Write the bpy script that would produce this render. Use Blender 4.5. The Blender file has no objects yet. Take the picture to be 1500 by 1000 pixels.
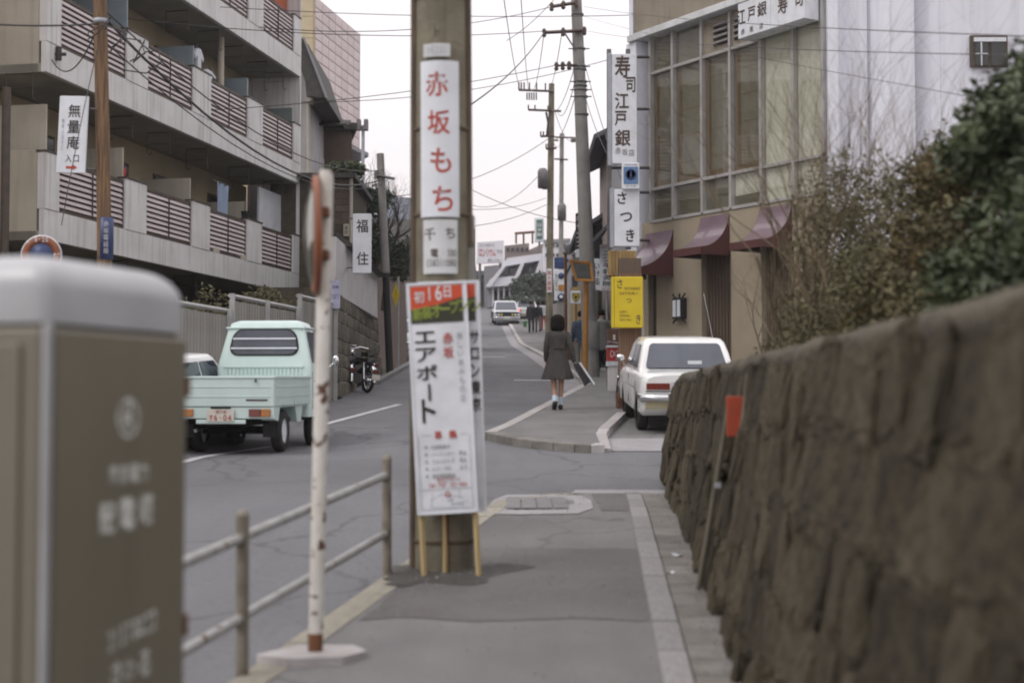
import bpy, bmesh, math, random
from mathutils import Vector, Matrix, noise
R = math.radians
rnd = random.Random(7)
sc = bpy.context.scene
COL = sc.collection
# ---------------------------------------------------------------- camera
F = 2083.0                       # focal length in photo pixels (50 mm on 36 mm film, 1500 px wide)
PITCH = math.atan(85 / F)
CAM = Vector((0, 0, 1.6))
cd = bpy.data.cameras.new('camera'); cam = bpy.data.objects.new('camera', cd); COL.objects.link(cam)
cam.location = CAM; cam.rotation_euler = (R(90) + PITCH, 0, 0)
cd.sensor_width = 36; cd.lens = 50; cd.clip_start = 0.05; cd.clip_end = 4000
cd.dof.use_dof = True; cd.dof.focus_distance = 27; cd.dof.aperture_fstop = 1.65
sc.camera = cam
# ---------------------------------------------------------------- light: overcast sky + very soft sun
w = bpy.data.worlds.new('World'); sc.world = w; w.use_nodes = True
nt = w.node_tree; nt.nodes.clear(); N = nt.nodes.new; L = nt.links.new
sky = N('ShaderNodeTexSky'); sky.sky_type = 'NISHITA'; sky.sun_disc = False
sky.sun_elevation = R(48); sky.sun_rotation = R(-60); sky.air_density = 1.0; sky.dust_density = 3.0
cl = N('ShaderNodeTexCoord'); mp = N('ShaderNodeMapping'); mp.inputs['Scale'].default_value = (1, 1, 3)
nz = N('ShaderNodeTexNoise'); nz.inputs['Scale'].default_value = 2.2; nz.inputs['Detail'].default_value = 5
rp = N('ShaderNodeValToRGB')
rp.color_ramp.elements[0].position = .3; rp.color_ramp.elements[0].color = (9.3, 9.0, 9.1, 1)
rp.color_ramp.elements[1].position = .75; rp.color_ramp.elements[1].color = (10.4, 10.2, 10.35, 1)
sp = N('ShaderNodeSeparateXYZ'); hz = N('ShaderNodeMix'); hz.data_type = 'RGBA'; hz.blend_type = 'MULTIPLY'; hz.inputs[0].default_value = 1
gd = N('ShaderNodeValToRGB'); gd.color_ramp.elements[0].position = 0; gd.color_ramp.elements[0].color = (.66,.605,.59,1)   # overcast: paler and warmer at the horizon, brighter overhead
gd.color_ramp.elements[1].position = 1; gd.color_ramp.elements[1].color = (1.18,1.17,1.17,1); ge = gd.color_ramp.elements.new(.25); ge.color = (.715,.695,.70,1)
mx = N('ShaderNodeMix'); mx.data_type = 'RGBA'; mx.inputs[0].default_value = .93
bg = N('ShaderNodeBackground'); bg.inputs['Strength'].default_value = .1; out = N('ShaderNodeOutputWorld')
L(cl.outputs['Generated'], mp.inputs['Vector']); L(mp.outputs[0], nz.inputs['Vector']); L(nz.outputs[0], rp.inputs[0])
L(cl.outputs['Generated'], sp.inputs[0]); L(sp.outputs['Z'], gd.inputs[0]); L(gd.outputs[0], hz.inputs[6]); L(rp.outputs[0], hz.inputs[7])
L(sky.outputs[0], mx.inputs[6]); L(hz.outputs[2], mx.inputs[7]); L(mx.outputs[2], bg.inputs['Color']); L(bg.outputs[0], out.inputs[0])
sd = bpy.data.lights.new('sun', 'SUN'); sd.energy = .7; sd.angle = R(25); sd.color = (1, .96, .9)
so = bpy.data.objects.new('sun', sd); COL.objects.link(so); so.rotation_euler = (R(42), 0, R(-60))
vs = sc.view_settings; vs.view_transform = 'Standard'; vs.look = 'None'; vs.exposure = 0.68; vs.gamma = 1; vs.use_curve_mapping = False
sc.render.engine = 'CYCLES'; sc.cycles.use_denoising = True; sc.cycles.max_bounces = 6; sc.cycles.diffuse_bounces = 3
sc.cycles.glossy_bounces = 3; sc.cycles.transmission_bounces = 4; sc.cycles.transparent_max_bounces = 8; sc.cycles.volume_bounces = 0; sc.cycles.filter_width = 2.0

def at(px, py, Y):
    """world point on the ray through photo pixel (px,py) at distance Y along the street"""
    c, s = math.cos(PITCH), math.sin(PITCH)
    x = (px - 750) / F; y = (500 - py) / F
    d = Vector((x, c - y * s, s + y * c))
    return CAM + d * (Y / d.y)
def gp(Y):                       # pavement level: the street climbs
    if Y <= 70: return .0624 * Y
    if Y <= 90: return 4.368 + .105 * (Y - 70)
    if Y <= 120: return 6.468 + .1 * (Y - 90)
    return 9.468 + .01 * (Y - 120)
def gr(Y): return gp(Y) - .1     # road level
def dip(x, Y):                   # the left lane lies a little lower where the pick-up stands
    t = min(1, max(0, (-1.4 - x) / 1.2)); t = t*t*(3-2*t)
    a = min(1, max(0, (Y - 16.6) / 2.6)); b = min(1, max(0, (20.8 - Y) / 1.6)); return .12 * t * min(a, b)
def lerp(pts):
    def f(Y):
        if Y <= pts[0][0]: return pts[0][1]
        for (a, u), (b, v) in zip(pts, pts[1:]):
            if Y <= b: return u + (v - u) * (Y - a) / (b - a)
        return pts[-1][1]
    return f
# ---------------------------------------------------------------- mesh helpers
class MB:
    def __init__(s): s.v = []; s.f = []; s.sm = []
    def add(s, vs, fs, smooth=False):
        b = len(s.v); s.v += [tuple(v) for v in vs]; s.f += [tuple(i + b for i in f) for f in fs]; s.sm += [smooth] * len(fs); return s
    def box(s, x0, x1, y0, y1, z0, z1):
        return s.add([(x0,y0,z0),(x1,y0,z0),(x1,y1,z0),(x0,y1,z0),(x0,y0,z1),(x1,y0,z1),(x1,y1,z1),(x0,y1,z1)],
                     [(0,3,2,1),(4,5,6,7),(0,1,5,4),(1,2,6,5),(2,3,7,6),(3,0,4,7)])
    def cbox(s, c, d): return s.box(c[0]-d[0]/2, c[0]+d[0]/2, c[1]-d[1]/2, c[1]+d[1]/2, c[2]-d[2]/2, c[2]+d[2]/2)
    def tube(s, pts, rs, n=8, caps=True, smooth=True, flat=1.0):
        pts = [Vector(p) for p in pts]
        if not hasattr(rs, '__len__'): rs = [rs] * len(pts)
        vs = []; up = None
        for i, p in enumerate(pts):
            t = (pts[min(i+1, len(pts)-1)] - pts[max(i-1, 0)])
            t = t.normalized() if t.length > 1e-9 else Vector((0,0,1))
            if up is None: up = Vector((0,1,0)) if abs(t.y) < .9 else Vector((1,0,0))
            a = (up - t * up.dot(t)); a = a.normalized() if a.length > 1e-6 else t.orthogonal().normalized()
            b = t.cross(a); up = a
            for k in range(n):
                th = 2*math.pi*k/n
                vs.append(p + a * math.cos(th) * rs[i] * flat + b * math.sin(th) * rs[i])
        fs = []
        for i in range(len(pts)-1):
            for k in range(n):
                k2 = (k+1) % n; fs.append((i*n+k, i*n+k2, (i+1)*n+k2, (i+1)*n+k))
        s.add(vs, fs, smooth)
        if caps:
            s.add(vs[:n], [tuple(range(n-1, -1, -1))]); s.add(vs[-n:], [tuple(range(n))])
        return s
    def prism(s, poly, y0, y1, axis='y', smooth=False):
        """poly of (a,b); extruded along axis: y -> (a,y,b); x -> (x,a,b); z -> (a,b,z)"""
        m = {'y': lambda a, b, t: (a, t, b), 'x': lambda a, b, t: (t, a, b), 'z': lambda a, b, t: (a, b, t)}[axis]
        n = len(poly); vs = [m(a, b, y0) for a, b in poly] + [m(a, b, y1) for a, b in poly]
        s.add(vs, [tuple(range(n-1, -1, -1)), tuple(range(n, 2*n))])
        return s.add(vs, [(i, (i+1) % n, (i+1) % n + n, i + n) for i in range(n)], smooth)
    def loft(s, rings, caps=True, smooth=True, closed=True):
        n = len(rings[0]); vs = [p for r in rings for p in r]; fs = []
        for i in range(len(rings)-1):
            for k in range(n if closed else n-1):
                k2 = (k+1) % n; fs.append((i*n+k, i*n+k2, (i+1)*n+k2, (i+1)*n+k))
        s.add(vs, fs, smooth)
        if caps: s.add(rings[0], [tuple(range(n-1, -1, -1))]); s.add(rings[-1], [tuple(range(n))])
        return s
    def lathe(s, prof, c=(0,0,0), axis='z', n=20, smooth=True, caps=True):
        rings = []
        for r, h in prof:
            ring = []
            for k in range(n):
                th = 2*math.pi*k/n; a, b = r*math.cos(th), r*math.sin(th)
                p = {'z': (a, b, h), 'x': (h, a, b), 'y': (a, h, b)}[axis]
                ring.append((p[0]+c[0], p[1]+c[1], p[2]+c[2]))
            rings.append(ring)
        return s.loft(rings, caps=caps, smooth=smooth)
    def blob(s, c, r, n=10, m=7):
        rings = []
        for i in range(m+1):
            ph = math.pi * (i + .02) / (m + .04) ; ring = []
            for k in range(n):
                th = 2*math.pi*k/n
                ring.append((c[0]+r[0]*math.sin(ph)*math.cos(th), c[1]+r[1]*math.sin(ph)*math.sin(th), c[2]-r[2]*math.cos(ph)))
            rings.append(ring)
        return s.loft(rings)
    def xf(s, M):
        s.v = [tuple(M @ Vector(v)) for v in s.v]; return s
    def mesh(s, name, mat, M=None):
        me = bpy.data.meshes.new(name)
        me.from_pydata([tuple(M @ Vector(v)) for v in s.v] if M else s.v, [], s.f)
        me.polygons.foreach_set('use_smooth', s.sm)
        if mat: me.materials.append(mat)
        me.update(); return me
def link(name, data, parent=None):
    o = bpy.data.objects.new(name, data); COL.objects.link(o)
    if parent: o.parent = parent
    return o
def tag(o, label=None, cat=None, group=None, kind=None):
    for k, v in (('label', label), ('category', cat), ('group', group), ('kind', kind)):
        if v: o[k] = v
    return o
def thing(name, loc, label, cat, rz=0, group=None, rot=None):
    o = link(name, None); o.empty_display_size = .1; o.location = loc; o.rotation_euler = rot or (0, 0, rz)
    return tag(o, label, cat, group)
def part(name, mb, mat, parent, bevel=0, world=False, label=None, kind=None, sub=0, seg=2):
    """one mesh object under parent; world=True when the mesh was laid out in world coordinates"""
    M = None
    if world and parent:
        r = parent
        while r.parent: r = r.parent
        M = r.matrix_basis.inverted()
    o = link(name, mb.mesh(name, mat, M), parent)
    if bevel:
        b = o.modifiers.new('bevel', 'BEVEL'); b.width = bevel; b.segments = seg; b.limit_method = 'ANGLE'; b.angle_limit = R(40)
    if sub:
        b = o.modifiers.new('subdivision', 'SUBSURF'); b.levels = sub; b.render_levels = sub
    return tag(o, label, None, None, kind)
def solo(name, mb, mat, label, cat, group=None, bevel=0): return tag(part(name, mb, mat, None, bevel), label, cat, group)
def struct(name, mb, mat, bevel=0): return tag(part(name, mb, mat, None, bevel), kind='structure')
def piece(name, me, parent, loc, rot=(0,0,0), scale=(1,1,1)):
    o = link(name, me, parent); o.location = loc; o.rotation_euler = rot; o.scale = scale; return o
def copy_tree(o, parent=None):
    c = o.copy(); COL.objects.link(c); c.parent = parent
    for ch in list(o.children): copy_tree(ch, c)
    return c
def copy_thing(o, loc, rz=None, label=None):
    c = copy_tree(o); c.location = loc
    if rz is not None: c.rotation_euler.z = rz
    if label: c['label'] = label
    return c
# ---------------------------------------------------------------- materials
def mat(name, col, col2=None, scale=6, rough=.7, bump=0, bscale=60, metal=0, rand=0, streak=0, streak_col=(.05,.045,.04), spec=.4, coat=0, fac=(.35,.7), emit=0, aniso=None, spots=None, grain=0, cracks=0):
    m = bpy.data.materials.new(name); m.use_nodes = True; t = m.node_tree; n = t.nodes.new; l = t.links.new
    b = t.nodes['Principled BSDF']; b.inputs['Roughness'].default_value = rough; b.inputs['Metallic'].default_value = metal
    b.inputs['Specular IOR Level'].default_value = spec; b.inputs['Coat Weight'].default_value = coat
    tc = n('ShaderNodeTexCoord'); src = tc.outputs['Object']
    if aniso:
        q = n('ShaderNodeMapping'); q.inputs['Scale'].default_value = aniso; l(src, q.inputs['Vector']); asrc = q.outputs[0]
    else: asrc = src
    def mixc(a, bcol, f):
        x = n('ShaderNodeMix'); x.data_type = 'RGBA'
        if hasattr(a, 'links'): l(a, x.inputs[6])
        else: x.inputs[6].default_value = (*a, 1)
        if hasattr(bcol, 'links'): l(bcol, x.inputs[7])
        else: x.inputs[7].default_value = (*bcol, 1)
        l(f, x.inputs[0]); return x.outputs[2]
    def nzf(sc_, lo, hi, vec=asrc, det=6):
        z = n('ShaderNodeTexNoise'); z.inputs['Scale'].default_value = sc_; z.inputs['Detail'].default_value = det; l(vec, z.inputs['Vector'])
        r = n('ShaderNodeMapRange'); r.inputs['From Min'].default_value = lo; r.inputs['From Max'].default_value = hi; l(z.outputs[0], r.inputs['Value']); return r.outputs[0]
    c = col
    if col2 is None: col2 = tuple(x * .8 for x in col)
    c = mixc(c, col2, nzf(scale, *fac))
    if grain:
        c = mixc(c, tuple(x * (1 - grain) for x in col2), nzf(scale * 25, .5, .62, det=2))
    if streak:
        q = n('ShaderNodeMapping'); q.inputs['Scale'].default_value = (9, 9, .5); l(src, q.inputs['Vector'])
        f = nzf(1.0, .5, .8, q.outputs[0]); mm = n('ShaderNodeMath'); mm.operation = 'MULTIPLY'; l(f, mm.inputs[0]); mm.inputs[1].default_value = streak
        c = mixc(c, streak_col, mm.outputs[0])
    if cracks:
        q = n('ShaderNodeMapping'); q.inputs['Scale'].default_value = (1.6, .13, 1); l(src, q.inputs['Vector'])
        mm = n('ShaderNodeMath'); mm.operation = 'MULTIPLY'; l(nzf(1.3, .48, .75, q.outputs[0]), mm.inputs[0]); mm.inputs[1].default_value = .38; c = mixc(c, tuple(x*.62 for x in col), mm.outputs[0])
        z2 = n('ShaderNodeTexNoise'); z2.inputs['Scale'].default_value = 1.4; z2.inputs['Detail'].default_value = 6; l(src, z2.inputs['Vector'])
        va = n('ShaderNodeVectorMath'); va.operation = 'MULTIPLY_ADD'; l(z2.outputs['Color'], va.inputs[0]); va.inputs[1].default_value = (.9,.9,.9); l(src, va.inputs[2])
        vo = n('ShaderNodeTexVoronoi'); vo.feature = 'DISTANCE_TO_EDGE'; vo.inputs['Scale'].default_value = cracks; l(va.outputs[0], vo.inputs['Vector'])
        r = n('ShaderNodeMapRange'); r.inputs['From Min'].default_value = .004; r.inputs['From Max'].default_value = .012; r.inputs['To Min'].default_value = .45; r.inputs['To Max'].default_value = 0; l(vo.outputs['Distance'], r.inputs['Value'])
        c = mixc(c, tuple(x*.35 for x in col), r.outputs[0])
        c = mixc(c, tuple(x*.7 for x in col), nzf(.45, .52, .75, src))
    if spots:
        c = mixc(c, spots[0], nzf(spots[1], spots[2], spots[2] + .04, src, 3))
    if rand:
        oi = n('ShaderNodeObjectInfo'); r = n('ShaderNodeMapRange'); r.inputs['To Min'].default_value = 1 - rand; r.inputs['To Max'].default_value = 1 + rand
        l(oi.outputs['Random'], r.inputs['Value']); hs = n('ShaderNodeHueSaturation'); l(r.outputs[0], hs.inputs['Value'])
        l(c, hs.inputs['Color']); c = hs.outputs[0]
    l(c, b.inputs['Base Color'])
    if emit:
        l(c, b.inputs['Emission Color']); b.inputs['Emission Strength'].default_value = emit
    if bump:
        z = n('ShaderNodeTexNoise'); z.inputs['Scale'].default_value = bscale; z.inputs['Detail'].default_value = 8; l(asrc, z.inputs['Vector'])
        bp = n('ShaderNodeBump'); bp.inputs['Strength'].default_value = bump; bp.inputs['Distance'].default_value = .02; l(z.outputs[0], bp.inputs['Height']); l(bp.outputs[0], b.inputs['Normal'])
    return m
M = {}
def defm(k, *a, **kw): M[k] = mat(k, *a, **kw); return M[k]
defm('asphalt', (.135,.135,.147), (.160,.159,.170), scale=.9, rough=.85, bump=.5, bscale=90, grain=.2, cracks=.33)
defm('asphalt_walk', (.150,.145,.146), (.192,.187,.187), scale=1.3, rough=.9, bump=.5, bscale=80, grain=.2, cracks=.5)
defm('asphalt_dark', (.098,.093,.088), (.155,.15,.148), scale=1.1, rough=.9, bump=.6, bscale=70, grain=.2)
defm('soil', (.09,.075,.055), (.05,.042,.03), scale=3, rough=1, bump=1, bscale=20)
defm('concrete', (.30,.295,.30), (.22,.215,.21), scale=2.5, rough=.85, bump=.3, bscale=40, streak=.35)
defm('kerb', (.27,.26,.26), (.19,.185,.18), scale=5, rough=.85, bump=.4, bscale=60, rand=.12)
defm('kerb_yellow', (.34,.31,.24), (.25,.235,.205), scale=4, rough=.85, bump=.4, rand=.1, grain=.3)
defm('kerb_white', (.42,.40,.40), (.30,.28,.27), scale=5, rough=.85, bump=.4, rand=.1)
defm('paving', (.20,.19,.175), (.13,.12,.105), scale=5, rough=.9, bump=.6, rand=.15)
defm('line_white', (.58,.57,.58), (.4,.4,.42), scale=8, rough=.7, grain=.3)
defm('apron', (.32,.31,.32), (.25,.24,.25), scale=2, rough=.9, bump=.3, grain=.2)
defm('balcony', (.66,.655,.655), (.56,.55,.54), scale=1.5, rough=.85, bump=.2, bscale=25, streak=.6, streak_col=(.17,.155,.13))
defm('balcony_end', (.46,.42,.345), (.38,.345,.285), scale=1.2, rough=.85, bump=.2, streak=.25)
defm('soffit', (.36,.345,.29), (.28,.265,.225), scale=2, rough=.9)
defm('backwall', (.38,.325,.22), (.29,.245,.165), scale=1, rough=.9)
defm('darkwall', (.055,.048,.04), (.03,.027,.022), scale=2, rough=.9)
defm('slat', (.52,.46,.46), (.44,.38,.38), scale=4, rough=.6, rand=.08, aniso=(.3,1,1))
defm('slat_brown', (.15,.08,.065), (.10,.06,.05), scale=5, rough=.6)
defm('frame_brown', (.085,.062,.048), (.05,.04,.03), scale=6, rough=.6)
defm('board_blue', (.27,.33,.37), (.21,.26,.30), scale=2, rough=.6, streak=.2)
defm('board_green', (.19,.23,.22), (.14,.17,.165), scale=2, rough=.6, streak=.2)
defm('board_cream', (.46,.43,.36), (.38,.35,.29), scale=2, rough=.7, streak=.2)
defm('orange_wall', (.42,.11,.05), (.33,.085,.04), scale=2, rough=.7)
defm('glass_dark', (.03,.033,.035), (.02,.02,.022), scale=1, rough=.12, spec=.6)
defm('glass_car', (.05,.06,.085), (.03,.035,.05), scale=2, rough=.06, spec=.8)
defm('fence_grey', (.30,.29,.265), (.23,.22,.20), scale=4, rough=.8, rand=.09, streak=.4)
defm('fence_post', (.36,.36,.36), (.3,.3,.29), scale=4, rough=.7)
defm('wood_pole', (.23,.14,.075), (.09,.055,.035), scale=4, rough=.85, bump=.6, bscale=12, aniso=(14,14,.5), fac=(.4,.62))
defm('sign_white', (.68,.71,.76), (.58,.60,.63), scale=4, rough=.45, streak=.12, streak_col=(.25,.23,.2))
defm('sign_white_dirty', (.62,.64,.66), (.50,.51,.52), scale=5, rough=.5, streak=.3, streak_col=(.25,.22,.18))
defm('ink', (.025,.02,.018), rough=.5)
defm('ink_brown', (.07,.042,.03), rough=.5)
defm('ink_grey', (.30,.32,.33), rough=.5)
defm('ink_red', (.42,.045,.02), (.36,.05,.03), rough=.5)
defm('ink_white', (.62,.60,.62), rough=.5)
defm('ink_pale', (.62,.63,.60), (.30,.30,.26), scale=25, rough=.6)
defm('poster_red', (.50,.06,.018), (.44,.055,.02), rough=.45)
defm('poster_black', (.028,.03,.015), rough=.45)
defm('poster_green', (.24,.30,.035), (.17,.22,.03), rough=.5)
defm('pale_wood', (.50,.38,.19), (.40,.30,.15), scale=6, rough=.7, aniso=(8,8,.6))
defm('pole_concrete', (.20,.18,.13), (.12,.105,.078), scale=4, rough=.9, bump=.5, bscale=30, streak=.7, streak_col=(.05,.042,.028))
defm('pole_brown', (.11,.078,.05), (.06,.045,.03), scale=5, rough=.8, streak=.5)
defm('pole_grey', (.27,.265,.25), (.20,.195,.18), scale=3, rough=.85, bump=.3, streak=.3)
defm('pole_black', (.03,.028,.027), (.02,.02,.02), scale=3, rough=.7)
defm('paint_rust', (.62,.60,.56), (.50,.47,.42), scale=5, rough=.55, bump=.2, spots=((.10,.05,.028), 17, .585))
defm('rust', (.17,.075,.035), (.09,.045,.025), scale=14, rough=.9, bump=.5)
defm('mirror_back', (.23,.075,.032), (.17,.06,.03), scale=6, rough=.5, spots=((.55,.5,.45), 8, .64))
defm('mirror_glass', (.30,.31,.28), rough=.12, metal=1)
defm('rail_metal', (.36,.36,.36), (.27,.265,.25), scale=9, rough=.5, metal=.2, spots=((.14,.09,.05), 14, .64), bump=.2)
defm('rail_post', (.22,.20,.165), (.13,.11,.08), scale=9, rough=.7, bump=.3, metal=.1)
defm('box_paint', (.158,.142,.106), (.142,.128,.097), scale=2, rough=.34, spec=.5, streak=.12, spots=((.09,.07,.045), 30, .74))
defm('box_sheen', (.36,.365,.38), (.28,.28,.285), scale=3, rough=.3, spec=.6)  # paler cabinet paint, with the sky's reflection put into the colour
defm('stone', (.105,.088,.060), (.040,.034,.024), scale=6, rough=.95, bump=1, bscale=30, rand=.32, grain=.35, spec=.15)
defm('stone_far', (.15,.135,.105), (.08,.07,.053), scale=4, rough=.95, bump=.8, bscale=15, rand=.3)
defm('mortar', (.085,.073,.052), (.05,.043,.031), scale=6, rough=.95, bump=.8, bscale=30)
defm('coping', (.11,.094,.068), (.052,.045,.033), scale=4, rough=.95, bump=.8, bscale=25, grain=.3)
defm('truck_paint', (.55,.67,.645), (.50,.62,.595), scale=3, rough=.3, coat=.4, streak=.12, streak_col=(.25,.28,.26))
defm('car_white', (.72,.72,.71), (.64,.64,.63), scale=3, rough=.22, coat=.5, streak=.08, streak_col=(.35,.33,.3))
defm('car_silver', (.5,.52,.55), rough=.25, coat=.5)
defm('car_valance', (.42,.38,.24), (.33,.29,.18), scale=5, rough=.5)
defm('chrome', (.65,.66,.68), rough=.15, metal=1)
defm('tyre', (.02,.02,.02), (.035,.033,.03), scale=8, rough=.85)
defm('under', (.012,.012,.012), rough=.9)
defm('light_red', (.17,.035,.022), (.12,.025,.016), scale=20, rough=.2, coat=.6)
defm('light_amber', (.40,.15,.03), rough=.2, coat=.6)
defm('plate', (.60,.58,.52), rough=.5)
defm('plate_yellow', (.55,.42,.08), rough=.5)
defm('tile_pink', (.62,.53,.53), (.56,.47,.47), scale=2, rough=.5, rand=.06)
defm('tile_joint', (.17,.08,.07), rough=.8)
defm('cream_wall', (.48,.40,.27), (.41,.34,.23), scale=1, rough=.8, streak=.15)
defm('plaster_grey', (.40,.39,.40), (.32,.31,.31), scale=2, rough=.85, streak=.3)
defm('plaster_white', (.60,.58,.58), (.50,.48,.47), scale=2, rough=.85, streak=.3, streak_col=(.25,.22,.18))
defm('roof_dark', (.07,.068,.062), (.045,.042,.04), scale=5, rough=.8)
defm('roof_far', (.12,.13,.16), (.09,.1,.12), scale=2, rough=.8)
defm('brick_brown', (.13,.10,.08), (.085,.065,.05), scale=5, rough=.9, rand=.25, bump=.5)
defm('wall_beige', (.32,.275,.205), (.265,.225,.165), scale=1.5, rough=.9, bump=.35, bscale=50, streak=.15, streak_col=(.15,.12,.08))
defm('wall_upper', (.27,.235,.185), (.22,.19,.15), scale=2, rough=.9, bump=.3, bscale=40, streak=.25)
defm('panel_dark', (.10,.072,.052), (.07,.05,.036), scale=4, rough=.7, aniso=(12,12,.6))
defm('mullion', (.44,.43,.42), (.36,.35,.34), scale=4, rough=.45, metal=.3)
defm('wall_white', (.72,.73,.80), (.64,.65,.71), scale=1, rough=.7, streak=.25, streak_col=(.3,.29,.3))
defm('curtain_green', (.76,.77,.68), (.68,.69,.60), scale=2, rough=.8, aniso=(10,10,.4))
defm('shoji', (.25,.24,.20), (.20,.19,.155), scale=3, rough=.8)
defm('shoji_frame', (.19,.125,.07), rough=.7)
defm('awning', (.085,.032,.032), (.07,.026,.026), scale=4, rough=.5, spec=.4)
defm('awning_top', (.16,.105,.135), (.12,.075,.095), scale=2, rough=.4, spec=.8, coat=.5)
defm('yellow_sign', (.55,.42,.012), (.50,.37,.010), scale=4, rough=.4)
defm('brown_slats', (.20,.115,.07), (.13,.075,.045), scale=4, rough=.75, rand=.15, aniso=(10,10,.5))
defm('wood_tan', (.27,.18,.07), (.2,.13,.05), scale=4, rough=.75, rand=.15)
defm('blue_sign', (.10,.20,.38), (.09,.17,.33), rough=.4)
defm('navy_sign', (.025,.045,.13), rough=.4)
defm('black_sign', (.02,.02,.02), rough=.4)
defm('green_sign', (.05,.14,.10), rough=.4)
defm('lilac_sign', (.42,.42,.56), rough=.5)
defm('orange_paint', (.42,.20,.04), (.35,.15,.03), scale=6, rough=.5)
defm('red_paint', (.36,.03,.02), (.3,.025,.02), scale=6, rough=.45)
defm('red_marker', (.36,.06,.025), (.29,.05,.025), scale=9, rough=.55)
defm('pipe', (.13,.115,.085), (.09,.08,.06), scale=6, rough=.8)
defm('wire', (.045,.04,.042), rough=.6)
defm('insulator', (.10,.07,.06), rough=.3)
defm('steel', (.16,.155,.16), (.12,.115,.11), scale=6, rough=.5, metal=.4)
defm('steel_light', (.34,.36,.40), rough=.5, metal=.2)
defm('skin', (.42,.25,.17), rough=.55)
defm('hair', (.008,.007,.006), (.014,.012,.010), scale=40, rough=.8, spec=.12, bump=.6, bscale=60, aniso=(4,4,.4))
defm('coat_grey', (.055,.050,.047), (.038,.035,.033), scale=10, rough=.95, bump=.3, bscale=120, aniso=(3,3,.8))
defm('coat_light', (.20,.20,.19), (.15,.15,.145), scale=10, rough=.95, aniso=(3,3,.8))
defm('cloth_black', (.02,.02,.024), (.03,.03,.034), scale=8, rough=.9)
defm('cloth_blue', (.045,.065,.10), (.03,.045,.08), scale=8, rough=.9)
defm('cloth_red', (.42,.04,.025), rough=.9)
defm('cloth_white', (.6,.62,.66), (.5,.52,.55), scale=8, rough=.9)
defm('cloth_green', (.08,.22,.10), rough=.8)
defm('sock', (.50,.60,.68), rough=.9)
defm('leather_brown', (.11,.055,.035), rough=.5)
defm('leather_black', (.02,.018,.018), rough=.4)
defm('paper_white', (.66,.68,.72), rough=.6)
defm('towel_blue', (.26,.33,.45), (.22,.28,.39), scale=4, rough=.95)
defm('leaf_dark', (.085,.108,.050), (.024,.034,.015), scale=2.2, rough=.5, spec=.4, fac=(.38,.62))
defm('leaf_olive', (.155,.14,.068), (.075,.072,.035), scale=3, rough=.7, fac=(.38,.62))
defm('leaf_rust', (.115,.08,.03), (.06,.055,.024), scale=4, rough=.7)
defm('leaf_mid', (.055,.075,.04), (.028,.042,.024), scale=1.2, rough=.7, fac=(.38,.62))
defm('leaf_grey', (.12,.14,.11), (.06,.075,.06), scale=.7, rough=.8, fac=(.38,.62))
defm('bark', (.11,.085,.06), (.065,.05,.037), scale=8, rough=.95, bump=.5, bscale=20)
defm('twig', (.19,.15,.095), (.12,.095,.06), scale=8, rough=.95)
defm('twig_dark', (.075,.062,.058), rough=.95)
defm('far_white', (.62,.62,.66), (.55,.55,.58), scale=.4, rough=.8)
defm('far_grey', (.28,.28,.30), (.22,.22,.24), scale=.5, rough=.85)
defm('far_brown', (.24,.20,.185), (.18,.15,.14), scale=.5, rough=.85)
defm('far_dark', (.12,.12,.13), (.09,.09,.1), scale=.5, rough=.85)
# ---------------------------------------------------------------- lettering
_gl = {}
def glyph(ch, off):
    k = (ch, off)
    if k in _gl: return _gl[k]
    cu = bpy.data.curves.new('lettering', 'FONT'); cu.body = ch; cu.size = 1; cu.resolution_u = 3
    o = bpy.data.objects.new('lettering', cu); COL.objects.link(o)
    bpy.context.view_layer.update()
    me = bpy.data.meshes.new_from_object(o.evaluated_get(bpy.context.evaluated_depsgraph_get()))
    vs = [v.co.copy() for v in me.vertices]; fs = [tuple(p.vertices) for p in me.polygons]
    bpy.data.objects.remove(o); bpy.data.curves.remove(cu); bpy.data.meshes.remove(me)
    if not vs: _gl[k] = None; return None
    x0 = min(v.x for v in vs); x1 = max(v.x for v in vs); y0 = min(v.y for v in vs); y1 = max(v.y for v in vs)
    w_ = x1 - x0; h_ = y1 - y0
    if ord(ch) > 0x2000:      # CJK: keep the em square so that small kana stay small
        q = max(w_, h_, .55); cx, cy = (x0+x1)/2, (y0+y1)/2
        g = ([((v.x-cx)/max(q,.8), (v.y-cy)/max(q,.8)) for v in vs], fs)
    else:
        g = ([((v.x-(x0+x1)/2)/max(.55, w_), (v.y-(y0+y1)/2)/.72) for v in vs], fs)
    _gl[k] = g; return g
def bolden(g, off):
    if not off: return [(g[0], g[1])]
    o = off * .85
    return [([(x+dx*o, y+dy*o) for x, y in g[0]], g[1]) for dx, dy in ((0,0),(1,.3),(-1,-.3),(.3,1),(-.3,-1))]
def letters(name, items, mat_, parent, O, U, V, off=.0, world=True, gap=.003, label=None):
    """items: (char, u, v, width, height[, skew]) in units of U and V around O (centre)"""
    O = Vector(O); U = Vector(U); V = Vector(V); nn = U.cross(V).normalized() * gap; mb = MB()
    if 1 < len(items) <= 6:                    # few big characters: each is a piece of its own
        for it in items: letters(name, [it], mat_, parent, O, U, V, off, world, gap, label)
        return None
    for it in items:
        ch, u, v, gw, gh = it[:5]; rot = it[5] if len(it) > 5 else 0
        g = glyph(ch, 0)
        if not g: continue
        c, s = math.cos(rot), math.sin(rot)
        for j, (gv, gf) in enumerate(bolden(g, off)): mb.add([O + U * (u + (x*c - y*s) * gw) + V * (v + (x*s + y*c) * gh) + nn * (1 + .06*j) for x, y in gv], gf)
    return part(name, mb, mat_, parent, world=world, label=label)
def hrow(s, u0, u1, v, h, fill=.86):
    n = len(s); st = (u1 - u0) / n
    return [(c, u0 + st * (i + .5), v, st * fill, h) for i, c in enumerate(s) if c != ' ']
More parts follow.
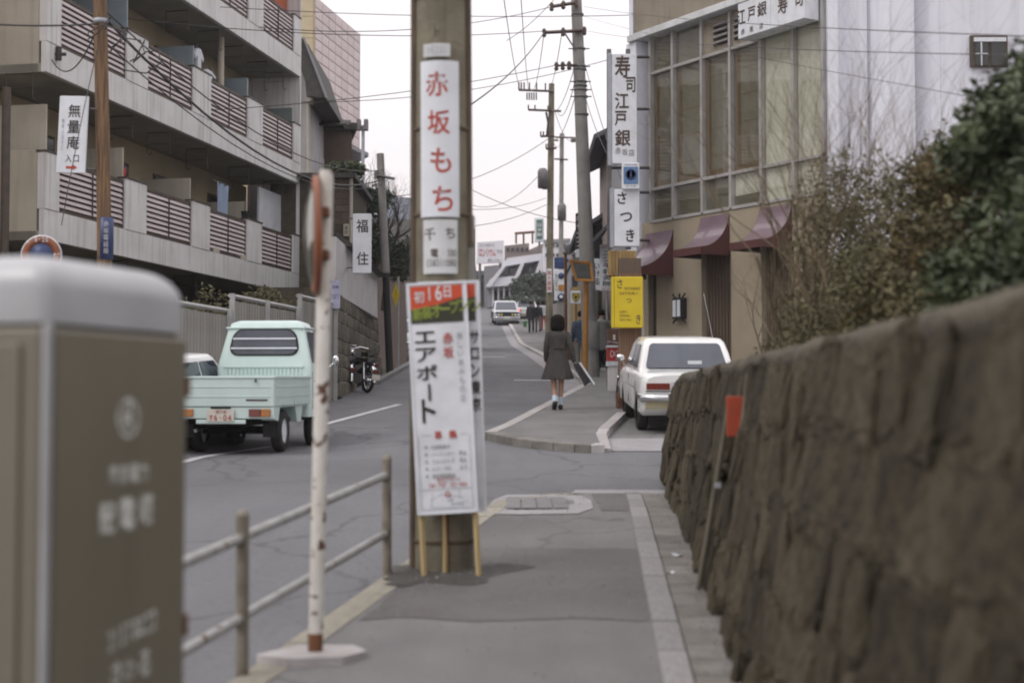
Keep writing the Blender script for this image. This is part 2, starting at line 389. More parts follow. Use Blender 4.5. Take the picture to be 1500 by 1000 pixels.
def vcol(s, u, v0, v1, wd, fill=.86):
    n = len(s); st = (v0 - v1) / n
    return [(c, u, v0 - st * (i + .5), wd, st * fill, (-math.pi/2 if c == 'ー' else 0)) for i, c in enumerate(s) if c != ' ']
# ================================================================ SETTING
def sheet(name, rows, m, skirt=0, kind='structure', name_thing=None):
    """rows: list of (Y, [ (x, z) ... ]) -> surface"""
    mb = MB(); n = len(rows[0][1]); vs = [(x, Y, z) for Y, r in rows for x, z in r]
    fs = [(i*n+k, i*n+k+1, (i+1)*n+k+1, (i+1)*n+k) for i in range(len(rows)-1) for k in range(n-1)]
    mb.add(vs, fs)
    if skirt:
        edge = [i*n for i in range(len(rows))]; e2 = [i*n+n-1 for i in range(len(rows))]
        for e in (edge, e2, list(range(n)), list(range((len(rows)-1)*n, len(rows)*n))):
            a = [vs[i] for i in e]; b = [(x, y, z - skirt) for x, y, z in a]; k = len(a)
            mb.add(a + b, [(i, i+1, k+i+1, k+i) for i in range(k-1)])
    o = part(name, mb, m, None); o['kind'] = kind; return o
def ys(a, b, st):
    n = max(1, math.ceil((b - a) / st)); return [a + (b - a) * i / n for i in range(n+1)]
def drop(x, Y): return 0
gy = ys(-60, 70, 10) + ys(70, 90, 5)[1:] + ys(90, 120, 5)[1:] + [200, 400, 900, 2500]
sheet('ground', [(Y, [(x, gr(Y) - .18) for x in (-1500, -200, -40, 0, 40, 200, 1500)]) for Y in gy], M['soil'])
K = lambda Y: -1.19 + .181 * (Y - 6.29)               # kerb of the near pavement
LE = lerp([(-20, -11.5), (20, -4.66), (27, -3.42), (39, -3.46), (60, -3.6), (80, -2.4), (120, -2.6)])   # left road edge
RE = lerp([(-20, 4), (13, 14), (25, 14), (26, 6), (80, 4), (120, 3)])
ry = ys(-20, 120, 1.0) + [140, 200]
sheet('road', [(Y, [(x_, gr(Y)-dip(x_, Y)) for x_ in (LE(Y), -3.3 if LE(Y) < -3.4 else LE(Y)+.1, -2.8, -2.5, -2.2, -1.9, -1.6, -1.3, 0, RE(Y))]) for Y in ys(-20, 14, 1) + ys(14, 24, .4)[1:] + ys(24, 120, 1)[1:] + [140, 200]], M['asphalt'])
def ps(Y):                                             # near pavement surface, dipping to the driveway
    t = min(1, max(0, (Y - 10.8) / 2.4)); return gp(Y) - .085 * t * t
SR = lambda Y: 1.05 + .0566 * (Y - 13.2)               # left edge of the kerb strip (line of the stones)
SW = .13
KR = lambda Y: K(Y) if Y < 12.2 else K(12.2) + (Y - 12.2) * .18 + .55 * max(0, (Y - 12.2)) ** 2
sheet('pavement', [(Y, [(KR(Y) + .16, ps(Y)), ((KR(Y)+SR(Y))/2, ps(Y)), (SR(Y), ps(Y))]) for Y in ys(-3, 13.2, .3)], M['asphalt_walk'], skirt=.14)
kr = thing('kerb', (K(4), 4, gp(4)), 'low painted concrete kerb below the guard rail beside the road', 'kerb')
def stone_run(parent, fx, Y0, Y1, ln, wd, ht, zf, m, name='kerb_stone', side=1, gapw=.008, shared={}):
    Y = Y0
    while Y < Y1:
        l = min(ln, Y1 - Y); a = Vector((fx(Y), Y, zf(Y))); b = Vector((fx(Y+l), Y+l, zf(Y+l))); d = (b - a); L_ = d.length
        key = (round(wd,3), round(ht,3), m.name)
        if key not in shared:
            shared[key] = MB().box(0, 1, -.5, .5, -1, 0).mesh('kerb_stone', m)
        o = piece(name, shared[key], parent, (0,0,0))
        X = d.normalized(); Yv = Vector((0,0,1)).cross(X).normalized(); Zv = X.cross(Yv)
        Mx = Matrix(((X.x*(L_-gapw), Yv.x*wd, Zv.x*ht), (X.y*(L_-gapw), Yv.y*wd, Zv.y*ht), (X.z*(L_-gapw), Yv.z*wd, Zv.z*ht))).to_4x4()
        Mx.translation = a - Yv * wd/2 * side + Vector((0,0,rnd.uniform(-.003,.004)))
        r = parent
        o.matrix_basis = (r.matrix_basis.inverted() @ Mx) if parent.type == 'EMPTY' else Mx
        Y += l
stone_run(kr, KR, 1.5, 13.1, .6, .16, .16, lambda Y: ps(Y) + .004, M['kerb_yellow'])
st = thing('kerb_strip', (SR(8), 8, gp(8)), 'narrow strip of long kerb stones between the asphalt pavement and the wall gutter', 'kerb strip')
stone_run(st, SR, 3, 13.2, .62, SW, .12, lambda Y: ps(Y) + .012, M['kerb'])
# gutter paving between the strip and the stone wall
WB = lambda Y: .985 + .0617 * (Y - 6.1)                # wall foot
gt = tag(sheet('gutter', [(Y, [(SR(Y)+SW, ps(Y)-.02), (WB(Y)+.25, ps(Y)-.018)]) for Y in ys(1, 14.4, .5)], M['mortar'], skirt=.1))
Y = 3.0; slab = None
while Y < 13.1:
    for k in range(1):
        x0 = SR(Y) + SW + .01; x1 = max(WB(Y), x0 + .12)
        mb = MB(); l = .3
        zz = lambda q: ps(q) + .0
        mb.add([(x0,Y,zz(Y)-.05),(x1+.05,Y,zz(Y)-.05),(x1+.07,Y+l-.012,zz(Y+l)-.05),(x0+.017,Y+l-.012,zz(Y+l)-.05),
                (x0,Y,zz(Y)),(x1+.05,Y,zz(Y)-.004),(x1+.07,Y+l-.012,zz(Y+l)-.004),(x0+.017,Y+l-.012,zz(Y+l))],
               [(0,3,2,1),(4,5,6,7),(0,1,5,4),(1,2,6,5),(2,3,7,6),(3,0,4,7)])
        o = part('paving_slab', mb, M['paving'], gt)
    Y += .3
# darker tar patch round the pole, lighter near strip, manhole slab
def patch(Y0, Y1, xa, xb, m, amp=.10, nx=26, ny=14, seed=0):
    vs = []; q = lambda a, b: noise.noise(Vector((a*1.7, b, seed))) * amp + noise.noise(Vector((a*6, b, seed+5))) * amp*.4
    for j in range(ny+1):
        for i in range(nx+1):
            f = i/nx; y0 = Y0 + q(f*2, 1); y1 = Y1 + q(f*2, 7); Y = y0 + (y1-y0)*j/ny; a, b = xa(Y) + q(j/ny*3, 3)*.5, xb(Y); x = a + (b-a)*f; vs.append((x, Y, ps(Y)+.004))
    for k, v in enumerate(vs): vs[k] = (v[0], v[1], v[2] + (.004 if seed == 9 else 0))
    mb = MB(); mb.add(vs, [(j*(nx+1)+i, j*(nx+1)+i+1, (j+1)*(nx+1)+i+1, (j+1)*(nx+1)+i) for j in range(ny) for i in range(nx)]); return struct('asphalt_patch', mb, m)
patch(7.4, 9.6, lambda Y: KR(Y)+.20, lambda Y: SR(Y)-.01, M['asphalt_dark'])
patch(11.45, 13.0, lambda Y: .72, lambda Y: SR(Y)-.01, M['asphalt_dark'], .05, seed=3)
patch(8.35, 8.95, lambda Y: -.75, lambda Y: .05+.2*math.sin(Y*5), mat('tar', (.045,.042,.038), (.09,.085,.08), scale=3, rough=.9, grain=.3), .12, seed=9)
mh = thing('manhole', (.2, 12, ps(12)), 'rectangular steel hatch set in a pale concrete slab at the end of the pavement', 'manhole')
poly = [(-.22,11.25),(.05,11.2),(.52,11.25),(.66,11.6),(.68,12.3),(.6,12.75),(.2,12.9),(-.05,12.85),(-.16,12.3)]
mb = MB(); mb.add([(x, y, ps(y)+.006) for x, y in poly], [tuple(range(len(poly)))]); part('concrete_slab', mb, M['apron'], mh, world=True)
for i in range(4):
    x0 = -.05 + i*.13
    mb = MB().add([(x0,11.55,ps(11.55)+.012),(x0+.12,11.55,ps(11.55)+.012),(x0+.12,12.5,ps(12.5)+.012),(x0,12.5,ps(12.5)+.012)], [(0,1,2,3)])
    part('cover_plate', mb, M['steel'], mh, world=True)
# far pavement (island) beyond the driveway
IL = lerp([(16.95, 1.0), (17.3, .45), (17.9, .05), (18.8, -.36), (20.2, -.1), (31, 1.53), (34, 1.62), (51, 1.13), (75, .2), (95, -.4), (120, -1)])
IR = lerp([(16.95, 1.05), (18.8, 1.1), (22.4, 1.66), (23.3, 2.3), (30, 3.2), (60, 4.2), (120, 5)])
def isl(Y): return gp(Y)
sheet('far_pavement', [(Y, [(IL(Y)+.16, isl(Y)), ((IL(Y)+IR(Y))/2+.05, isl(Y)), (max(IR(Y), IL(Y)+.2), isl(Y))]) for Y in ys(17.15, 30, .3) + ys(30, 120, 2)[1:]], M['asphalt_walk'], skirt=.14)
fk = thing('kerb', (.5, 20, gp(20)), 'pale stone kerb edging the far pavement on the road side past the driveway', 'kerb')
def IX(Y): return IL(Y)
stone_run(fk, IX, 18.8, 31, .7, .16, .18, lambda Y: isl(Y)+.005, M['kerb_white'])
stone_run(fk, IX, 31, 92, 2.5, .18, .2, lambda Y: isl(Y)+.005, M['kerb_white'])
fe = thing('kerb', (.3, 17.5, gp(17.5)), 'dark weathered kerb rounding the front corner of the far pavement', 'kerb')
# front edge stones along polyline
pl = [(-.36,18.8),(-.2,18.35),(.0,17.95),(.25,17.55),(.5,17.28),(.75,17.08),(.95,16.98),(1.12,17.05)]
for (x0,y0),(x1,y1) in zip(pl, pl[1:]):
    a = Vector((x0,y0,0)); b = Vector((x1,y1,0)); d = (b-a).normalized(); n_ = Vector((-d.y, d.x, 0))
    if n_.y < 0: n_ = -n_
    p = [a, b - d*.008, b - d*.008 + n_*.2, a + n_*.2]; mb = MB()
    mb.add([(q.x,q.y,gp(q.y)-.16) for q in p] + [(q.x,q.y,gp(q.y)+.006) for q in p], [(0,3,2,1),(4,5,6,7),(0,1,5,4),(1,2,6,5),(2,3,7,6),(3,0,4,7)])
    part('kerb_stone', mb, M['paving'] if x0 < .9 else M['kerb_white'], fe, bevel=.015, world=True)
se = thing('kerb', (1.3, 20, gp(20)), 'short pale kerb between the far pavement and the parking place of the white saloon', 'kerb')
stone_run(se, lambda Y: IR(Y)-.005, 17.1, 22.4, .75, .14, .17, lambda Y: gp(Y)+.006 - .06*max(0,(18.8-Y)/1.8), M['kerb_white'])
# parking apron by the restaurant, its pale front strip
sheet('parking_apron', [(Y, [(IR(Y)+.15, gr(Y)+.004), (8, gr(Y)+.004)]) for Y in ys(17.2, 28, .6)], M['asphalt_walk'])
sheet('concrete_strip', [(Y, [(1.2+.02*math.sin(Y*30), gr(Y)+.008), (8, gr(Y)+.008)]) for Y in ys(17.2, 18.9, .2)], M['apron'])
sheet('driveway', [(13.25, [(.55, gr(13.25)+.006),(14, gr(13.25)+.006)]), (13.5, [(.6, gr(13.5)+.006),(14, gr(13.5)+.006)])], M['apron'])
# drain strip along the far kerb
sheet('road_gutter', [(Y, [(IL(Y)-.45, gr(Y)+.004), (IL(Y)-.01, gr(Y)+.004)]) for Y in ys(30, 92, 1.0)], M['apron'])
# lane paint
cx = lambda Y: -3.67 + .168 * (Y - 16.1)
def stripe(Y0, Y1, w_=.13):
    sheet('lane_line', [(Y, [(cx(Y)-w_/2, gr(Y)+.006-dip(cx(Y)-w_/2, Y)), (cx(Y)+w_/2, gr(Y)+.006-dip(cx(Y)+w_/2, Y))]) for Y in ys(Y0, Y1, .5)], M['line_white'])
stripe(9, 18.9); stripe(20.6, 25.8)
for a, b, Y0, w_ in ((.05, .95, 34.6, .35), (-1.15, -.25, 52, .5)):
    sheet('stop_line', [(Y, [(a, gr(Y)+.005), (b, gr(Y)+.005)]) for Y in (Y0, Y0+w_)], M['line_white'])
# left roadside gutter kerb beyond the motorcycles
lk = thing('kerb', (-3.3, 40, gr(40)), 'grey kerb at the foot of the dark stone retaining wall left of the road', 'kerb')
stone_run(lk, lambda Y: LE(Y)+.25, 33, 62, 1.2, .14, .12, lambda Y: gr(Y)+.1, M['kerb'])
# ================================================================ NEAR OBJECTS
# ---- utility pole carrying signs
PX, PY = at(648, 838, 8.75).x, 8.9
pole = thing('utility_pole', (PX, PY, gp(PY)), 'thick weathered olive concrete utility pole on the pavement carrying a red lettered white plate', 'utility pole')
pole.rotation_euler = (0, R(-.35), 0)
mb = MB(); mb.tube([(0,0,-.3),(0,0,.0),(0,0,2),(0,0,4),(0,0,9)], [.185,.183,.172,.16,.135], n=28); part('shaft', mb, M['pole_concrete'], pole)
mb = MB(); mb.tube([(-.183,-.03,0),(-.172,-.03,2),(-.16,-.03,4.2),(-.15,-.03,9)], .028, n=10); part('conduit', mb, M['pole_brown'], pole)
mb = MB(); mb.tube([(.178,-.03,2.0),(.168,-.03,2.05),(.165,-.03,4.2),(.15,-.03,9)], .026, n=10); part('conduit', mb, M['pole_brown'], pole)
mb = MB(); mb.box(.12,.205,-.04,.06,0,2.2); part('cable_cover', mb, M['pole_grey'], pole, bevel=.012)
mb = MB(); mb.tube([(.03,-.186,0),(.03,-.183,.4)], .012, n=8); part('ground_wire', mb, M['rust'], pole)
for z in (.16, 2.18, 2.72, 3.55, 3.9):
    mb = MB(); mb.lathe([(.181-z*.005,z),(.192-z*.005,z+.003),(.192-z*.005,z+.022),(.181-z*.005,z+.025)], n=28); part('band', mb, M['pole_brown'], pole)
def curved_plate(name, r, a0, a1, z0, z1, m, parent, n=14, th=.003, label=None):
    mb = MB(); rings = []
    for i in range(n+1):
        a = a0 + (a1-a0)*i/n
        rings.append([(r*math.sin(a), -r*math.cos(a), z0), (r*math.sin(a), -r*math.cos(a), z1), ((r+th)*math.sin(a), -(r+th)*math.cos(a), z1), ((r+th)*math.sin(a), -(r+th)*math.cos(a), z0)])
    mb.loft(rings, smooth=False); return part(name, mb, m, parent, label=label)
def curved_letters(items, r, mat_, parent, off=0):
    mb = MB()
    for ch, u, v, gw, gh in items:
        g = glyph(ch, 0)
        for j, (gv, gf) in enumerate(bolden(g, off) if g else []):
            q = r + .00015*j; mb.add([(q*math.sin((u+x*gw)/r), -q*math.cos((u+x*gw)/r), v+y*gh) for x, y in gv], gf)
    return part('lettering', mb, mat_, parent)
pz = lambda y: 1.6 + (585 - y) * PY / F * 1.0 - gp(PY) + .0      # height on the pole for a photo row
p1 = curved_plate('enamel_plate', .184, -.72, .66, pz(322), pz(95), M['sign_white'], pole, label='white enamel plate with red lettering')
zt, zb = pz(95), pz(322); hh = (zt - zb)
curved_letters([(c, -.022 + .012*i, zt - hh*(.15 + .245*i), .138, .150) for i, c in enumerate('赤坂もち')], .1885, M['ink_red'], p1, off=.018)
p2 = curved_plate('enamel_plate', .184, -.62, .58, pz(404), pz(326), M['sign_white_dirty'], pole, label='faded white plate with small black lettering')
zt, zb = pz(326), pz(404); hh = zt - zb
curved_letters([('千', -.07, zt-hh*.27, .075, .075), ('ち', .06, zt-hh*.25, .065, .065), ('電', -.04, zt-hh*.62, .05, .05)] + hrow('500', .04, .10, zt-hh*.62, .045) + hrow('(583)1080', -.095, .10, zt-hh*.80, .045), .1885, M['ink_brown'], p2, off=.015)
p3 = curved_plate('number_plate', .182, -.6, .35, pz(89), pz(70), M['sign_white_dirty'], pole)
curved_letters(hrow('トE231', -.08, .04, (pz(89)+pz(70))/2, .05), .1865, M['ink_grey'], p3)
mb = MB(); mb.add([], [])
curved_letters([('ト', -.02, pz(52), .05, .06)], .176, M['ink'], pole)
# ---- sign boards leaning on the pole
def board(lo, ro, bot_l, bot_r, Yt, Yb, label, full):
    TL, TR = at(*lo, Yt), at(*ro, Yt); BL, BR = at(*bot_l, Yb), at(*bot_r, Yb)
    Uv = (TR - TL); W_ = Uv.length; U = Uv.normalized(); Vv = (TL - BL); H_ = Vv.length; V = (Vv - U * Vv.dot(U)).normalized(); nn = U.cross(V)
    base = (BL + BR) / 2; c = (TL + TR + BL + BR) / 4
    t = thing('standing_signboard', (base.x, base.y, gp(base.y)), label, 'signboard')
    def P(u, v, d=0): return c + U*u + V*v + nn*d
    def slabm(u0,u1,v0,v1,d0,d1,sk=0):
        mb = MB(); vs = [P(a + sk*(b - 0), b, d) for d in (d0,d1) for a, b in ((u0,v0),(u1,v0),(u1,v1),(u0,v1))]
        return mb.add(vs, [(0,3,2,1),(4,5,6,7),(0,1,5,4),(1,2,6,5),(2,3,7,6),(3,0,4,7)])
    w2, h2 = W_/2, H_/2
    part('panel', slabm(-w2+.006, w2-.006, -h2+.006, h2-.006, -.012, 0), M['paper_white'], t, world=True)
    for u0,u1,v0,v1 in ((-w2,-w2+.014,-h2,h2),(w2-.014,w2,-h2,h2),(-w2+.015,w2-.015,h2-.014,h2),(-w2+.015,w2-.015,-h2,-h2+.014)):
        part('frame_bar', slabm(u0,u1,v0,v1,-.02,.006), M['sign_white'], t, world=True)
    # legs: down to the pavement
    for s in ((-1, 1) if full else ()):
        a = P(s*(w2-.02), h2-.05, -.03); b = P(s*(w2-.02), -h2, -.03); d = (b - a).normalized()
        k = (b.z - gp(b.y) + .0) / -(d.z - .0624*d.y); e = b + d * k
        mb = MB(); mb.tube([a, e], .017, n=4, smooth=False); part('leg', mb, M['pale_wood'], t, world=True)
    if not full: part('leg', MB().tube([P(-.05,0,-.03), Vector((P(-.05,0,-.03).x+.01, 8.70, gp(8.7)))], .014, n=4, smooth=False), M['pale_wood'], t, world=True)
    mb = MB(); mb.tube([P(-w2+.02,-h2+.1,-.03),P(w2-.02,-h2+.1,-.03)], .012, n=4, smooth=False); part('crossbar', mb, M['pale_wood'], t, world=True)
    s = W_ / .375
    pr = slabm(-w2+.022, w2-.028, h2*.73+.0, h2-.022, .001, .003); top = part('red_block', pr, M['poster_red'], t, world=True)
    mb = MB(); q = [(-w2+.022,h2*.645),(w2-.028,h2*.645),(w2-.028,h2*.86),(0,h2*.80),(-w2+.022,h2*.765)]
    v0 = [P(a,b,.0045) for a,b in q]; mb.add(v0, [tuple(range(5))]); part('black_block', mb, M['poster_black'], t, world=True)
    Lf = lambda it, m, off=.0, g=.005: letters('lettering', it, M[m], t, c, U, V, off=off, gap=g)
    Lf([('初',-.11*s,h2*.875,.062*s,.07), ('1',-.045*s,h2*.90,.04*s,.088), ('6',.012*s,h2*.905,.05*s,.095), ('日',.068*s,h2*.91,.055*s,.07)], 'ink_white', .03)
    Lf([(ch, (-.125+.058*i)*s, h2*(.725+.012*i), .058*s, .078) for i, ch in enumerate('新装オープン')][:6], 'poster_green', .03, .0065)
    cols = vcol('エアポ', -.085*s, h2*.60, h2*.14, .125*s, .82)
    Lf(cols + [('ー', -.075*s, h2*.045, .10*s, .10, math.pi/2), ('ト', -.085*s, -h2*.115, .125*s, .14)], 'ink', .028)
    if full:
        Lf(vcol('赤坂', .055*s, h2*.565, h2*.32, .062*s, .8) + [('募', -.035*s, -h2*.325, .045*s, .045), ('集', .055*s, -h2*.325, .05*s, .05)], 'ink_red', .02)
        Lf(vcol('新しい飲みもの店', .13*s, h2*.56, -h2*.06, .035*s, .8), 'ink_grey', .0)
        it = []
        for k, (a, b) in enumerate((('社員募集中',''),('バーテンダー','男女'),('ウエイトレス','男女'),('レジ・クロ','女子'),('高給優遇面談',''))):
            v = -h2*(.425 + .062*k)
            it += [('●', -.115*s, v, .018*s, .018)] + hrow(a, -.085*s, (-.085+.024*len(a))*s, v, .024) + (hrow(b, .085*s, .135*s, v, .026) if b else [])
        Lf(it, 'ink_grey', .012)
        Lf(hrow('赤坂エアポート', -.06*s, .09*s, -h2*.71, .028) + hrow('584-7787', -.11*s, .0, -h2*.755, .028) + hrow('582-5886', .02*s, .13*s, -h2*.755, .028), 'ink_red', .0)
        # ruled box and little map
        mb = MB()
        def ln(a, b, wd=.003):
            A, B = Vector(a), Vector(b); d = (B - A).normalized(); nx = Vector((-d.y, d.x)) * wd / 2
            mb.add([P(*(A-nx), .004), P(*(B-nx), .004), P(*(B+nx), .004), P(*(A+nx), .004)], [(0,1,2,3)])
        bx = [(-w2+.03,-h2*.33),(-w2+.03,-h2*.96),(w2-.03,-h2*.96),(w2-.03,-h2*.33)]
        ln((-w2+.04,-h2*.325),(-.075*s,-h2*.325)); ln((.095*s,-h2*.325),(w2-.04,-h2*.325)); ln(bx[0],bx[1]); ln(bx[3],bx[2]); ln((-w2+.03,-h2*.79),(w2-.03,-h2*.79)); ln(bx[1],bx[2])
        for a, b in (((-.09,-.82),(-.1,-.94)),((-.1,-.88),(-.03,-.83)),((-.03,-.83),(.1,-.87)),((.02,-.83),(.03,-.94)),((.03,-.92),(.12,-.90)),((-.1,-.94),(.06,-.95)),((.08,-.8),(.075,-.86))):
            ln((a[0]*s, a[1]*h2), (b[0]*s, b[1]*h2), .0025)
        part('map_drawing', mb, M['ink_grey'], t, world=True)
        Lf([('◎', .005*s, -h2*.835, .035*s, .035)], 'ink_red')
        Lf(hrow('赤坂', .0*s, .04*s, -h2*.885, .02) + hrow('一ツ木通', .03*s, .10*s, -h2*.925, .02), 'ink_grey')
    else:
        Lf(vcol('赤坂', .055*s, h2*.565, h2*.32, .062*s, .8), 'ink_red', .02)
        Lf(vcol('サロン東京', .148*s, h2*.58, -h2*.15, .055*s, .8), 'ink', .03)
    return t
board((594,416),(682,411),(612,755),(702,748), 8.69, 8.60, 'white poster board with red and green heading leaning on the front of the utility pole', True)
bd2 = board((616,413),(706,410),(618,752),(708,750), 8.735, 8.67, 'second white poster board peeping out right behind the front poster board', False)
# ---- traffic mirror on a rusty white post
b = at(462, 962, 6.62)
mp_ = thing('traffic_mirror', (b.x, b.y, gp(b.y)), 'rusty white painted post with a round convex traffic mirror seen edge on', 'traffic mirror')
top = at(478, 250, 6.72); tx = top.x - b.x; tz = top.z - gp(b.y)
mb = MB(); mb.tube([(tx*z/tz, .1*z/tz, z) for z in (.10,.6,1.2,1.8,tz)], .034, n=18); part('post', mb, M['paint_rust'], mp_)
mb = MB(); mb.tube([(0,0,-.03),(0,0,.11)], .0345, n=18); part('post_foot', mb, M['rust'], mp_, label='rust brown bare foot of the post')
mb = MB(); pts = [(-.26,-.10),(-.1,-.2),(.15,-.15),(.24,.0),(.16,.16),(-.1,.17)]; mb.prism(pts, -.08, .03, 'z'); part('concrete_foot', mb, M['kerb_white'], mp_, bevel=.015)
mc = at(470, 345, 6.7) - Vector((b.x, b.y, gp(b.y)))
def disc(name, r, prof, m, parent, c, nrm):
    mb = MB(); mb.lathe(prof, n=36); q = Vector((0,0,1)).rotation_difference(nrm.normalized()).to_matrix().to_4x4(); q.translation = c
    return part(name, mb.xf(q), m, parent)
nr = Vector((-1, -.185, -.02)); rr = .285
disc('mirror_back', rr, [(.0,-.004),(rr*.6,.0),(rr*.97,.01),(rr,.016),(rr,.03)], M['mirror_back'], mp_, mc, nr)
disc('mirror_glass', rr, [(rr*.93,.031),(rr*.8,.05),(rr*.5,.07),(rr*.2,.078),(.001,.08)], M['mirror_glass'], mp_, mc, nr)
disc('rim', rr, [(rr*.90,.026),(rr*.99,.016),(rr*1.0,.032),(rr*.91,.044),(rr*.90,.026)], M['mirror_back'], mp_, mc, nr)
mb = MB(); mb.box(-.02,.05,-.045,.045,mc.z-.12,mc.z-.08).box(-.02,.05,-.045,.045,mc.z+.08,mc.z+.12); part('bracket', mb, M['rust'], mp_).location.x = mc.x*.6
# ---- guard rail
gl = thing('guard_rail', (K(6.3), 6.3, gp(6.3)), 'two bar grey steel pipe guard rail on posts along the kerb', 'guard rail')
posts = [(K(Y)+.03, Y) for Y in (3.95, 6.29, 8.66)]
pj = [at(355,985,6.29), at(567,840,8.66)]
posts[1] = (pj[0].x, 6.29); posts[2] = (pj[1].x, 8.66); posts[0] = (2*posts[1][0]-posts[2][0], 3.92)
for x, y in posts:
    mb = MB(); mb.tube([(x,y,gp(y)-.05),(x-.004,y,gp(y)+.70)], .0285, n=14); part('post', mb, M['rail_post'], gl, world=True)
    mb = MB(); mb.lathe([(.001,.725),(.018,.722),(.030,.705),(.031,.69)], c=(x-.004,y,gp(y)), n=14); part('post_cap', mb, M['rail_post'], gl, world=True)
for h in (.60, .25):
    for (x0,y0),(x1,y1) in zip(posts, posts[1:]):
        mb = MB(); mb.tube([(x0-.01,y0+.045,gp(y0)+h),(x1-.01,y1-.045,gp(y1)+h)], .0235, n=14); part('rail', mb, M['rail_metal'], gl, world=True)
    for x, y in posts:
        mb = MB(); mb.tube([(x-.013,y-.06,gp(y)+h-.004),(x-.013,y+.06,gp(y)+h+.004)], .031, n=14); part('clamp', mb, M['rail_post'], gl, world=True)
# ---- roadside distribution cabinet
d1 = 3.3
A = at(66, 400, d1); B_ = at(273, 420, d1*1.185); dirv = Vector((B_.x-A.x, B_.y-A.y, 0)); Wc = dirv.length; ang = math.atan2(dirv.y, dirv.x)
cab = thing('distribution_cabinet', (A.x, A.y, gp(A.y)), 'tall olive brown steel electrical cabinet with rounded top painted pale as sky sheen at the left edge', 'cabinet', rz=ang)
Hc = 1.6 + (585-363)*d1/F - gp(A.y); Dc = .55
mb = MB(); r_ = .045; mb.box(0, Wc, 0.0, Dc, -.05, Hc-.17); part('body', mb, M['box_paint'], cab, bevel=.03, seg=4)
# domed lid: loft of rounded rectangles, sky sheen put into its paler colour
def rrect(x0,x1,y0,y1,z,r,n=5):
    o = []
    for cx_, cy_, a0 in ((x1-r,y0+r,-90),(x1-r,y1-r,0),(x0+r,y1-r,90),(x0+r,y0+r,180)):
        for i in range(n+1):
            a = R(a0 + 90*i/n); o.append((cx_+r*math.cos(a), cy_+r*math.sin(a), z))
    return o
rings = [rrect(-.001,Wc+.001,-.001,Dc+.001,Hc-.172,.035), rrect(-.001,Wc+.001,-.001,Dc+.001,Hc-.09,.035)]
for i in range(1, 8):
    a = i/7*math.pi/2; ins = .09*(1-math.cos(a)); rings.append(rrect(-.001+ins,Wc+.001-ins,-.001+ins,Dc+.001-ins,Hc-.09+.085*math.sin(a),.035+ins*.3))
mb = MB(); mb.loft(rings); part('lid', mb, M['box_sheen'], cab)
part('corner_glint', MB().box(.012,.020,-.012,.002,.0,Hc-.175), M['box_sheen'], cab, bevel=.003)  # thin pale strips added as painted sky highlights along the glossy corner
part('corner_glint', MB().box(-.004,.003,-.012,.002,.0,Hc-.175), M['box_sheen'], cab, bevel=.002)
part('door', MB().box(.035,Wc-.012,-.010,-.001,.06,Hc-.19), M['box_paint'], cab, bevel=.004)
part('side_panel', MB().box(-.010,-.001,.06,Dc-.04,.06,Hc-.22), M['box_paint'], cab, bevel=.004)
for z in (.75, 1.4, .2):
    mb = MB(); mb.tube([(Wc+.004,-.006,z),(Wc+.004,-.006,z+.06)], .007, n=8); part('hinge', mb, M['rust'], cab)
def cabp(px, py):               # photo pixel -> (u,v) on the cabinet front
    r = at(px, py, 1.0) - CAM; n_ = Vector((math.sin(ang), -math.cos(ang), 0)); O = Vector((A.x, A.y, 0)); k = (O - CAM).dot(n_) / r.dot(n_); p = CAM + r*k - Vector((A.x, A.y, gp(A.y)))
    return p.x*math.cos(ang)+p.y*math.sin(ang), p.z
def clet(items, off=0):
    o = []
    for ch, px, py, wpx, hpx in items:
        u, v = cabp(px, py); u1, _ = cabp(px+wpx/2, py); u0, _ = cabp(px-wpx/2, py); _, v1 = cabp(px, py-hpx/2); _, v0 = cabp(px, py+hpx/2)
        o.append((ch, u, v, u1-u0, v1-v0))
    letters('lettering', o, M['ink_pale'], cab, (0,-.0105,0), (1,0,0), (0,0,1), off=off, world=False, gap=.002)
clet([(c, 160+15*i, 695-1.5*i, 13, 27) for i, c in enumerate('東京電力')], .03)
clet([('配',151,759,21,44),('電',180,752,21,44),('塔',208,745,21,44)], .05)
clet([(c, 156+9*i, 938-4.5*i, 9.5, 30) for i, c in enumerate('21570エ22')], .05)
clet([('さ',164,985,16,34),('わ',184,978,16,34),('る',206,970,16,34)], .05)
u, v = cabp(182, 612); mb = MB()
def arc(mb, r0, r1, a0, a1, n=20, y=-.0125):
    vs = []; 
    for i in range(n+1):
        a = R(a0 + (a1-a0)*i/n); vs += [(u+r0*math.cos(a), y, v+r0*math.sin(a)), (u+r1*math.cos(a), y, v+r1*math.sin(a))]
    mb.add(vs, [(2*i,2*i+1,2*i+3,2*i+2) for i in range(n)])
eu = .052; arc(mb, eu*.82, eu, 0, 360, 28); arc(mb, eu*.42, eu*.58, 100, 330); arc(mb, .001, eu*.3, 0, 360); arc(mb, eu*.42, eu*.82, 60, 85, 3)
part('emblem', mb, M['ink_pale'], cab)
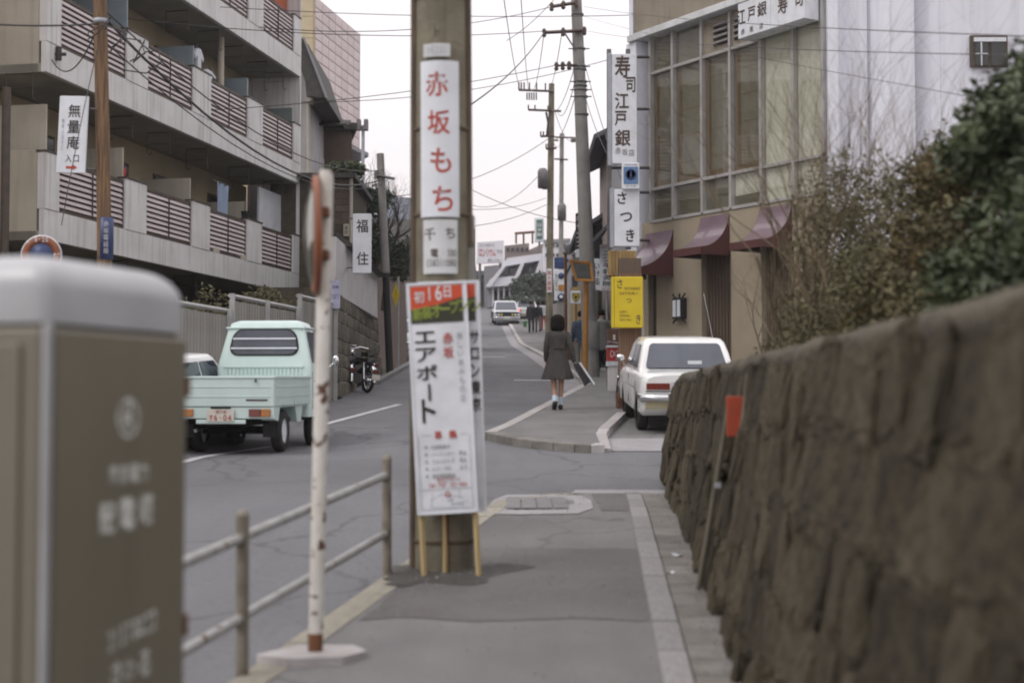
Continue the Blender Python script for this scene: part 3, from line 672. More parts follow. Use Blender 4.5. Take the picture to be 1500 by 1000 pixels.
# ---- stone retaining wall on the right
wa = math.atan2(1, .0617) ; ZT = 1.85
wall = thing('stone_wall', (WB(8), 8, gp(8)), 'rough dark rubble stone wall filling the right foreground beside the pavement', 'wall')
bat = .19
def wp(Y, z, d=0):              # point on the battered face
    return Vector((WB(Y) + (z - gp(Y)) * bat - d, Y + d*.06, z))
rows = []
for Y in ys(-.5, 14.35, .5):
    rows.append([tuple(wp(Y, gp(Y)-.2, -.045)), tuple(wp(Y, ZT-.02, -.045)), (WB(Y)+1.0, Y, ZT-.02), (WB(Y)+1.0, Y, gp(Y)-.2)])
mb = MB(); mb.loft(rows, smooth=False); part('core', mb, M['mortar'], wall, world=True)
rows = []
for Y in ys(-.5, 14.3, .1):
    n1 = noise.noise(Vector((Y*1.8, 3, 1))) * .014; n2 = noise.noise(Vector((Y*4, 9, 5))) * .02
    zt_ = ZT + n1; xt = wp(Y, ZT).x
    if Y > 13.9: zt_ -= (Y-13.9)**2*.6
    n3 = noise.noise(Vector((Y*7, 2, 8)))*.022; n4 = noise.noise(Vector((Y*9, 6, 3)))*.018
    rows.append([(xt-.01+n2+n3, Y, zt_-.11+n4), (xt-.02+n2+n4, Y, zt_-.045+n3), (xt+.012+n2, Y, zt_+n3*.4), (xt+.25, Y, zt_+n2), (xt+.40, Y, zt_-.06), (xt+.40, Y, zt_-.14)])
mb = MB(); mb.loft(rows, smooth=True); part('coping', mb, M['coping'], wall, world=True)
def stone_mesh(seed, m, nm='stone', sub=2, rough_=0, e=.45):
    bm = bmesh.new(); bmesh.ops.create_icosphere(bm, subdivisions=sub, radius=1); q = random.Random(seed); off = Vector((seed*3.1, seed*1.7, 0))
    for v in bm.verts:
        c = v.co.copy()
        p = Vector([math.copysign(abs(t)**e, t) for t in c]); p *= .5
        p *= 1 + .22 * noise.noise(c * 1.1 + off) ; p.z += .06*noise.noise(c*2.3+off)
        p += c * rough_ * (noise.noise(c*4.5+off) + .6*noise.noise(c*10+off)); p.y += rough_*1.5*(noise.noise(c*3+off*2))
        v.co = p
    me = bpy.data.meshes.new(nm); bm.to_mesh(me); bm.free(); me.materials.append(m)
    me.polygons.foreach_set('use_smooth', [False]*len(me.polygons)); return me
SM = [stone_mesh(i, M['stone'], sub=4, rough_=.065, e=.36) for i in range(9)]
z = ZT - .10; row = 0
while z > .0:
    h = rnd.uniform(.24, .33); Y = 1.2 + rnd.uniform(0, .2)
    while Y < 14.25:
        wd = rnd.uniform(.24, .44)
        zc = z - h/2 + rnd.uniform(-.04,.04); yc = Y + wd/2
        if zc > gp(yc) - .05:
            p = wp(yc, zc, rnd.uniform(-.045, -.028)) - Vector(wall.location)
            o = piece('stone', rnd.choice(SM), wall, p, (R(rnd.uniform(-14,14)), R(-11), R(90)-.0617+R(rnd.uniform(-7,7))), (wd*1.20, rnd.uniform(.09,.125), h*1.24))
            o.rotation_euler = (R(-11)+R(rnd.uniform(-6,6)), R(rnd.uniform(-18,18)) if z < ZT-.3 else R(rnd.uniform(-10,10)), R(-90)-.0617+R(rnd.uniform(-6,6)))
        Y += wd
    z -= h
# drain pipes and red marker against the wall
b = at(1043, 875, 7.85)
pm = thing('drain_pipe', (b.x-.03, b.y, gp(b.y)), 'slim brown pipe leaning up the stone wall right of the red marker', 'pipe')
q = at(1088, 548, 8.05); mb = MB(); mb.tube([(b.x+.045,b.y-.1,gp(b.y)), (q.x+.02,q.y-.12,q.z)], .021, n=10); part('pipe', mb, M['pipe'], pm, world=True)
b = at(1027, 845, 8.3); q = at(1069, 584, 8.3)
rm = thing('marker_post', (b.x-.02, b.y, gp(b.y)), 'small red plate on a thin steel post against the stone wall', 'marker')
mb = MB(); mb.tube([(b.x-.03,b.y-.1,gp(b.y)),(q.x-.02,q.y-.17,q.z+.02)], .016, n=10); part('post', mb, M['pipe'], rm, world=True)
c = at(1069, 609, 8.2); part('plate', MB().cbox((c.x-.0,c.y-.20,c.z),(.098,.02,.225)), M['red_marker'], rm, bevel=.004, world=True)
c = at(1056, 708, 8.2); part('plate_clip', MB().cbox((c.x-.04,c.y-.16,c.z),(.03,.03,.03)), M['steel_light'], rm, world=True)
# litter on the gutter
lit = thing('paper_scrap', (1.06, 9.3, ps(9.3)+.001), 'tiny white paper scrap lying on the gutter slabs by the wall', 'litter')
mb = MB(); mb.add([(0,0,.0),(.045,.01,.012),(.05,.05,.004),(.01,.05,.015)], [(0,1,2,3)]); mb.add([(0,0,.001),(.01,.05,.016),(-.02,.04,.02)], [(0,1,2)]); part('paper', mb, M['cloth_white'], lit)
copy_thing(lit, (.98, 8.7, ps(8.7)+.001), 1, 'tiny white paper scrap nearest the camera by the wall foot'); copy_thing(lit, (.48, 12.95, ps(12.95)+.008), 2, 'tiny white paper scrap on the manhole slab')

# loose grit along the kerb, round the pole and at the wall foot
q = random.Random(19); vs = []; mb = MB()
for _ in range(1500):
    k = q.random()
    if k < .4: Y = q.uniform(5, 13); x = WB(Y) - abs(q.gauss(0,.07)) + .02; z = ps(Y) + .002
    elif k < .6: Y = PY + q.gauss(0,.35); x = PX + q.gauss(0,.4); z = ps(Y) + .010
    elif k < .8: Y = q.uniform(4.5, 13); x = K(Y) - abs(q.gauss(0,.12)) - .02; z = gr(Y) + .002
    else: Y = q.uniform(5, 13); x = q.uniform(K(Y)+.2, SR(Y)); z = ps(Y) + .006
    s_ = q.uniform(.003, .011); a = q.uniform(0, 3)
    p = [(x+s_*math.cos(a+t), Y+s_*math.sin(a+t), z) for t in (0, 2.1, 4.2)]; mb.add(p + [(x, Y, z+s_*.9)], [(0,1,3),(1,2,3),(2,0,3)])
g_ = struct('gravel', mb, M['kerb']); g_['kind'] = 'stuff'
# ================================================================ PLANTS
def leaf_cloud(name, blobs, n, size, m, parent, seed=1, droop=0, world=True, elong=2.0, gap=.0):
    q = random.Random(seed); vs = []; fs = []
    tot = sum(b[3]*b[4]*b[5] for b in blobs) if len(blobs[0]) > 4 else None
    ws = [b[3]*b[4]*b[5] for b in blobs]
    for _ in range(n):
        b = q.choices(blobs, ws)[0]
        while True:
            d = Vector((q.uniform(-1,1), q.uniform(-1,1), q.uniform(-1,1)))
            if d.length <= 1: break
        d = d * (.55 + .45 * q.random()) if d.length < .5 else d
        p = Vector((b[0]+d.x*b[3], b[1]+d.y*b[4], b[2]+d.z*b[5]))
        if noise.noise(p * (1.6/size*.09) + Vector((seed, 0, 0))) < gap - .12: continue
        a = Vector((q.gauss(0,1), q.gauss(0,1), q.gauss(0,.7) - droop)).normalized(); c = a.cross(Vector((q.gauss(0,1), q.gauss(0,1), q.gauss(0,1)))).normalized()
        s = size * q.uniform(.6, 1.3); i = len(vs); fold = a.cross(c) * s * .15
        vs += [p, p + a*s*.5 + c*s*.5/elong + fold, p + a*s, p + a*s*.5 - c*s*.5/elong + fold]; fs += [(i, i+1, i+2), (i, i+2, i+3)]
    mb = MB(); mb.add(vs, fs); return part(name, mb, m, parent, world=world)
def branchy(mb, p, d, ln, r, depth, q, spread=.55, up=.15, sides=4, kids=(2,3), shrink=.72):
    pts = [p]; rs = [r]; seg = 3
    for i in range(seg):
        d = (d + Vector((q.gauss(0,.14), q.gauss(0,.14), q.gauss(0,.10)+up*.3))).normalized(); p = p + d*ln/seg; pts.append(p); rs.append(r*(1-.35*(i+1)/seg))
    mb.tube(pts, rs, n=sides, caps=False)
    if depth:
        for k in range(q.randint(*kids)):
            j = q.randint(1, seg) if k else seg
            nd = (d + Vector((q.gauss(0,spread), q.gauss(0,spread), q.gauss(0,spread*.7)+up))).normalized()
            branchy(mb, pts[j], nd, ln*q.uniform(shrink-.12, shrink+.1), rs[j]*.68, depth-1, q, spread, up, max(3, sides-1), kids, shrink)
def bed(name, Y0, Y1): pass
mbd = MB(); rows = [[(WB(Y)+.62, Y, gp(Y)-.3), (WB(Y)+.62, Y, ZT-.1), (9, Y, ZT+.05), (9, Y, gp(Y)-.3)] for Y in ys(1, 14.25, .5)]
mbd.loft(rows, smooth=False); struct('planting_bed', mbd, M['soil'])
# big dark evergreen by the camera
def shrub(name, x, y, z, label, cat, group=None): return thing(name, (x, y, z), label, cat, group=group)
q = random.Random(3)
s1 = shrub('evergreen_shrub', 2.55, 6.4, ZT-.05, 'dense dark green evergreen shrub above the stone wall at the right edge', 'shrub')
mb = MB()
for k in range(6): branchy(mb, Vector((2.6+q.uniform(-.2,.3), 6.4+q.uniform(-.3,.3), ZT-.1)), Vector((q.uniform(-.3,.5), q.uniform(-.4,.4), 1)).normalized(), .42, .025, 3, q)
part('stem', mb, M['bark'], s1, world=True)
bl = [(2.30,6.3,2.12,.42,.6,.33),(2.65,6.6,2.35,.55,.7,.55),(2.2,6.1,1.98,.28,.5,.22),(2.45,6.3,2.72,.36,.5,.34),(2.75,6.4,2.95,.45,.5,.45),(2.9,6.3,2.2,.6,.9,.45),(2.10,6.3,2.52,.14,.25,.14),(2.12,6.4,2.75,.16,.3,.13),(2.95,6.5,3.1,.4,.4,.35),(2.75,6.4,3.2,.3,.3,.22),(2.55,6.4,2.98,.22,.3,.2),(2.3,6.0,2.4,.3,.4,.3),(2.5,5.6,2.3,.5,.5,.5),(2.2,5.2,2.1,.35,.4,.35),
      (2.0,5.0,2.0,.25,.7,.22),(1.9,4.5,2.0,.22,.5,.2)]
q = random.Random(77)
for b_ in list(bl):
    for _ in range(5):
        d = Vector((q.gauss(0,1),q.gauss(0,1),q.gauss(.3,1))).normalized(); k_ = q.uniform(.16,.42)
        bl.append((b_[0]+d.x*b_[3]*1.0, b_[1]+d.y*b_[4], b_[2]+d.z*b_[5]*1.0, b_[3]*k_, b_[4]*k_, b_[5]*k_*1.3))
leaf_cloud('crown', bl + [(2.62,7.0,2.9,.4,.4,.4),(2.35,5.9,2.0,.3,.5,.25)], 95000, .062, M['leaf_dark'], s1, 5, gap=.075)
s2 = shrub('azalea_shrub', 2.2, 8.2, ZT-.05, 'low rusty olive leaved shrub between the bare twigs and the evergreen', 'shrub')
mb = MB()
for k in range(7): branchy(mb, Vector((2.3+q.uniform(-.3,.3), 8.2+q.uniform(-.3,.3), ZT-.1)), Vector((q.uniform(-.6,.6), q.uniform(-.4,.4), 1)).normalized(), .45, .018, 3, q)
part('stem', mb, M['twig'], s2, world=True)
leaf_cloud('crown', [(2.15,8.2,1.98,.38,.4,.18),(2.45,8.4,2.2,.45,.4,.35),(2.3,7.8,2.45,.3,.3,.2),(2.75,8.0,2.5,.4,.4,.4),(2.6,8.2,2.8,.35,.4,.3)], 12000, .05, M['leaf_rust'], s2, 8, gap=.06)
leaf_cloud('foliage', [(2.1,8.6,1.95,.3,.4,.2),(2.5,8.5,2.15,.4,.4,.4),(2.2,8.4,2.25,.35,.3,.3),(2.6,8.6,2.5,.35,.3,.35),(1.95,8.9,2.0,.2,.3,.2),(2.2,7.6,2.1,.3,.3,.28),(2.4,7.7,2.4,.25,.3,.3),(2.45,8.3,2.75,.3,.3,.3),(2.7,8.4,2.95,.3,.3,.25)], 20000, .045, M['leaf_olive'], s2, 9, gap=.045)
s3 = shrub('bare_shrub', 2.3, 9.6, ZT-.05, 'tangled bare twiggy shrub in front of the white fluted wall', 'shrub')
mb = MB(); q = random.Random(11)
for k in range(26):
    x0 = 2.0 + q.uniform(-.12,1.0); branchy(mb, Vector((x0, 9.6+q.uniform(-.35,.35), ZT-.12)), Vector((q.gauss(0,.26)-.05, q.gauss(0,.2), 1)).normalized(), q.uniform(.6,.95), .014, 5 if k % 3 == 0 else 4, q, spread=.5, up=.25, sides=4, kids=(2,3), shrink=.78)
part('stem', mb, M['twig'], s3, world=True)
leaf_cloud('foliage', [(2.2,9.9,1.95,.5,.4,.2),(2.05,9.6,2.15,.3,.4,.35),(2.45,9.7,2.3,.5,.4,.45),(2.3,9.5,2.85,.45,.4,.45),(2.75,9.6,2.7,.4,.4,.5),(3.0,9.6,3.0,.4,.4,.5),(2.4,9.0,2.2,.5,.4,.5),(2.0,9.2,2.0,.25,.4,.25),(2.15,9.6,2.6,.3,.4,.3)], 19000, .036, M['leaf_olive'], s3, 12, gap=.05)
s4 = shrub('leafy_shrub', 2.0, 12.2, ZT-.05, 'thin olive green shrub at the far end of the stone wall beside the awning', 'shrub')
mb = MB()
for k in range(10): branchy(mb, Vector((2.55+q.uniform(-.25,.35), 12.2+q.uniform(-.3,.3), ZT-.3)), Vector((q.uniform(-.3,.3), q.uniform(-.3,.3), 1)).normalized(), .62, .014, 4, q, up=.2)
part('stem', mb, M['twig'], s4, world=True)
leaf_cloud('crown', [(2.55,12.2,2.15,.22,.4,.36),(2.75,12.2,2.7,.32,.4,.5),(3.0,12.2,2.3,.4,.4,.6),(2.95,12.2,3.2,.35,.35,.4)], 9000, .05, M['leaf_olive'], s4, 14, gap=.13)
def tree(name, x, y, z0, H, label, blobs, n, size, m, trunk_r=.12, seed=1, gap=.04, group=None, bare=0):
    t = thing(name, (x, y, z0), label, 'tree', group=group); qq = random.Random(seed); mb = MB()
    d = Vector((qq.uniform(-.06,.06), 0, 1)).normalized()
    branchy(mb, Vector((x,y,z0-.3)), d, H*.5, trunk_r, bare or 4, qq, spread=.5, up=.12, sides=6, kids=(3,4) if bare else (2,3), shrink=.66 if bare else .6)
    part('trunk', mb, M['twig_dark'] if bare else M['bark'], t, world=True)
    if blobs: leaf_cloud('crown', blobs, n, size, m, t, seed, gap=gap)
    return t
# ================================================================ LEFT: apartment block with balconies
dF = Vector((-.192, -1, 0)).normalized()                 # along the facade, from the far end to the near end
FE = Vector((-5.26, 35, 0))
ab = thing('apartment_building', (FE.x, FE.y, gr(33)), 'grey concrete apartment block with slatted balconies on the left', 'building', rz=math.atan2(dF.y, dF.x))
# local: x along facade (0 far .. 12.3 near), y = outward is +? compute
ax = Vector((dF.x, dF.y, 0)); ay = Vector((-dF.y, dF.x, 0))          # local +y ; towards the street
sgn = 1 if ay.x > 0 else -1                                           # street side sign
zb0 = ab.location.z
def S(a, b): return (min(sgn*a, sgn*b), max(sgn*a, sgn*b))            # outward range -> local y range
LT = 12.28; FZ = [4.19 - zb0, 6.93 - zb0, 9.60 - zb0, 12.3 - zb0]
piers = [(0,.45),(2.55,3.45),(5.55,6.45),(8.55,9.42),(11.82,12.28)]
pans = [(.45,2.55),(3.45,5.55),(6.45,8.55),(9.42,11.82)]
me_sl = {}
for fi, z in enumerate(FZ):
    y0, y1 = S(0, -1.35)
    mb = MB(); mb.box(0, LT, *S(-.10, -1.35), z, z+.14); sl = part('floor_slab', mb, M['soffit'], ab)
    mb = MB(); mb.box(-.002, LT+.002, *S(.0,-.10), z-.003, z+.50); part('balcony_upstand', mb, M['balcony'], ab, bevel=.008)
    if fi == 3: continue
    for a, b in piers:
        mb = MB(); mb.box(a+.0, b, *S(.012,-.14), z+.50, z+1.43); part('balcony_pier', mb, M['balcony'], ab, bevel=.01)
        mb = MB(); mb.box(a-.015, b+.015, *S(.025,-.16), z+1.432, z+1.462); part('pier_cap', mb, M['frame_brown'], ab)
    for a, b in pans:
        rl = part('railing', MB().box(a+.0, b, *S(-.03,-.06), z+1.34, z+1.40).box(a, b, *S(-.03,-.06), z+.502, z+.56).box(a, a+.05, *S(-.03,-.065), z+.56, z+1.34).box(b-.05, b, *S(-.03,-.065), z+.56, z+1.34).box((a+b)/2-.012, (a+b)/2+.012, *S(-.01,-.03), z+.56, z+1.34), M['frame_brown'], ab)
        ln = b - a - .1
        k_ = round(ln, 2)
        if k_ not in me_sl: me_sl[k_] = MB().box(-ln/2, ln/2, -.012, .012, -.032, .032).mesh('slat', M['slat'])
        for i in range(8):
            piece('slat', me_sl[k_], rl, ((a+b)/2, sgn*(-.045), z + .615 + i*.096), (R(22)*sgn, 0, 0))
        mb = MB().box(a+.05, b-.05, *S(-.085,-.095), z+.53, z+1.34); part('railing_backing', mb, M['slat_brown'], ab)
# near end panels (solid) of each balcony
for z in FZ[:3]:
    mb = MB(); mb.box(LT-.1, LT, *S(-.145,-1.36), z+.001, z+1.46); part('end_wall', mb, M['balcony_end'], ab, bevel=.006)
mb = MB(); mb.prism([(0,0),(1.05,0),(1.05,.62),(.85,.85),(.0,.85)], 0, .04, 'x')
mb.xf(Matrix.Translation((LT-.5, sgn*-.25, FZ[0]+1.46)) @ Matrix.Diagonal((1, -sgn, 1, 1)))
part('partition_board', mb, M['board_cream'], ab)
part('end_wall', MB().box(-.08, -.004, *S(-.0,-1.36), FZ[0]-2.6, FZ[3]+1.4), M['balcony'], ab)
# recessed back wall with openings
depth = -1.38
for fi, z in enumerate([FZ[0]-2.7] + FZ):
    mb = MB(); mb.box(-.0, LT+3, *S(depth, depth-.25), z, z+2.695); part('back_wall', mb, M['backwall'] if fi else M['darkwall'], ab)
    for k, (a, b) in enumerate(((.35,2.4),(3.5,5.3),(6.6,8.5),(9.6,11.6))):
        w_ = part('window', MB().box(a-.05, b+.05, *S(depth+.04, depth+.005), z+.2, z+2.2), M['frame_brown'], ab)
        part('pane', MB().box(a, (a+b)/2-.03, *S(depth+.05, depth+.042), z+.26, z+2.14), M['glass_dark'], w_)
        part('pane', MB().box((a+b)/2+.03, b, *S(depth+.05, depth+.042), z+.26, z+2.14), M['glass_dark'], w_)
# unit partitions showing above the rails
def px2u(px):                                          # photo column -> distance along the facade
    r = (px-750)/F; Yv = 11.98/(.192-r); return (35 - Yv) / -dF.y * 1.0
def partition(px, fi, top, m, w0=-.2, w1=-1.3):
    u = px2u(px); z = FZ[fi]; part('partition_board', MB().box(u-.02, u+.02, *S(w0, w1), z+.16, z+top), m, ab, bevel=.004)
partition(293,1,1.98,M['board_blue']); partition(372,1,1.98,M['board_blue']); partition(437,1,1.9,M['board_green'])
partition(192,0,2.05,M['board_cream']); partition(290,0,1.95,M['board_cream']); partition(372,0,1.9,M['board_cream'])
partition(196,1,2.69,M['board_blue']); partition(380,2,1.9,M['board_blue']); partition(300,2,1.9,M['board_blue'])
part('partition_board', MB().box(-.0,.9,*S(-.35,-.40),FZ[2]+.16,FZ[2]+2.6), M['orange_wall'], ab, label='orange red panel on the top balcony')
part('partition_board', MB().box(.05,1.55,*S(-.45,-.50),FZ[0]+1.47,FZ[0]+2.45), M['sign_white'], ab, label='pale bluish screen at the far end of the first balcony')
part('downpipe', MB().tube([(LT+.85,sgn*-.2,FZ[0]-.6),(LT+.85,sgn*-.2,FZ[0]+2.3)], .07, n=8), M['frame_brown'], ab)
u = px2u(348); part('column', MB().tube([(u,sgn*-.45,FZ[1]+.14),(u,sgn*-.45,FZ[2])], .075, n=14), M['balcony_end'], ab)
u = px2u(150); part('column', MB().tube([(u,sgn*-.45,FZ[0]+.14),(u,sgn*-.45,FZ[1])], .06, n=14), M['balcony_end'], ab)
# drying-pole brackets hanging from the slabs
mb = MB(); mb.tube([(-.24,0,0),(-.24,0,-.42),(-.19,0,-.46),(-.15,0,-.42)], .009, n=4); mb.tube([(.24,0,0),(.24,0,-.42),(.29,0,-.46),(.33,0,-.42)], .009, n=4); mb.tube([(-.24,0,-.02),(.24,0,-.02)], .012, n=4); mb.tube([(-.24,0,-.25),(.24,0,-.25)], .006, n=4)
bm_ = mb.mesh('drying_bracket', M['frame_brown'])
for fi, pxs in ((1,(60,205,260,315,375,424)),(2,(285,330,365,400,424)),(0,(200,300))):
    for px in pxs:
        piece('drying_bracket', bm_, ab, (px2u(px), sgn*-.45, FZ[fi]-.005), (0,0,R(90)))
# pale rounded duct at the far end
mb = MB(); mb.loft([rrect(-.62,-.12,min(sgn*.1,sgn*-.35),max(sgn*.1,sgn*-.35),z,.1) for z in (FZ[0]-.35, FZ[0]+1.35)] + [rrect(-.58,-.16,min(sgn*.06,sgn*-.31),max(sgn*.06,sgn*-.31),FZ[0]+1.45,.1)])
dc = solo('duct_box', MB(), None, 'tall white rounded duct box at the far corner of the apartment balconies', 'duct')
bpy.data.objects.remove(dc)
dct = thing('duct_box', tuple(ab.location), 'tall white rounded duct box at the far corner of the apartment balconies', 'duct', rz=ab.rotation_euler.z)
part('casing', mb, M['sign_white'], dct); part('handle', MB().box(-.4,-.34,*S(.102,.12),FZ[0]+.3,FZ[0]+.36).box(-.4,-.34,*S(.102,.12),FZ[0]+1.0,FZ[0]+1.06), M['frame_brown'], dct)
part('pedestal', MB().box(-.55,-.15,*S(-.05,-.3),-.4,FZ[0]-.355), M['fence_post'], dct)
# laundry and small clutter on the balconies
def onfac(px, fi, out, dz): 
    u = px2u(px); p = ab.matrix_basis @ Vector((u, sgn*out, FZ[fi]+dz)); return p
p = onfac(335, 0, -.18, 1.35)
tw = thing('towel', tuple(p), 'pale blue bath towel hanging over the lower balcony rail', 'towel', rz=ab.rotation_euler.z)
mb = MB(); rings = [[(x, .03*math.sin(x*22+z*2), z) for x in [(-.33+.066*i) for i in range(11)]] for z in (.0,.25,.5,.72)]
mb.loft(rings, caps=False, closed=False); part('cloth', mb, M['towel_blue'], tw)
part('pole', MB().tube([(-.5,0,.72),(.5,0,.74)], .012, n=6), M['steel'], tw)
for px, fi, lab, m_, sz in ((303,1,'white shirt hanging in the shade of the second balcony','cloth_white',(.26,.5)),(318,1,'second white garment drying low on the second balcony','cloth_white',(.4,.25)),(196,0,'reddish small laundry behind the lower balcony board','cloth_red',(.08,.2))):
    p = onfac(px, fi, -.25, 1.50 if px != 318 else 1.42); g = thing('laundry', tuple(p), lab, 'laundry', rz=ab.rotation_euler.z)
    mb = MB(); W2, H2 = sz; prof = [(-W2*.35,0),(W2*.35,0),(W2*.35,H2*.7),(W2*.75,H2*.5),(W2*.85,H2*.68),(W2*.3,H2),(-W2*.3,H2),(-W2*.85,H2*.68),(-W2*.75,H2*.5),(-W2*.35,H2*.7)]
    mb.prism(prof, -.03, .03); part('cloth', mb, M[m_], g, bevel=.02)
    part('hanger', MB().tube([(-W2*.5,0,H2),(0,0,H2+.1),(W2*.5,0,H2)], .008, n=4), M['steel'], g)
p = onfac(362, 0, -.08, 1.46); fp = thing('flower_pot', tuple(p), 'small dark pot with a dead stem on the lower balcony ledge', 'pot')
part('pot', MB().lathe([(.06,0),(.09,.14),(.10,.15),(.08,.15)], n=12), M['cloth_black'], fp); part('stem', MB().tube([(0,0,.12),(.01,0,.5)], .012, n=5), M['twig_dark'], fp)
for k, (px, o_) in enumerate(((315, 'breeze block on the upstand below the middle lower railing'), (355, 'breeze block beside the far pier on the lower upstand'))):
    p = onfac(px, 0, -.05, .501); bb = thing('breeze_block', tuple(p), 'pale '+o_, 'block', rz=ab.rotation_euler.z)
    part('body', MB().box(-.2,-.12,-.05,.03,0,.1).box(-.09,-.01,-.05,.03,0,.1).box(.02,.1,-.05,.03,0,.1).box(-.2,.1,.031,.05,0,.1), M['board_cream'], bb)
p = onfac(76, 1, .05, .35); ins = thing('insulator_bracket', tuple(p), 'dark service insulator bracket fixed to the near corner of the second balcony', 'insulator')
part('body', MB().tube([(0,0,-.1),(0,0,.12)], .05, n=8).tube([(-.12,0,0),(.12,0,0)], .03, n=6), M['wire'], ins)
# ---- fence along the road
FX = lambda Y: -3.4 + .175 * (Y - 27)
fn = thing('plank_fence', (FX(23), 23, gr(23)), 'stepped grey fence of vertical boards in front of the apartment block', 'fence')
def fzat(px, py, Y): return at(px, py, Y).z
secs = [(14.0, 21.6, 2.95), (21.72, 24.8, 3.19), (24.9, 27.0, 3.42)]
bmh = {}
for a, b, zt_ in secs:
    nB = int((b - a) / .115)
    for i in range(nB):
        Y = a + .06 + (b - a) * i / nB; h = zt_ - gr(Y)
        if 'pl' not in bmh: bmh['pl'] = MB().box(-.05,.05,-.012,.012,0,1).mesh('board', M['fence_grey'])
        piece('board', bmh['pl'], fn, Vector((FX(Y), Y, gr(Y)-.05)) - fn.location, (0,0,R(90)-.175), (1,1,h - .02 + rnd.uniform(-.006,.004)))
    for Yp in (a, (a+b)/2, b):
        p = Vector((FX(Yp)+.05, Yp, 0)); mb = MB().cbox((p.x,p.y,(gr(Yp)+zt_)/2),(.07,.07,zt_-gr(Yp)+.06)); part('post', mb, M['fence_post'], fn, world=True)
    mb = MB().tube([(FX(a),a,zt_),(FX(b),b,zt_)], .035, n=4, smooth=False); part('top_rail', mb, M['fence_post'], fn, world=True)
# foliage scraps in the dark void over the fence
hb = thing('hedge_plant', (FX(22)-.9, 22, gr(22)), 'brownish straggly plant showing over the grey fence', 'plant')
leaf_cloud('foliage', [(FX(22)-.6,22,3.0,.5,.8,.4),(FX(25)-.6,25,3.3,.4,1,.3)], 1500, .09, M['leaf_olive'], hb, 21, gap=.1)
part('stem', MB().tube([(FX(22)-.7,22,1.2),(FX(22)-.6,22,3.1)], .03, n=5), M['bark'], hb, world=True)
# ---- wooden pole with tag, hanging sign
def pole_thing(name, base, top_px, Y, r0, r1, m, label, n=14, cat='utility pole', zbase=None):
    zb_ = gr(Y) if zbase is None else zbase
    T = at(*top_px, Y); t = thing(name, (base, Y, zb_), label, cat)
    part('shaft', MB().tube([(base,Y,zb_-.3),((base+T.x)/2,Y,(zb_+T.z)/2),(T.x,Y,T.z)], [r0,(r0+r1)/2,r1], n=n), m, t, world=True)
    return t, T
YW = 17.6
wpb = at(162, 380, YW).x
wt, T = pole_thing('wooden_pole', wpb, (142,-260), YW, .094, .078, M['wood_pole'], 'brown creosoted wooden utility pole in front of the apartment balconies')
c = at(148, 32, YW); part('band', MB().lathe([(.085,-.03),(.093,-.028),(.093,.028),(.085,.03)], c=(c.x,c.y,c.z), n=16), M['steel_light'], wt, world=True)
c = at(155, 350, YW); part('number_sleeve', MB().lathe([(.090,-.26),(.0955,-.258),(.0955,.26),(.090,.262)], c=(c.x,c.y,c.z), n=16), M['navy_sign'], wt, world=True)
letters('lettering', vcol('赤坂電話局', 0, .22, -.2, .06, .8), M['ink_white'], wt, (c.x+.03,c.y-.093,c.z), (1,0,0), (0,0,1))
sgt = thing('hanging_sign', tuple(at(106, 197, YW-.15)), 'white upright board lettered in black with a red arrow hung beside the wooden pole', 'sign')
cs, cU = at(106,197,YW-.15), Vector((1,-.12,0)).normalized()
W_, H_ = 44/F*YW, 113/F*YW
def face_board(root, c, U, W_, H_, th, m, name='panel', bevel=.006, tilt=0):
    ang_ = math.atan2(U.y, U.x); mb = MB().box(-W_/2, W_/2, 0, th, -H_/2, H_/2)
    q_ = Matrix.Translation(c) @ Matrix.Rotation(ang_, 4, 'Z') @ Matrix.Rotation(tilt, 4, 'Y'); mb.xf(q_); return part(name, mb, m, root, bevel=bevel, world=True)
tl = R(2.2)
V_ = (Matrix.Rotation(tl,3,'Y') @ Vector((0,0,1))); U_ = Matrix.Rotation(math.atan2(cU.y,cU.x),3,'Z') @ (Matrix.Rotation(tl,3,'Y') @ Vector((1,0,0)))
face_board(sgt, cs, cU, W_, H_, .03, M['sign_white'], tilt=tl)
V2 = U_.cross(Vector((0,0,0)) + (Matrix.Rotation(math.atan2(cU.y,cU.x),3,'Z') @ Vector((0,-1,0)))) * 1
V2 = (Matrix.Rotation(math.atan2(cU.y,cU.x),3,'Z') @ (Matrix.Rotation(tl,3,'Y') @ Vector((0,0,1))))
letters('lettering', vcol('無量庵', .015, .39, -.20, .155, .82) + [('入', -.035, -.30, .08, .09), ('口', .065, -.30, .075, .085)] , M['ink'], sgt, cs, U_, V2, off=.012)
letters('lettering', vcol('蕎麦ふるさと', -.125, .20, -.2, .04, .8), M['ink_grey'], sgt, cs, U_, V2)
mb = MB(); mb.add([cs + U_*a + V2*b - cU.cross(Vector((0,0,1)))*(-.0)+ U_.cross(V2)*.004 for a, b in ((-.06,-.425),(.03,-.425),(.03,-.44),(.085,-.41),(.03,-.375),(.03,-.395),(-.06,-.395))], [tuple(range(7))]); part('arrow', mb, M['ink_red'], sgt, world=True)
for z in (.33,-.42): part('bracket', MB().tube([cs+V2*z+U_*.2+Vector((0,.03,0)), Vector((at(150,197,YW).x, YW, cs.z+z))], .012, n=6), M['steel'], sgt, world=True)
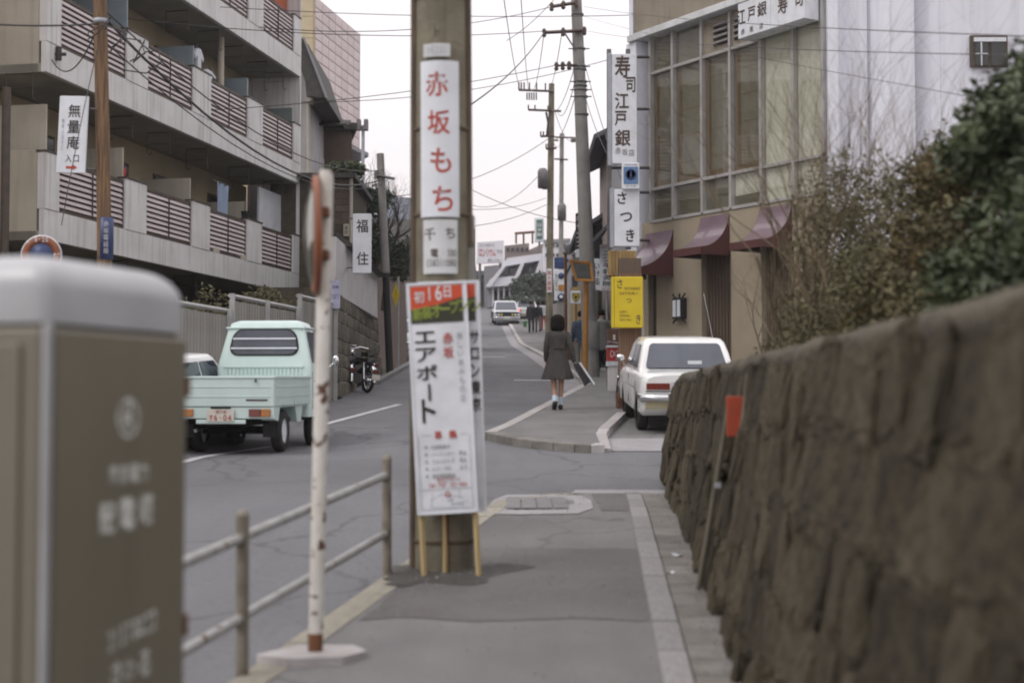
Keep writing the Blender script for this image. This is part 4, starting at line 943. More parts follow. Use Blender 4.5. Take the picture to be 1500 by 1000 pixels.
# round prohibition sign peeking over the cabinet
c = at(61, 374, 15.0); rs = thing('round_traffic_sign', (c.x, c.y+.05, gr(15)), 'round red rimmed time limit road sign peeking over the grey cabinet', 'road sign')
part('post', MB().tube([(c.x,c.y+.05,gr(15)-.1),(c.x,c.y+.05,c.z+.2)], .03, n=10), M['steel_light'], rs, world=True)
nr = Vector((.05,-1,0)); Rr = .215
disc('sign_face', Rr, [(.001,0),(Rr,0),(Rr,.008),(.001,.0085)], M['sign_white'], rs, c - rs.location, nr)
disc('red_ring', Rr, [(Rr*.60,.009),(Rr*.60,.0115),(Rr*.95,.0115),(Rr*.95,.009)], M['mirror_back'], rs, c - rs.location, nr)
disc('blue_disc', Rr, [(.001,.009),(Rr*.58,.009),(Rr*.58,.0105),(.001,.011)], M['navy_sign'], rs, c - rs.location, nr)
letters('lettering', hrow('8-20', -.075, .075, Rr*.78, .055), M['ink_white'], rs, c + nr.normalized()*.012, (1,.05,0), (0,0,1), off=.02)
# ================================================================ LEFT: beyond the apartment block
def tri(root, name, pts, Y, th, m, label=None):
    mb = MB().prism([(at(x,y,Y).x, at(x,y,Y).z) for x, y in pts][::-1], Y, Y+th); return part(name, mb, M[m], root, world=True, label=label)
def house(name, c, size, rz, label, wallm, cat='house', roof=None, roofm=None, over=.4, z=None, ridge='x', wins=(), pitch=.5):
    """c = centre on plan; size = (w, d, h); wins: (face, u, z, w, h) with face in 'f','b','l','r'"""
    zb_ = gr(c[1]) if z is None else z
    t = thing(name, (c[0], c[1], zb_), label, cat, rz=rz); w2, d2, h = size[0]/2, size[1]/2, size[2]
    part('wall', MB().box(-w2, w2, -d2, d2, -1.5, h), M[wallm], t, bevel=.01)
    if roof == 'gable':
        if ridge == 'x': prof = [(-d2-over, h-.08),(0, h+(d2+over)*pitch),(d2+over, h-.08),(d2+over, h+.08),(0,h+(d2+over)*pitch+.18),(-d2-over,h+.08)]; part('roof', MB().prism(prof, -w2-over, w2+over, 'x'), M[roofm], t); part('gable', MB().prism([(-d2,h+.001),(d2,h+.001),(0,h+d2*pitch-.02)], -w2, w2, 'x'), M[wallm], t)
        else: prof = [(-w2-over, h-.08),(0, h+(w2+over)*pitch),(w2+over, h-.08),(w2+over, h+.08),(0,h+(w2+over)*pitch+.18),(-w2-over,h+.08)]; part('roof', MB().prism(prof, -d2-over, d2+over, 'y'), M[roofm], t); part('gable', MB().prism([(-w2,h+.001),(w2,h+.001),(0,h+w2*pitch-.02)], -d2, d2, 'y'), M[wallm], t)
    elif roof == 'flat':
        part('roof', MB().box(-w2-over, w2+over, -d2-over, d2+over, h+.003, h+.22), M[roofm], t, bevel=.02)
    for f, u, zc, ww, wh in wins:
        def bx(a0,a1,e0,e1,z0,z1):
            return {'f': (a0,a1,-d2-e1,-d2-e0,z0,z1), 'b': (a0,a1,d2+e0,d2+e1,z0,z1), 'l': (-w2-e1,-w2-e0,a0,a1,z0,z1), 'r': (w2+e0,w2+e1,a0,a1,z0,z1)}[f]
        wn = part('window', MB().box(*bx(u-ww/2-.06,u+ww/2+.06,.004,.05,zc-wh/2-.06,zc+wh/2+.06)), M['frame_brown'], t)
        part('pane', MB().box(*bx(u-ww/2,u-.025,.052,.06,zc-wh/2,zc+wh/2)), M['glass_dark'], wn)
        part('pane', MB().box(*bx(u+.025,u+ww/2,.052,.06,zc-wh/2,zc+wh/2)), M['glass_dark'], wn)
    return t
# grey plastered house whose dark gable roof shows past the balconies
h1 = thing('plaster_house', (at(420,400,38.6).x, 39.5, gr(39.5)), 'grey plastered house with dark steep eaves just behind the balconies', 'house')
tri(h1,'wall',[(370,430),(370,104),(441,104),(450,120),(450,430)],38.6,3.4,'plaster_grey')
tri(h1,'roof',[(428,58),(443,56),(452,66),(477,143),(449,141),(447,120),(440,100)],37.9,4.6,'roof_dark')
tri(h1,'barge_board',[(443,54),(446,54),(480,143),(477,144)],37.8,.09,'far_grey')
tri(h1,'gutter',[(447,140),(458,140),(456,147),(450,149)],38.0,.5,'board_cream')
wn = tri(h1,'window',[(386,152),(386,113),(404,113),(404,152)],38.5,.09,'roof_far'); tri(wn,'pane',[(388,150),(388,115),(402,115),(402,150)],38.45,.04,'glass_dark')
part('drainpipe', MB().tube([at(451.5,150,38.5), at(452,300,38.5)], .05, n=6), M['board_cream'], h1, world=True)
# narrow house with awnings and barred bay window
c = at(449, 300, 41)
h2 = house('narrow_house', (at(445,300,43.5).x, 43.8), (2.6, 3.4, at(450,188,42).z-gr(43.8)), R(11), 'narrow brown timber house with a barred window and small dark awning', 'panel_dark', roof='flat', roofm='roof_dark', over=.15)
q0 = Vector((at(466,262,42).x, 42.0, 0))
def wbox(root, name, x0, y0, x1, y1, Y, th, m, bevel=.01, label=None, lean=0):
    """box whose street face spans photo rect (x0,y0)-(x1,y1) at distance Y, thickness th away from the camera"""
    a = at(x0, y1, Y); b = at(x1, y0, Y); mb = MB().box(a.x, b.x, Y, Y+th, a.z, b.z)
    return part(name, mb, m, root, bevel=bevel, world=True, label=label)
wbox(h2,'window_frame',456,232,474,292,41.9,.12,M['sign_white_dirty']); wbox(h2,'pane',459,236,471,288,41.86,.03,M['glass_dark'],0)
for i in range(4): wbox(h2,'window_bar',457.5+i*4.3,232,458.6+i*4.3,292,41.75,.03,M['frame_brown'],0)
mb = MB().prism([(0,.0),(-.9,-.28),(-.9,-.34),(0,-.1)], 0, 1.5, 'x'); a = at(440,176,41.9); mb.xf(Matrix.Translation(a)); part('awning', mb, M['roof_dark'], h2, world=True)
wbox(h2,'shutter_box',443,195,452,232,41.9,.2,M['sign_white_dirty'])
# curved metal hoods
hd = thing('vent_hood', tuple(at(470,200,42.3)), 'pale curved metal ventilation hood jutting from the narrow house', 'hood')
mb = MB(); a = at(452,170,42.3); prof = [(0,0)] + [(1.0*math.sin(R(t)), -1.0*(1-math.cos(R(t)))*1.15) for t in range(0,91,15)] + [(1.0,-1.9),(.78,-1.9),(.78,-1.2),(0,-.9)]
mb.prism([(x*.65, z*.62) for x, z in prof], 0, .8, 'y'); mb.xf(Matrix.Translation(a)); part('hood', mb, M['steel_light'], hd, world=True)
wbox(hd,'duct',478,196,486,226,42.4,.4,M['board_cream'],.05)
# tall tiled building behind
TR_ = at(527, 50, 60); tb_dir = Vector((-.192,-1,0)).normalized()
tb = thing('tiled_tower', (TR_.x, 60, gr(60)), 'tall windowless building clad in large pale pink tiles with cream side', 'building', rz=math.atan2(tb_dir.y, tb_dir.x))
tsg = 1 if Vector((-tb_dir.y, tb_dir.x)).x > 0 else -1
def TS(a, b): return (min(tsg*a, tsg*b), max(tsg*a, tsg*b))
TH = TR_.z - tb.location.z; TW = 5.7*1.018
part('core', MB().box(0, TW, *TS(-.03,-9), -1, TH), M['tile_joint'], tb)
part('side_wall', MB().box(TW+.003, TW+.15, *TS(.0,-9), -1, TH+.02), M['cream_wall'], tb)
tm = MB().box(-.5,.5,-.012,.012,-.5,.5).mesh('tile', M['tile_pink'])
nc_, pw = 7, TW/7
z = TH
while z > 3.6:
    for i in range(nc_):
        piece('tile', tm, tb, (pw*(i+.5), tsg*-.015, z-.205), (0,0,0), (pw-.04, 1, .375))
    z -= .41
sm_ = MB().box(-.012,.012,-.5,.5,-.5,.5).mesh('tile', mat('tile_cream', (.50,.42,.28), (.44,.37,.25), scale=2, rough=.7, rand=.05))
z = TH
while z > 8:
    for i in range(3): piece('tile', sm_, tb, (TW+.165, tsg*-(.5+.95*i), z-.42), (0,0,0), (1, .93, .82))
    z -= .84
part('end_trim', MB().box(-.02,.0,*TS(.02,-.3),-1,TH+.02), M['sign_white'], tb)
wl = thing('low_eave_building', tuple(Vector((at(500,225,52).x, 52, gr(52)))), 'low salmon building with a thin projecting eave below the tiled tower', 'building')
a = at(482, 212, 52); b = at(540, 226, 55); mb = MB()
mb.add([(a.x,50,a.z),(b.x,55,b.z-.1),(b.x-.8,57,b.z-.1),(a.x-1.5,52,a.z),(a.x,50,a.z+.12),(b.x,55,b.z+.05),(b.x-.8,57,b.z+.05),(a.x-1.5,52,a.z+.12)], [(0,3,2,1),(4,5,6,7),(0,1,5,4),(1,2,6,5),(2,3,7,6),(3,0,4,7)])
part('eave', mb, M['far_grey'], wl, world=True)
a = at(484,300,54); b = at(508,216,54); part('wall', MB().box(a.x,b.x,53.5,57,gr(54),b.z), M['tile_pink'], wl, world=True)
# brick building between balconies and plaster wall
bb = thing('brick_building', (at(500,400,36).x, 36, gr(36)), 'dark brown stone-faced building corner behind the sign with two black characters', 'building')
a = at(484, 420, 35); b = at(513, 262, 35)
part('core', MB().box(a.x-1.5, b.x, 35.02, 39, gr(36), b.z), M['mortar'], bb, world=True)
bmesh_ = MB().box(-.5,.5,-.5,.5,-.5,.5).mesh('brick', M['brick_brown']); z = b.z-.09; r_ = 0
while z > gr(36)+1.8:
    x = b.x - .02; first = True
    while x > a.x-.2:
        l = .34 if not (first and r_%2) else .17; first = False
        piece('brick', bmesh_, bb, Vector((x-l/2, 35.0, z)) - bb.location, (0,0,0), (l-.012, .06, .15)); x -= l
    z -= .162; r_ += 1
part('drainpipe', MB().tube([(b.x+.03,34.95,gr(36)),(b.x+.03,34.95,b.z)], .045, n=8), M['board_cream'], bb, world=True)
part('cornice', MB().box(a.x-1.5,b.x+.15,34.8,39,b.z+.003,b.z+.12), M['roof_dark'], bb, world=True)
wn = wbox(bb,'window',486,349,497,376,34.9,.08,M['frame_brown'],0); wbox(wn,'pane',487.5,351,495.5,374,34.88,.02,M['glass_dark'],0)
ns = thing('name_plate', tuple(at(507,337,34.9)), 'small cream plate with two dark characters on the brown brick corner', 'sign'); wbox(ns,'panel',503,328,511.5,346,34.85,.04,M['board_cream'],.003)
p = at(507,337,34.85); letters('lettering', vcol('福住',0,.11,-.11,.08,.8), M['ink_brown'], ns, p, (1,0,0), (0,0,1), off=.01)
# sign 福住
fs_ = thing('hanging_sign', tuple(at(531,356,28.2)), 'white upright signboard with two brushed black characters over the plaster wall', 'sign')
wbox(fs_,'panel',516.5,313,544,400,28.2,.10,M['sign_white'],.01); p = at(530.5,356,28.2)
letters('lettering', [('福',0,.34,.23,.26),('住',.01,-.31,.23,.26)], M['ink'], fs_, p, (1,0,0), (0,0,1), off=.018)
part('arm', MB().tube([at(517,320,28.25), at(500,320,34.9)], .02, n=6).tube([at(517,392,28.25), at(500,392,34.9)], .02, n=6), M['steel'], fs_, world=True)
# lilac sign at the fence end
ls = thing('small_sign', tuple(at(491,433,27.1)), 'small lilac notice board at the end of the grey fence', 'sign'); wbox(ls,'panel',484,411,498,452,26.9,.04,M['lilac_sign'],.004)
p = at(491,428,26.9); letters('lettering', hrow('月極', -.07,.07,.1,.06)+hrow('ひばり', -.075,.075,-.08,.1), M['navy_sign'], ls, p, (1,0,0), (0,0,1), off=.01)
part('post', MB().tube([(p.x,27.0,gr(27)),(p.x,27.0,p.z+.3)], .025, n=6), M['fence_post'], ls, world=True)
# ---- stone retaining wall, left
rw = thing('retaining_wall', (-3.35, 33, gr(33)), 'dark stacked stone retaining wall left of the road beyond the motorcycles', 'wall')
RX = lambda Y: -3.36 - .02*(Y-27)
rows = [[(RX(Y)-.12, Y, gr(Y)-.3), (RX(Y)-.30, Y, 3.74), (RX(Y)-1.5, Y, 3.74), (RX(Y)-1.5, Y, gr(Y)-.3)] for Y in (27.1, 33, 39.3)]
part('core', MB().loft(rows, smooth=False), M['mortar'], rw, world=True)
SF = [stone_mesh(50+i, M['stone_far'], sub=2) for i in range(5)]
z = 3.74; r_ = 0
while z > 1.4:
    h = rnd.uniform(.27,.36); Y = 27.1 + rnd.uniform(-.1,.2)
    while Y < 39.2:
        l = rnd.uniform(.38,.62); zc = z - h/2
        if zc > gr(Y) - .02:
            bt = (3.74 - zc) * .09
            piece('stone', rnd.choice(SF), rw, Vector((RX(Y)-.25+bt, Y+l/2, zc)) - rw.location, (rnd.uniform(-.05,.05), rnd.uniform(-.06,.06), R(90)), (l*1.05, .28, h*1.07))
        Y += l
    z -= h
pwl = thing('plaster_wall', (-3.6, 33, 3.75), 'white plastered garden wall with dark tile coping on top of the stone retaining wall', 'wall')
part('wall', MB().box(-3.80,-3.55,28.6,37.5,3.745,4.88), M['plaster_white'], pwl, world=True)
part('coping', MB().prism([(-4.02,4.86),(-3.33,4.86),(-3.68,5.12)], 30.2, 37.9, 'y'), M['roof_dark'], pwl, world=True)
# ---- poles on the left side
lp, T = pole_thing('utility_pole', at(572,540,38).x, (557,228), 38, .10, .085, M['pole_black'], 'slim black base utility pole beside the dark stone wall left of the road')
c = at(560, 300, 37.98); part('upper_sleeve', MB().tube([(at(565,400,38).x,38,at(565,400,38).z),(T.x,38,T.z+.05)], [.115,.10], n=12), M['pole_grey'], lp, world=True)
part('crossarm', MB().tube([at(548,256,37.9), at(578,262,37.9)], .04, n=6).tube([at(551,250,37.9), at(551,262,37.9)], .05, n=6), M['steel'], lp, world=True)
ws = thing('warning_sign', (at(583,545,41).x, 41, gr(41)), 'yellow diamond warning sign on a thin grey post behind the black pole', 'road sign')
part('post', MB().tube([(ws.location.x,41,gr(41)),(ws.location.x,41,at(583,405,41).z)], .035, n=8), M['fence_post'], ws, world=True)
p = at(580,432,40.9); mb = MB().prism([(-.11,0),(0,-.36),(.11,0),(0,.36)], -.012, .012); mb.xf(Matrix.Translation(p)); part('plate', mb, M['yellow_sign'], ws, world=True)
letters('lettering', [('!',0,0,.05,.28)], M['ink'], ws, p+Vector((0,-.014,0)), (1,0,0), (0,0,1), off=.02)
fp_, T = pole_thing('floodlight_pole', at(531,300,50).x, (532,184), 50, .075, .06, M['steel_light'], 'slender grey floodlight pole with two lamps rising over the trees', cat='floodlight')
part('crossarm', MB().tube([at(525,188,50), at(539,188,50)], .06, n=6), M['steel'], fp_, world=True)
for x in (525.5, 536): part('lamp', MB().box(at(x,0,50).x-.04, at(x,0,50).x+.11, 49.8, 50.05, at(0,192,50).z, at(0,176,50).z), M['steel'], fp_, bevel=.02, world=True)
tp, T = pole_thing('thin_pole', at(693,450,66).x, (694,335), 66, .07, .06, M['wood_pole'], 'thin dark wooden pole left of the far billboard')
# ---- trees on the left
tree('bare_tree', at(562,300,46).x, 46, gr(46)+2, 4.6, 'leafless spreading tree against the white sky behind the black pole', None, 0, 0, None, trunk_r=.10, seed=4, bare=6)
p = at(548,330,43)
tree('evergreen_tree', p.x, 43, gr(43)+1.5, 5, 'dark evergreen tree behind the white plastered wall', [(p.x,43,p.z,.75,.9,1.1),(p.x+.5,43,p.z-.5,.7,.8,.8),(p.x-.25,43,p.z+.7,.55,.6,.5),(p.x+.75,43.4,p.z-1.1,.6,.7,.6),(p.x+.2,43,p.z+.9,.4,.5,.3)], 6500, .15, M['leaf_mid'], seed=31)
p = at(503,250,38.5)
pn = tree('pine_tree', p.x, 38.5, gr(38)+1, 4.6, 'small flat topped pine poking over the brown brick corner', [(p.x,38.5,p.z,.55,.5,.22),(p.x-.3,38.5,p.z-.15,.35,.4,.2),(p.x+.35,38.3,p.z+.0,.3,.3,.15),(p.x+.1,38.4,p.z-.35,.45,.4,.15)], 3800, .12, M['leaf_dark'], trunk_r=.07, seed=33)
# house roofs behind the white wall
c = at(590, 400, 60); house('tiled_house', (c.x+.4, 62), (4.2, 4, at(590,425,60).z-gr(62)), R(5), 'small brown house with tiled roof between the black pole and the big pole', 'far_brown', roof='gable', roofm='roof_dark', over=.5, z=gr(62), wins=(('f',-.4,1.6,.8,.8),('f',1.2,1.6,.8,.8)))
c = at(590, 335, 75); house('far_house', (c.x-1.2, 78), (7, 6, at(590,330,75).z-gr(78)), R(8), 'distant greyish house roof behind the bare trees', 'far_grey', roof='gable', roofm='roof_far', over=.5, z=gr(78), wins=(('f',1,4,1.2,1),))
c = at(552, 385, 52); house('back_house', (c.x-.5, 50.5), (3.4, 3.5, at(560,372,50).z-gr(50.5)), R(5), 'low dark roofed house behind the garden wall', 'far_brown', roof='gable', roofm='roof_dark', over=.5, z=gr(50.5))
# ================================================================ RIGHT: restaurant building
RZ = gr(25)
rb = thing('restaurant_building', (2.53, 27, RZ), 'two storey sushi restaurant building with a big grid of windows on the right', 'building', rz=math.atan2(-.847, .531))
def ru(px): r = (px-750)/F; return (27 - 19.46/(.627+r)) * 1.18
def rz_(py, Y=27): return 1.6 + (585-py)*Y/F - RZ
U_m = [ru(p) for p in (959,992,1035,1077,1122,1170,1214)]
zA, zB, zC, zD, zE = rz_(57), rz_(110), rz_(280), rz_(327), rz_(345)
U1 = U_m[-1]
part('upper_wall', MB().box(-.18, U1+.02, -.10, .3, zA+.12, zA+4), M['wall_upper'], rb)
part('ledge', MB().box(-.2, U1+.05, -.26, .2, zA-.01, zA+.118), M['sign_white_dirty'], rb, bevel=.01)
part('corner_post', MB().box(-.30, -.0, -.20, .5, -.2, zA-.012), M['wall_white'], rb, bevel=.01)
part('corner_post', MB().box(-.32, -.202, -.12, .5, zA-.01, zA+4.2), M['wall_white'], rb, bevel=.01)
part('band_wall', MB().box(.0, U1, -.06, .3, 2.75, zD-.002), M['wall_beige'], rb)
# windows: six bays, three rows
rowsz = [(zD, zC, 'low'), (zC, zB, 'main'), (zB, zA-.01, 'top')]
for i in range(6):
    a, b = U_m[i]+.02, U_m[i+1]-.02
    for z0, z1, kd in rowsz:
        if i >= 4 and kd == 'top': continue
        z1_ = (zA-.01) if (i >= 4 and kd == 'main') else z1
        if kd == 'top' and i in (2, 3):
            vp = part('vent_panel', MB().box(a, b, -.035, .02, z0+.02, z1_-.02), M['wall_upper'], rb)
            for k in range(4):
                part('louvre', MB().prism([(-.10, 0),(-.04,.055),(-.036,.055),(-.036,.0)], a+.28 if i == 2 else a+.06, b-.06 if i == 2 else b-.30, 'x').xf(Matrix.Translation((0,0,z0+.17+k*.105))), M['kerb'], vp)
                part('louvre_gap', MB().box(a+.28 if i == 2 else a+.06, b-.06 if i == 2 else b-.30, -.040, -.036, z0+.135+k*.105, z0+.165+k*.105), M['ink'], vp)
            continue
        wn = part('window', MB().box(a, b, .02, .05, z0+.02, z1_-.02), mat('win_back', (.20,.19,.15), (.16,.15,.12), scale=.8, rough=.8) if i < 4 else M['curtain_green'], rb)
        if kd == 'main' and i < 4:
            for k in (.18,.40,.62,.83)[: (2 if i == 0 else 4)]:
                part('screen_bar', MB().box(a+.06, b-.01, .010, .018, z0+(z1_-z0)*k-.008, z0+(z1_-z0)*k+.008), M['shoji_frame'], wn)
            part('screen_panel', MB().box(a+.16, b, .012, .019, z0+.16, z1_-.03), M['shoji'], wn)
            part('screen_frame', MB().box(a+.02+.04*(i%2), a+.12+.04*(i%2), .004, .015, z0+.03, z1_-.03), M['shoji_frame'], wn)
            part('sill_board', MB().box(a, b, .0, .016, z0+.03, z0+.15), M['shoji_frame'], wn)
        if kd == 'low': part('blind', MB().box(a, b, .012, .018, z0+.03+(z1_-z0)*(.45 if i<3 else .3), z1_-.03), M['shoji'] if i < 3 else M['curtain_green'], wn)
        gm = M.get('pane_glass')
        if not gm:
            gm = bpy.data.materials.new('pane_glass'); gm.use_nodes = True; t_ = gm.node_tree; t_.nodes.clear()
            o_ = t_.nodes.new('ShaderNodeOutputMaterial'); tr_ = t_.nodes.new('ShaderNodeBsdfTransparent'); tr_.inputs[0].default_value = (.93,.93,.91,1)
            g_ = t_.nodes.new('ShaderNodeBsdfGlossy'); g_.inputs['Roughness'].default_value = .03; m_ = t_.nodes.new('ShaderNodeMixShader'); m_.inputs[0].default_value = .10
            t_.links.new(tr_.outputs[0], m_.inputs[1]); t_.links.new(g_.outputs[0], m_.inputs[2]); t_.links.new(m_.outputs[0], o_.inputs[0]); M['pane_glass'] = gm
        part('pane', MB().box(a, b, -.016, -.012, z0+.02, z1_-.02), gm, wn)
for i, u in enumerate(U_m):
    part('mullion', MB().box(u-.028, u+.028, -.10, .02, zD, zA-.012), M['mullion'], rb, bevel=.004)
for i in range(6):
    for z in (zD, zC, zB):
        if z == zB and i >= 4: continue
        part('transom', MB().box(U_m[i]+.029, U_m[i+1]-.029, -.085, .02, z-.028, z+.028), M['mullion'], rb, bevel=.004)
# ground floor: pilasters and dark recesses
def gpil(p0, p1, zt=2.749, y0=-.06, m='wall_beige', nm='pilaster'): return part(nm, MB().box(ru(p0), ru(p1), y0, .3, -.3, zt), M[m], rb, bevel=.01)
gpil(990.5,1032); gpil(1075,1120); gpil(1168,1216); gpil(963,989.5, y0=-.02); gpil(945,951, y0=-.02)
for p0, p1 in ((1032.5,1074.5),(1120.5,1167.5)):
    d_ = part('dark_panel', MB().box(ru(p0), ru(p1), .06, .2, .55, 2.749), M['panel_dark'], rb)
    for k in range(9):
        u = ru(p0) + (ru(p1)-ru(p0))*(k+.5)/9; part('lath', MB().box(u-.03, u+.03, .045, .059, .56, 2.74), M['panel_dark'], d_)
    part('base_wall', MB().box(ru(p0), ru(p1), -.02, .2, -.3, .549), M['wall_beige'], rb)
dr = part('door', MB().box(ru(951.3), ru(962.7), .10, .16, -.3, 2.749), M['darkwall'], rb); part('handle', MB().tube([(ru(955),.08,.9),(ru(955),.08,1.3)], .015, n=6), M['chrome'], dr)
# wall lantern
wl_ = thing('wall_lantern', tuple(rb.matrix_basis @ Vector((ru(1004), -.062, rz_(452, 26)))), 'wrought iron box lantern with white panes on the beige pilaster', 'lantern', rz=rb.rotation_euler.z)
part('housing', MB().box(-.13,.13,-.14,0,-.19,.19), M['cloth_black'], wl_, bevel=.01)
for x in (-.062,.062): part('pane', MB().box(x-.045,x+.045,-.146,-.141,-.15,.15), M['sign_white'], wl_)
for x in (-.13,.13):
    for z in (-.2,.2): part('scroll', MB().tube([(x*.7,-.07,z),(x*1.1,-.08,z*1.1),(x*1.35,-.08,z*1.35)], .016, n=6), M['cloth_black'], wl_)
part('scroll', MB().tube([(0,-.07,.19),(0,-.07,.27)], .02, n=6), M['cloth_black'], wl_)
# awnings
def awning(p0, p1, zt, zb2, proj, label):
    u0, u1 = ru(p0), ru(p1); c = rb.matrix_basis @ Vector(((u0+u1)/2, -.065, zt))
    t = thing('awning', tuple(c), label, 'awning', rz=rb.rotation_euler.z, group='awnings over the restaurant windows'); w2 = (u1-u0)/2; dz = zb2 - zt; va = .13
    prof = [(0, 0)]
    for i in range(1, 11):
        s = i/10; prof.append((-proj*(s**1.0)*(.30+.70*s), (dz+va)*(1-(1-s)**1.65)))
    pr = [(-proj*s_[0]/-proj if 0 else s_[0], s_[1]) for s_ in prof]
    rings = [[(-w2, y, z), (w2, y, z)] for y, z in pr]
    mb = MB().loft(rings, caps=False, closed=False, smooth=True); part('canopy_top', mb, M['awning_top'], t)
    part('valance', MB().box(-w2, w2, -proj-.006, -proj-.001, dz, dz+va), M['awning'], t)
    for s in (-1, 1):
        poly = pr + [(-proj, dz), (0, dz)]
        mb = MB().prism(poly, s*w2-.003*s, s*w2+.003*s, 'x'); part('side', mb, M['awning'], t)
    part('frame_rod', MB().tube([(-w2+.02,0,dz+.02),(-w2+.02,-proj+.02,dz+.02),(w2-.02,-proj+.02,dz+.02),(w2-.02,0,dz+.02)], .012, n=6, smooth=False), M['steel'], t)
    return t
awning(951,991, rz_(336,26.2), rz_(403,26), .88, 'maroon fabric awning over the door, the lowest and leftmost')
awning(1032,1074, rz_(312,24.9), rz_(372,24.6), .64, 'maroon fabric awning in the middle above the wall lantern side')
awning(1119,1166, rz_(298,23.6), rz_(362,23.3), .68, 'maroon fabric awning half hidden by the shrubs, nearest the camera')
# horizontal sign 江戸銀 寿司
a = ru(1112); b = ru(1211); hs = thing('fascia_sign', tuple(rb.matrix_basis @ Vector(((a+b)/2, -.30, rz_(30, 24.2)-0))), 'white horizontal signboard with black brush characters above the windows', 'sign', rz=rb.rotation_euler.z)
zc = rz_(30,24.2); w2 = (b-a)/2; hh2 = .30
part('box', MB().box(-w2, -.003, -.12, .2, -hh2, hh2), M['sign_white'], hs, bevel=.006); part('box', MB().box(.003, w2, -.12, .2, -hh2, hh2), M['sign_white'], hs, bevel=.006)
letters('lettering', [('江',-.72,.06,.2,.27),('戸',-.46,.06,.18,.24),('銀',-.20,.08,.22,.24),('寿',.30,.02,.23,.27),('司',.68,.04,.18,.25)], M['ink_brown'], hs, (0,-.121,0), (1,0,0), (0,0,1), off=.022, world=False)
letters('lettering', [('赤',-.68,-.20,.09,.10),('坂',-.46,-.20,.09,.10),('店',-.22,-.20,.09,.10)], M['ink_brown'], hs, (0,-.121,0), (1,0,0), (0,0,1), off=.01, world=False)
part('bracket', MB().box(-w2+.1,-w2+.16,.2,.28,-.2,.2).box(w2-.16,w2-.1,.2,.28,-.2,.2), M['steel'], hs)
# white fluted wing
fw = thing('white_building', (5.22, 22.9, gr(22)), 'tall white building with shallow fluted bays behind the shrubs at right', 'building')
xr = lambda px, Y=22.9: at(px, 0, Y).x - 5.22
zt_ = 9.5
part('edge_column', MB().box(-.12, .05, -.16, .3, -.3, zt_), M['wall_white'], fw, bevel=.01)
edges = [1222,1270,1300,1333,1374]
part('flute', MB().box(xr(1217), xr(1232), -.05, .1, -.3, zt_), M['wall_white'], fw, bevel=.01)
part('flute', MB().box(xr(1232), xr(1271), .06, .2, -.3, zt_), M['wall_white'], fw, bevel=.01)
mb = MB().prism([(xr(1271),.18),(xr(1271),.30),(xr(1300),.02),(xr(1300),-.12)], -.3, zt_, 'z'); part('flute', mb, M['wall_white'], fw)
part('flute', MB().box(xr(1300), xr(1336), -.12, .1, -.3, zt_), M['wall_white'], fw, bevel=.01)
mb = MB().prism([(xr(1336),.18),(xr(1336),.30),(xr(1375),.12),(xr(1375),-.02)], -.3, zt_, 'z'); part('flute', mb, M['wall_white'], fw)
part('wall', MB().box(xr(1375), xr(1700), -.08, .3, -.3, zt_), M['wall_white'], fw)
part('core', MB().box(-.1, xr(1700), .31, 5, -.3, zt_), M['wall_white'], fw)
wn = wbox(fw,'window',1422,52,1476,98,22.74,.06,M['frame_brown'],.004)
for a_, b_ in ((1429,1447),(1452,1472)): wbox(wn,'pane',a_,62,b_,96,22.72,.02,M['glass_dark'],0)
wbox(wn,'lintel',1427,55,1474,61,22.70,.03,M['sign_white'],0); wbox(wn,'lattice',1437,62,1438.5,96,22.70,.01,M['sign_white'],0); wbox(wn,'lattice',1429,78,1447,79.5,22.705,.01,M['sign_white'],0)
# ================================================================ signs on the street side
def box_sign(name, x0, y0, x1, y1, Y, depth_, m, label, side_px=0, cat='sign'):
    a = at(x0, y1, Y); b = at(x1, y0, Y); t = thing(name, ((a.x+b.x)/2, Y, a.z), label, cat)
    part('box', MB().box(a.x, b.x, Y, Y+depth_, a.z, b.z), M[m], t, bevel=.015, world=True)
    return t, Vector(((a.x+b.x)/2, Y-.001, (a.z+b.z)/2)), b.x-a.x, b.z-a.z
def put(t, c, its, m, off=.0, U=(1,0,0)):     # items in metres about c
    return letters('lettering', its, M[m], t, c, U, (0,0,1), off=off)
def ppx(Y): return Y / F
k = ppx(25.5)
t, c, W_, H_ = box_sign('vertical_sign', 897, 79, 933, 240, 25.5, .12, 'sign_white', 'tall white sign with black brush characters for the sushi restaurant')
part('frame', MB().box(c.x-W_/2-.075, c.x-W_/2-.002, 25.52, 25.66, c.z-H_/2-.03, c.z+H_/2+.02), M['steel_light'], t, bevel=.01, world=True)
chs = [('寿',912,97,22,32),('司',924,124,14,22),('江',911,148,20,24),('戸',909,174,17,22),('銀',912,203,22,24)]
put(t, c, [(ch,(x-915)*k,(159.5-y)*k,w_*k,h_*k) for ch,x,y,w_,h_ in chs], 'ink_brown', .03)
put(t, c, [(ch,(x-915)*k,(159.5-y)*k,8.5*k,10*k) for ch,x,y in (('赤',905,222),('坂',915,224),('店',925,225))], 'ink_brown', .0)
t, c, W_, H_ = box_sign('vertical_sign', 900, 277, 937, 361, 25.4, .12, 'sign_white', 'white sign with three black hiragana characters beside the awning')
part('frame', MB().box(c.x-W_/2-.075, c.x-W_/2-.002, 25.42, 25.54, c.z-H_/2-.02, c.z+H_/2+.02), M['steel_light'], t, bevel=.01, world=True)
put(t, c, [(ch,(x-918.5)*k,(319-y)*k,w_*k,h_*k) for ch,x,y,w_,h_ in (('さ',911,290,15,17),('つ',917,318,17,17),('き',923,345,14,18))], 'ink', .028)
t, c, W_, H_ = box_sign('small_sign', 911, 238, 937, 277, 25.3, .08, 'sign_white', 'small white sign with a dark blue square emblem between the two tall signs')
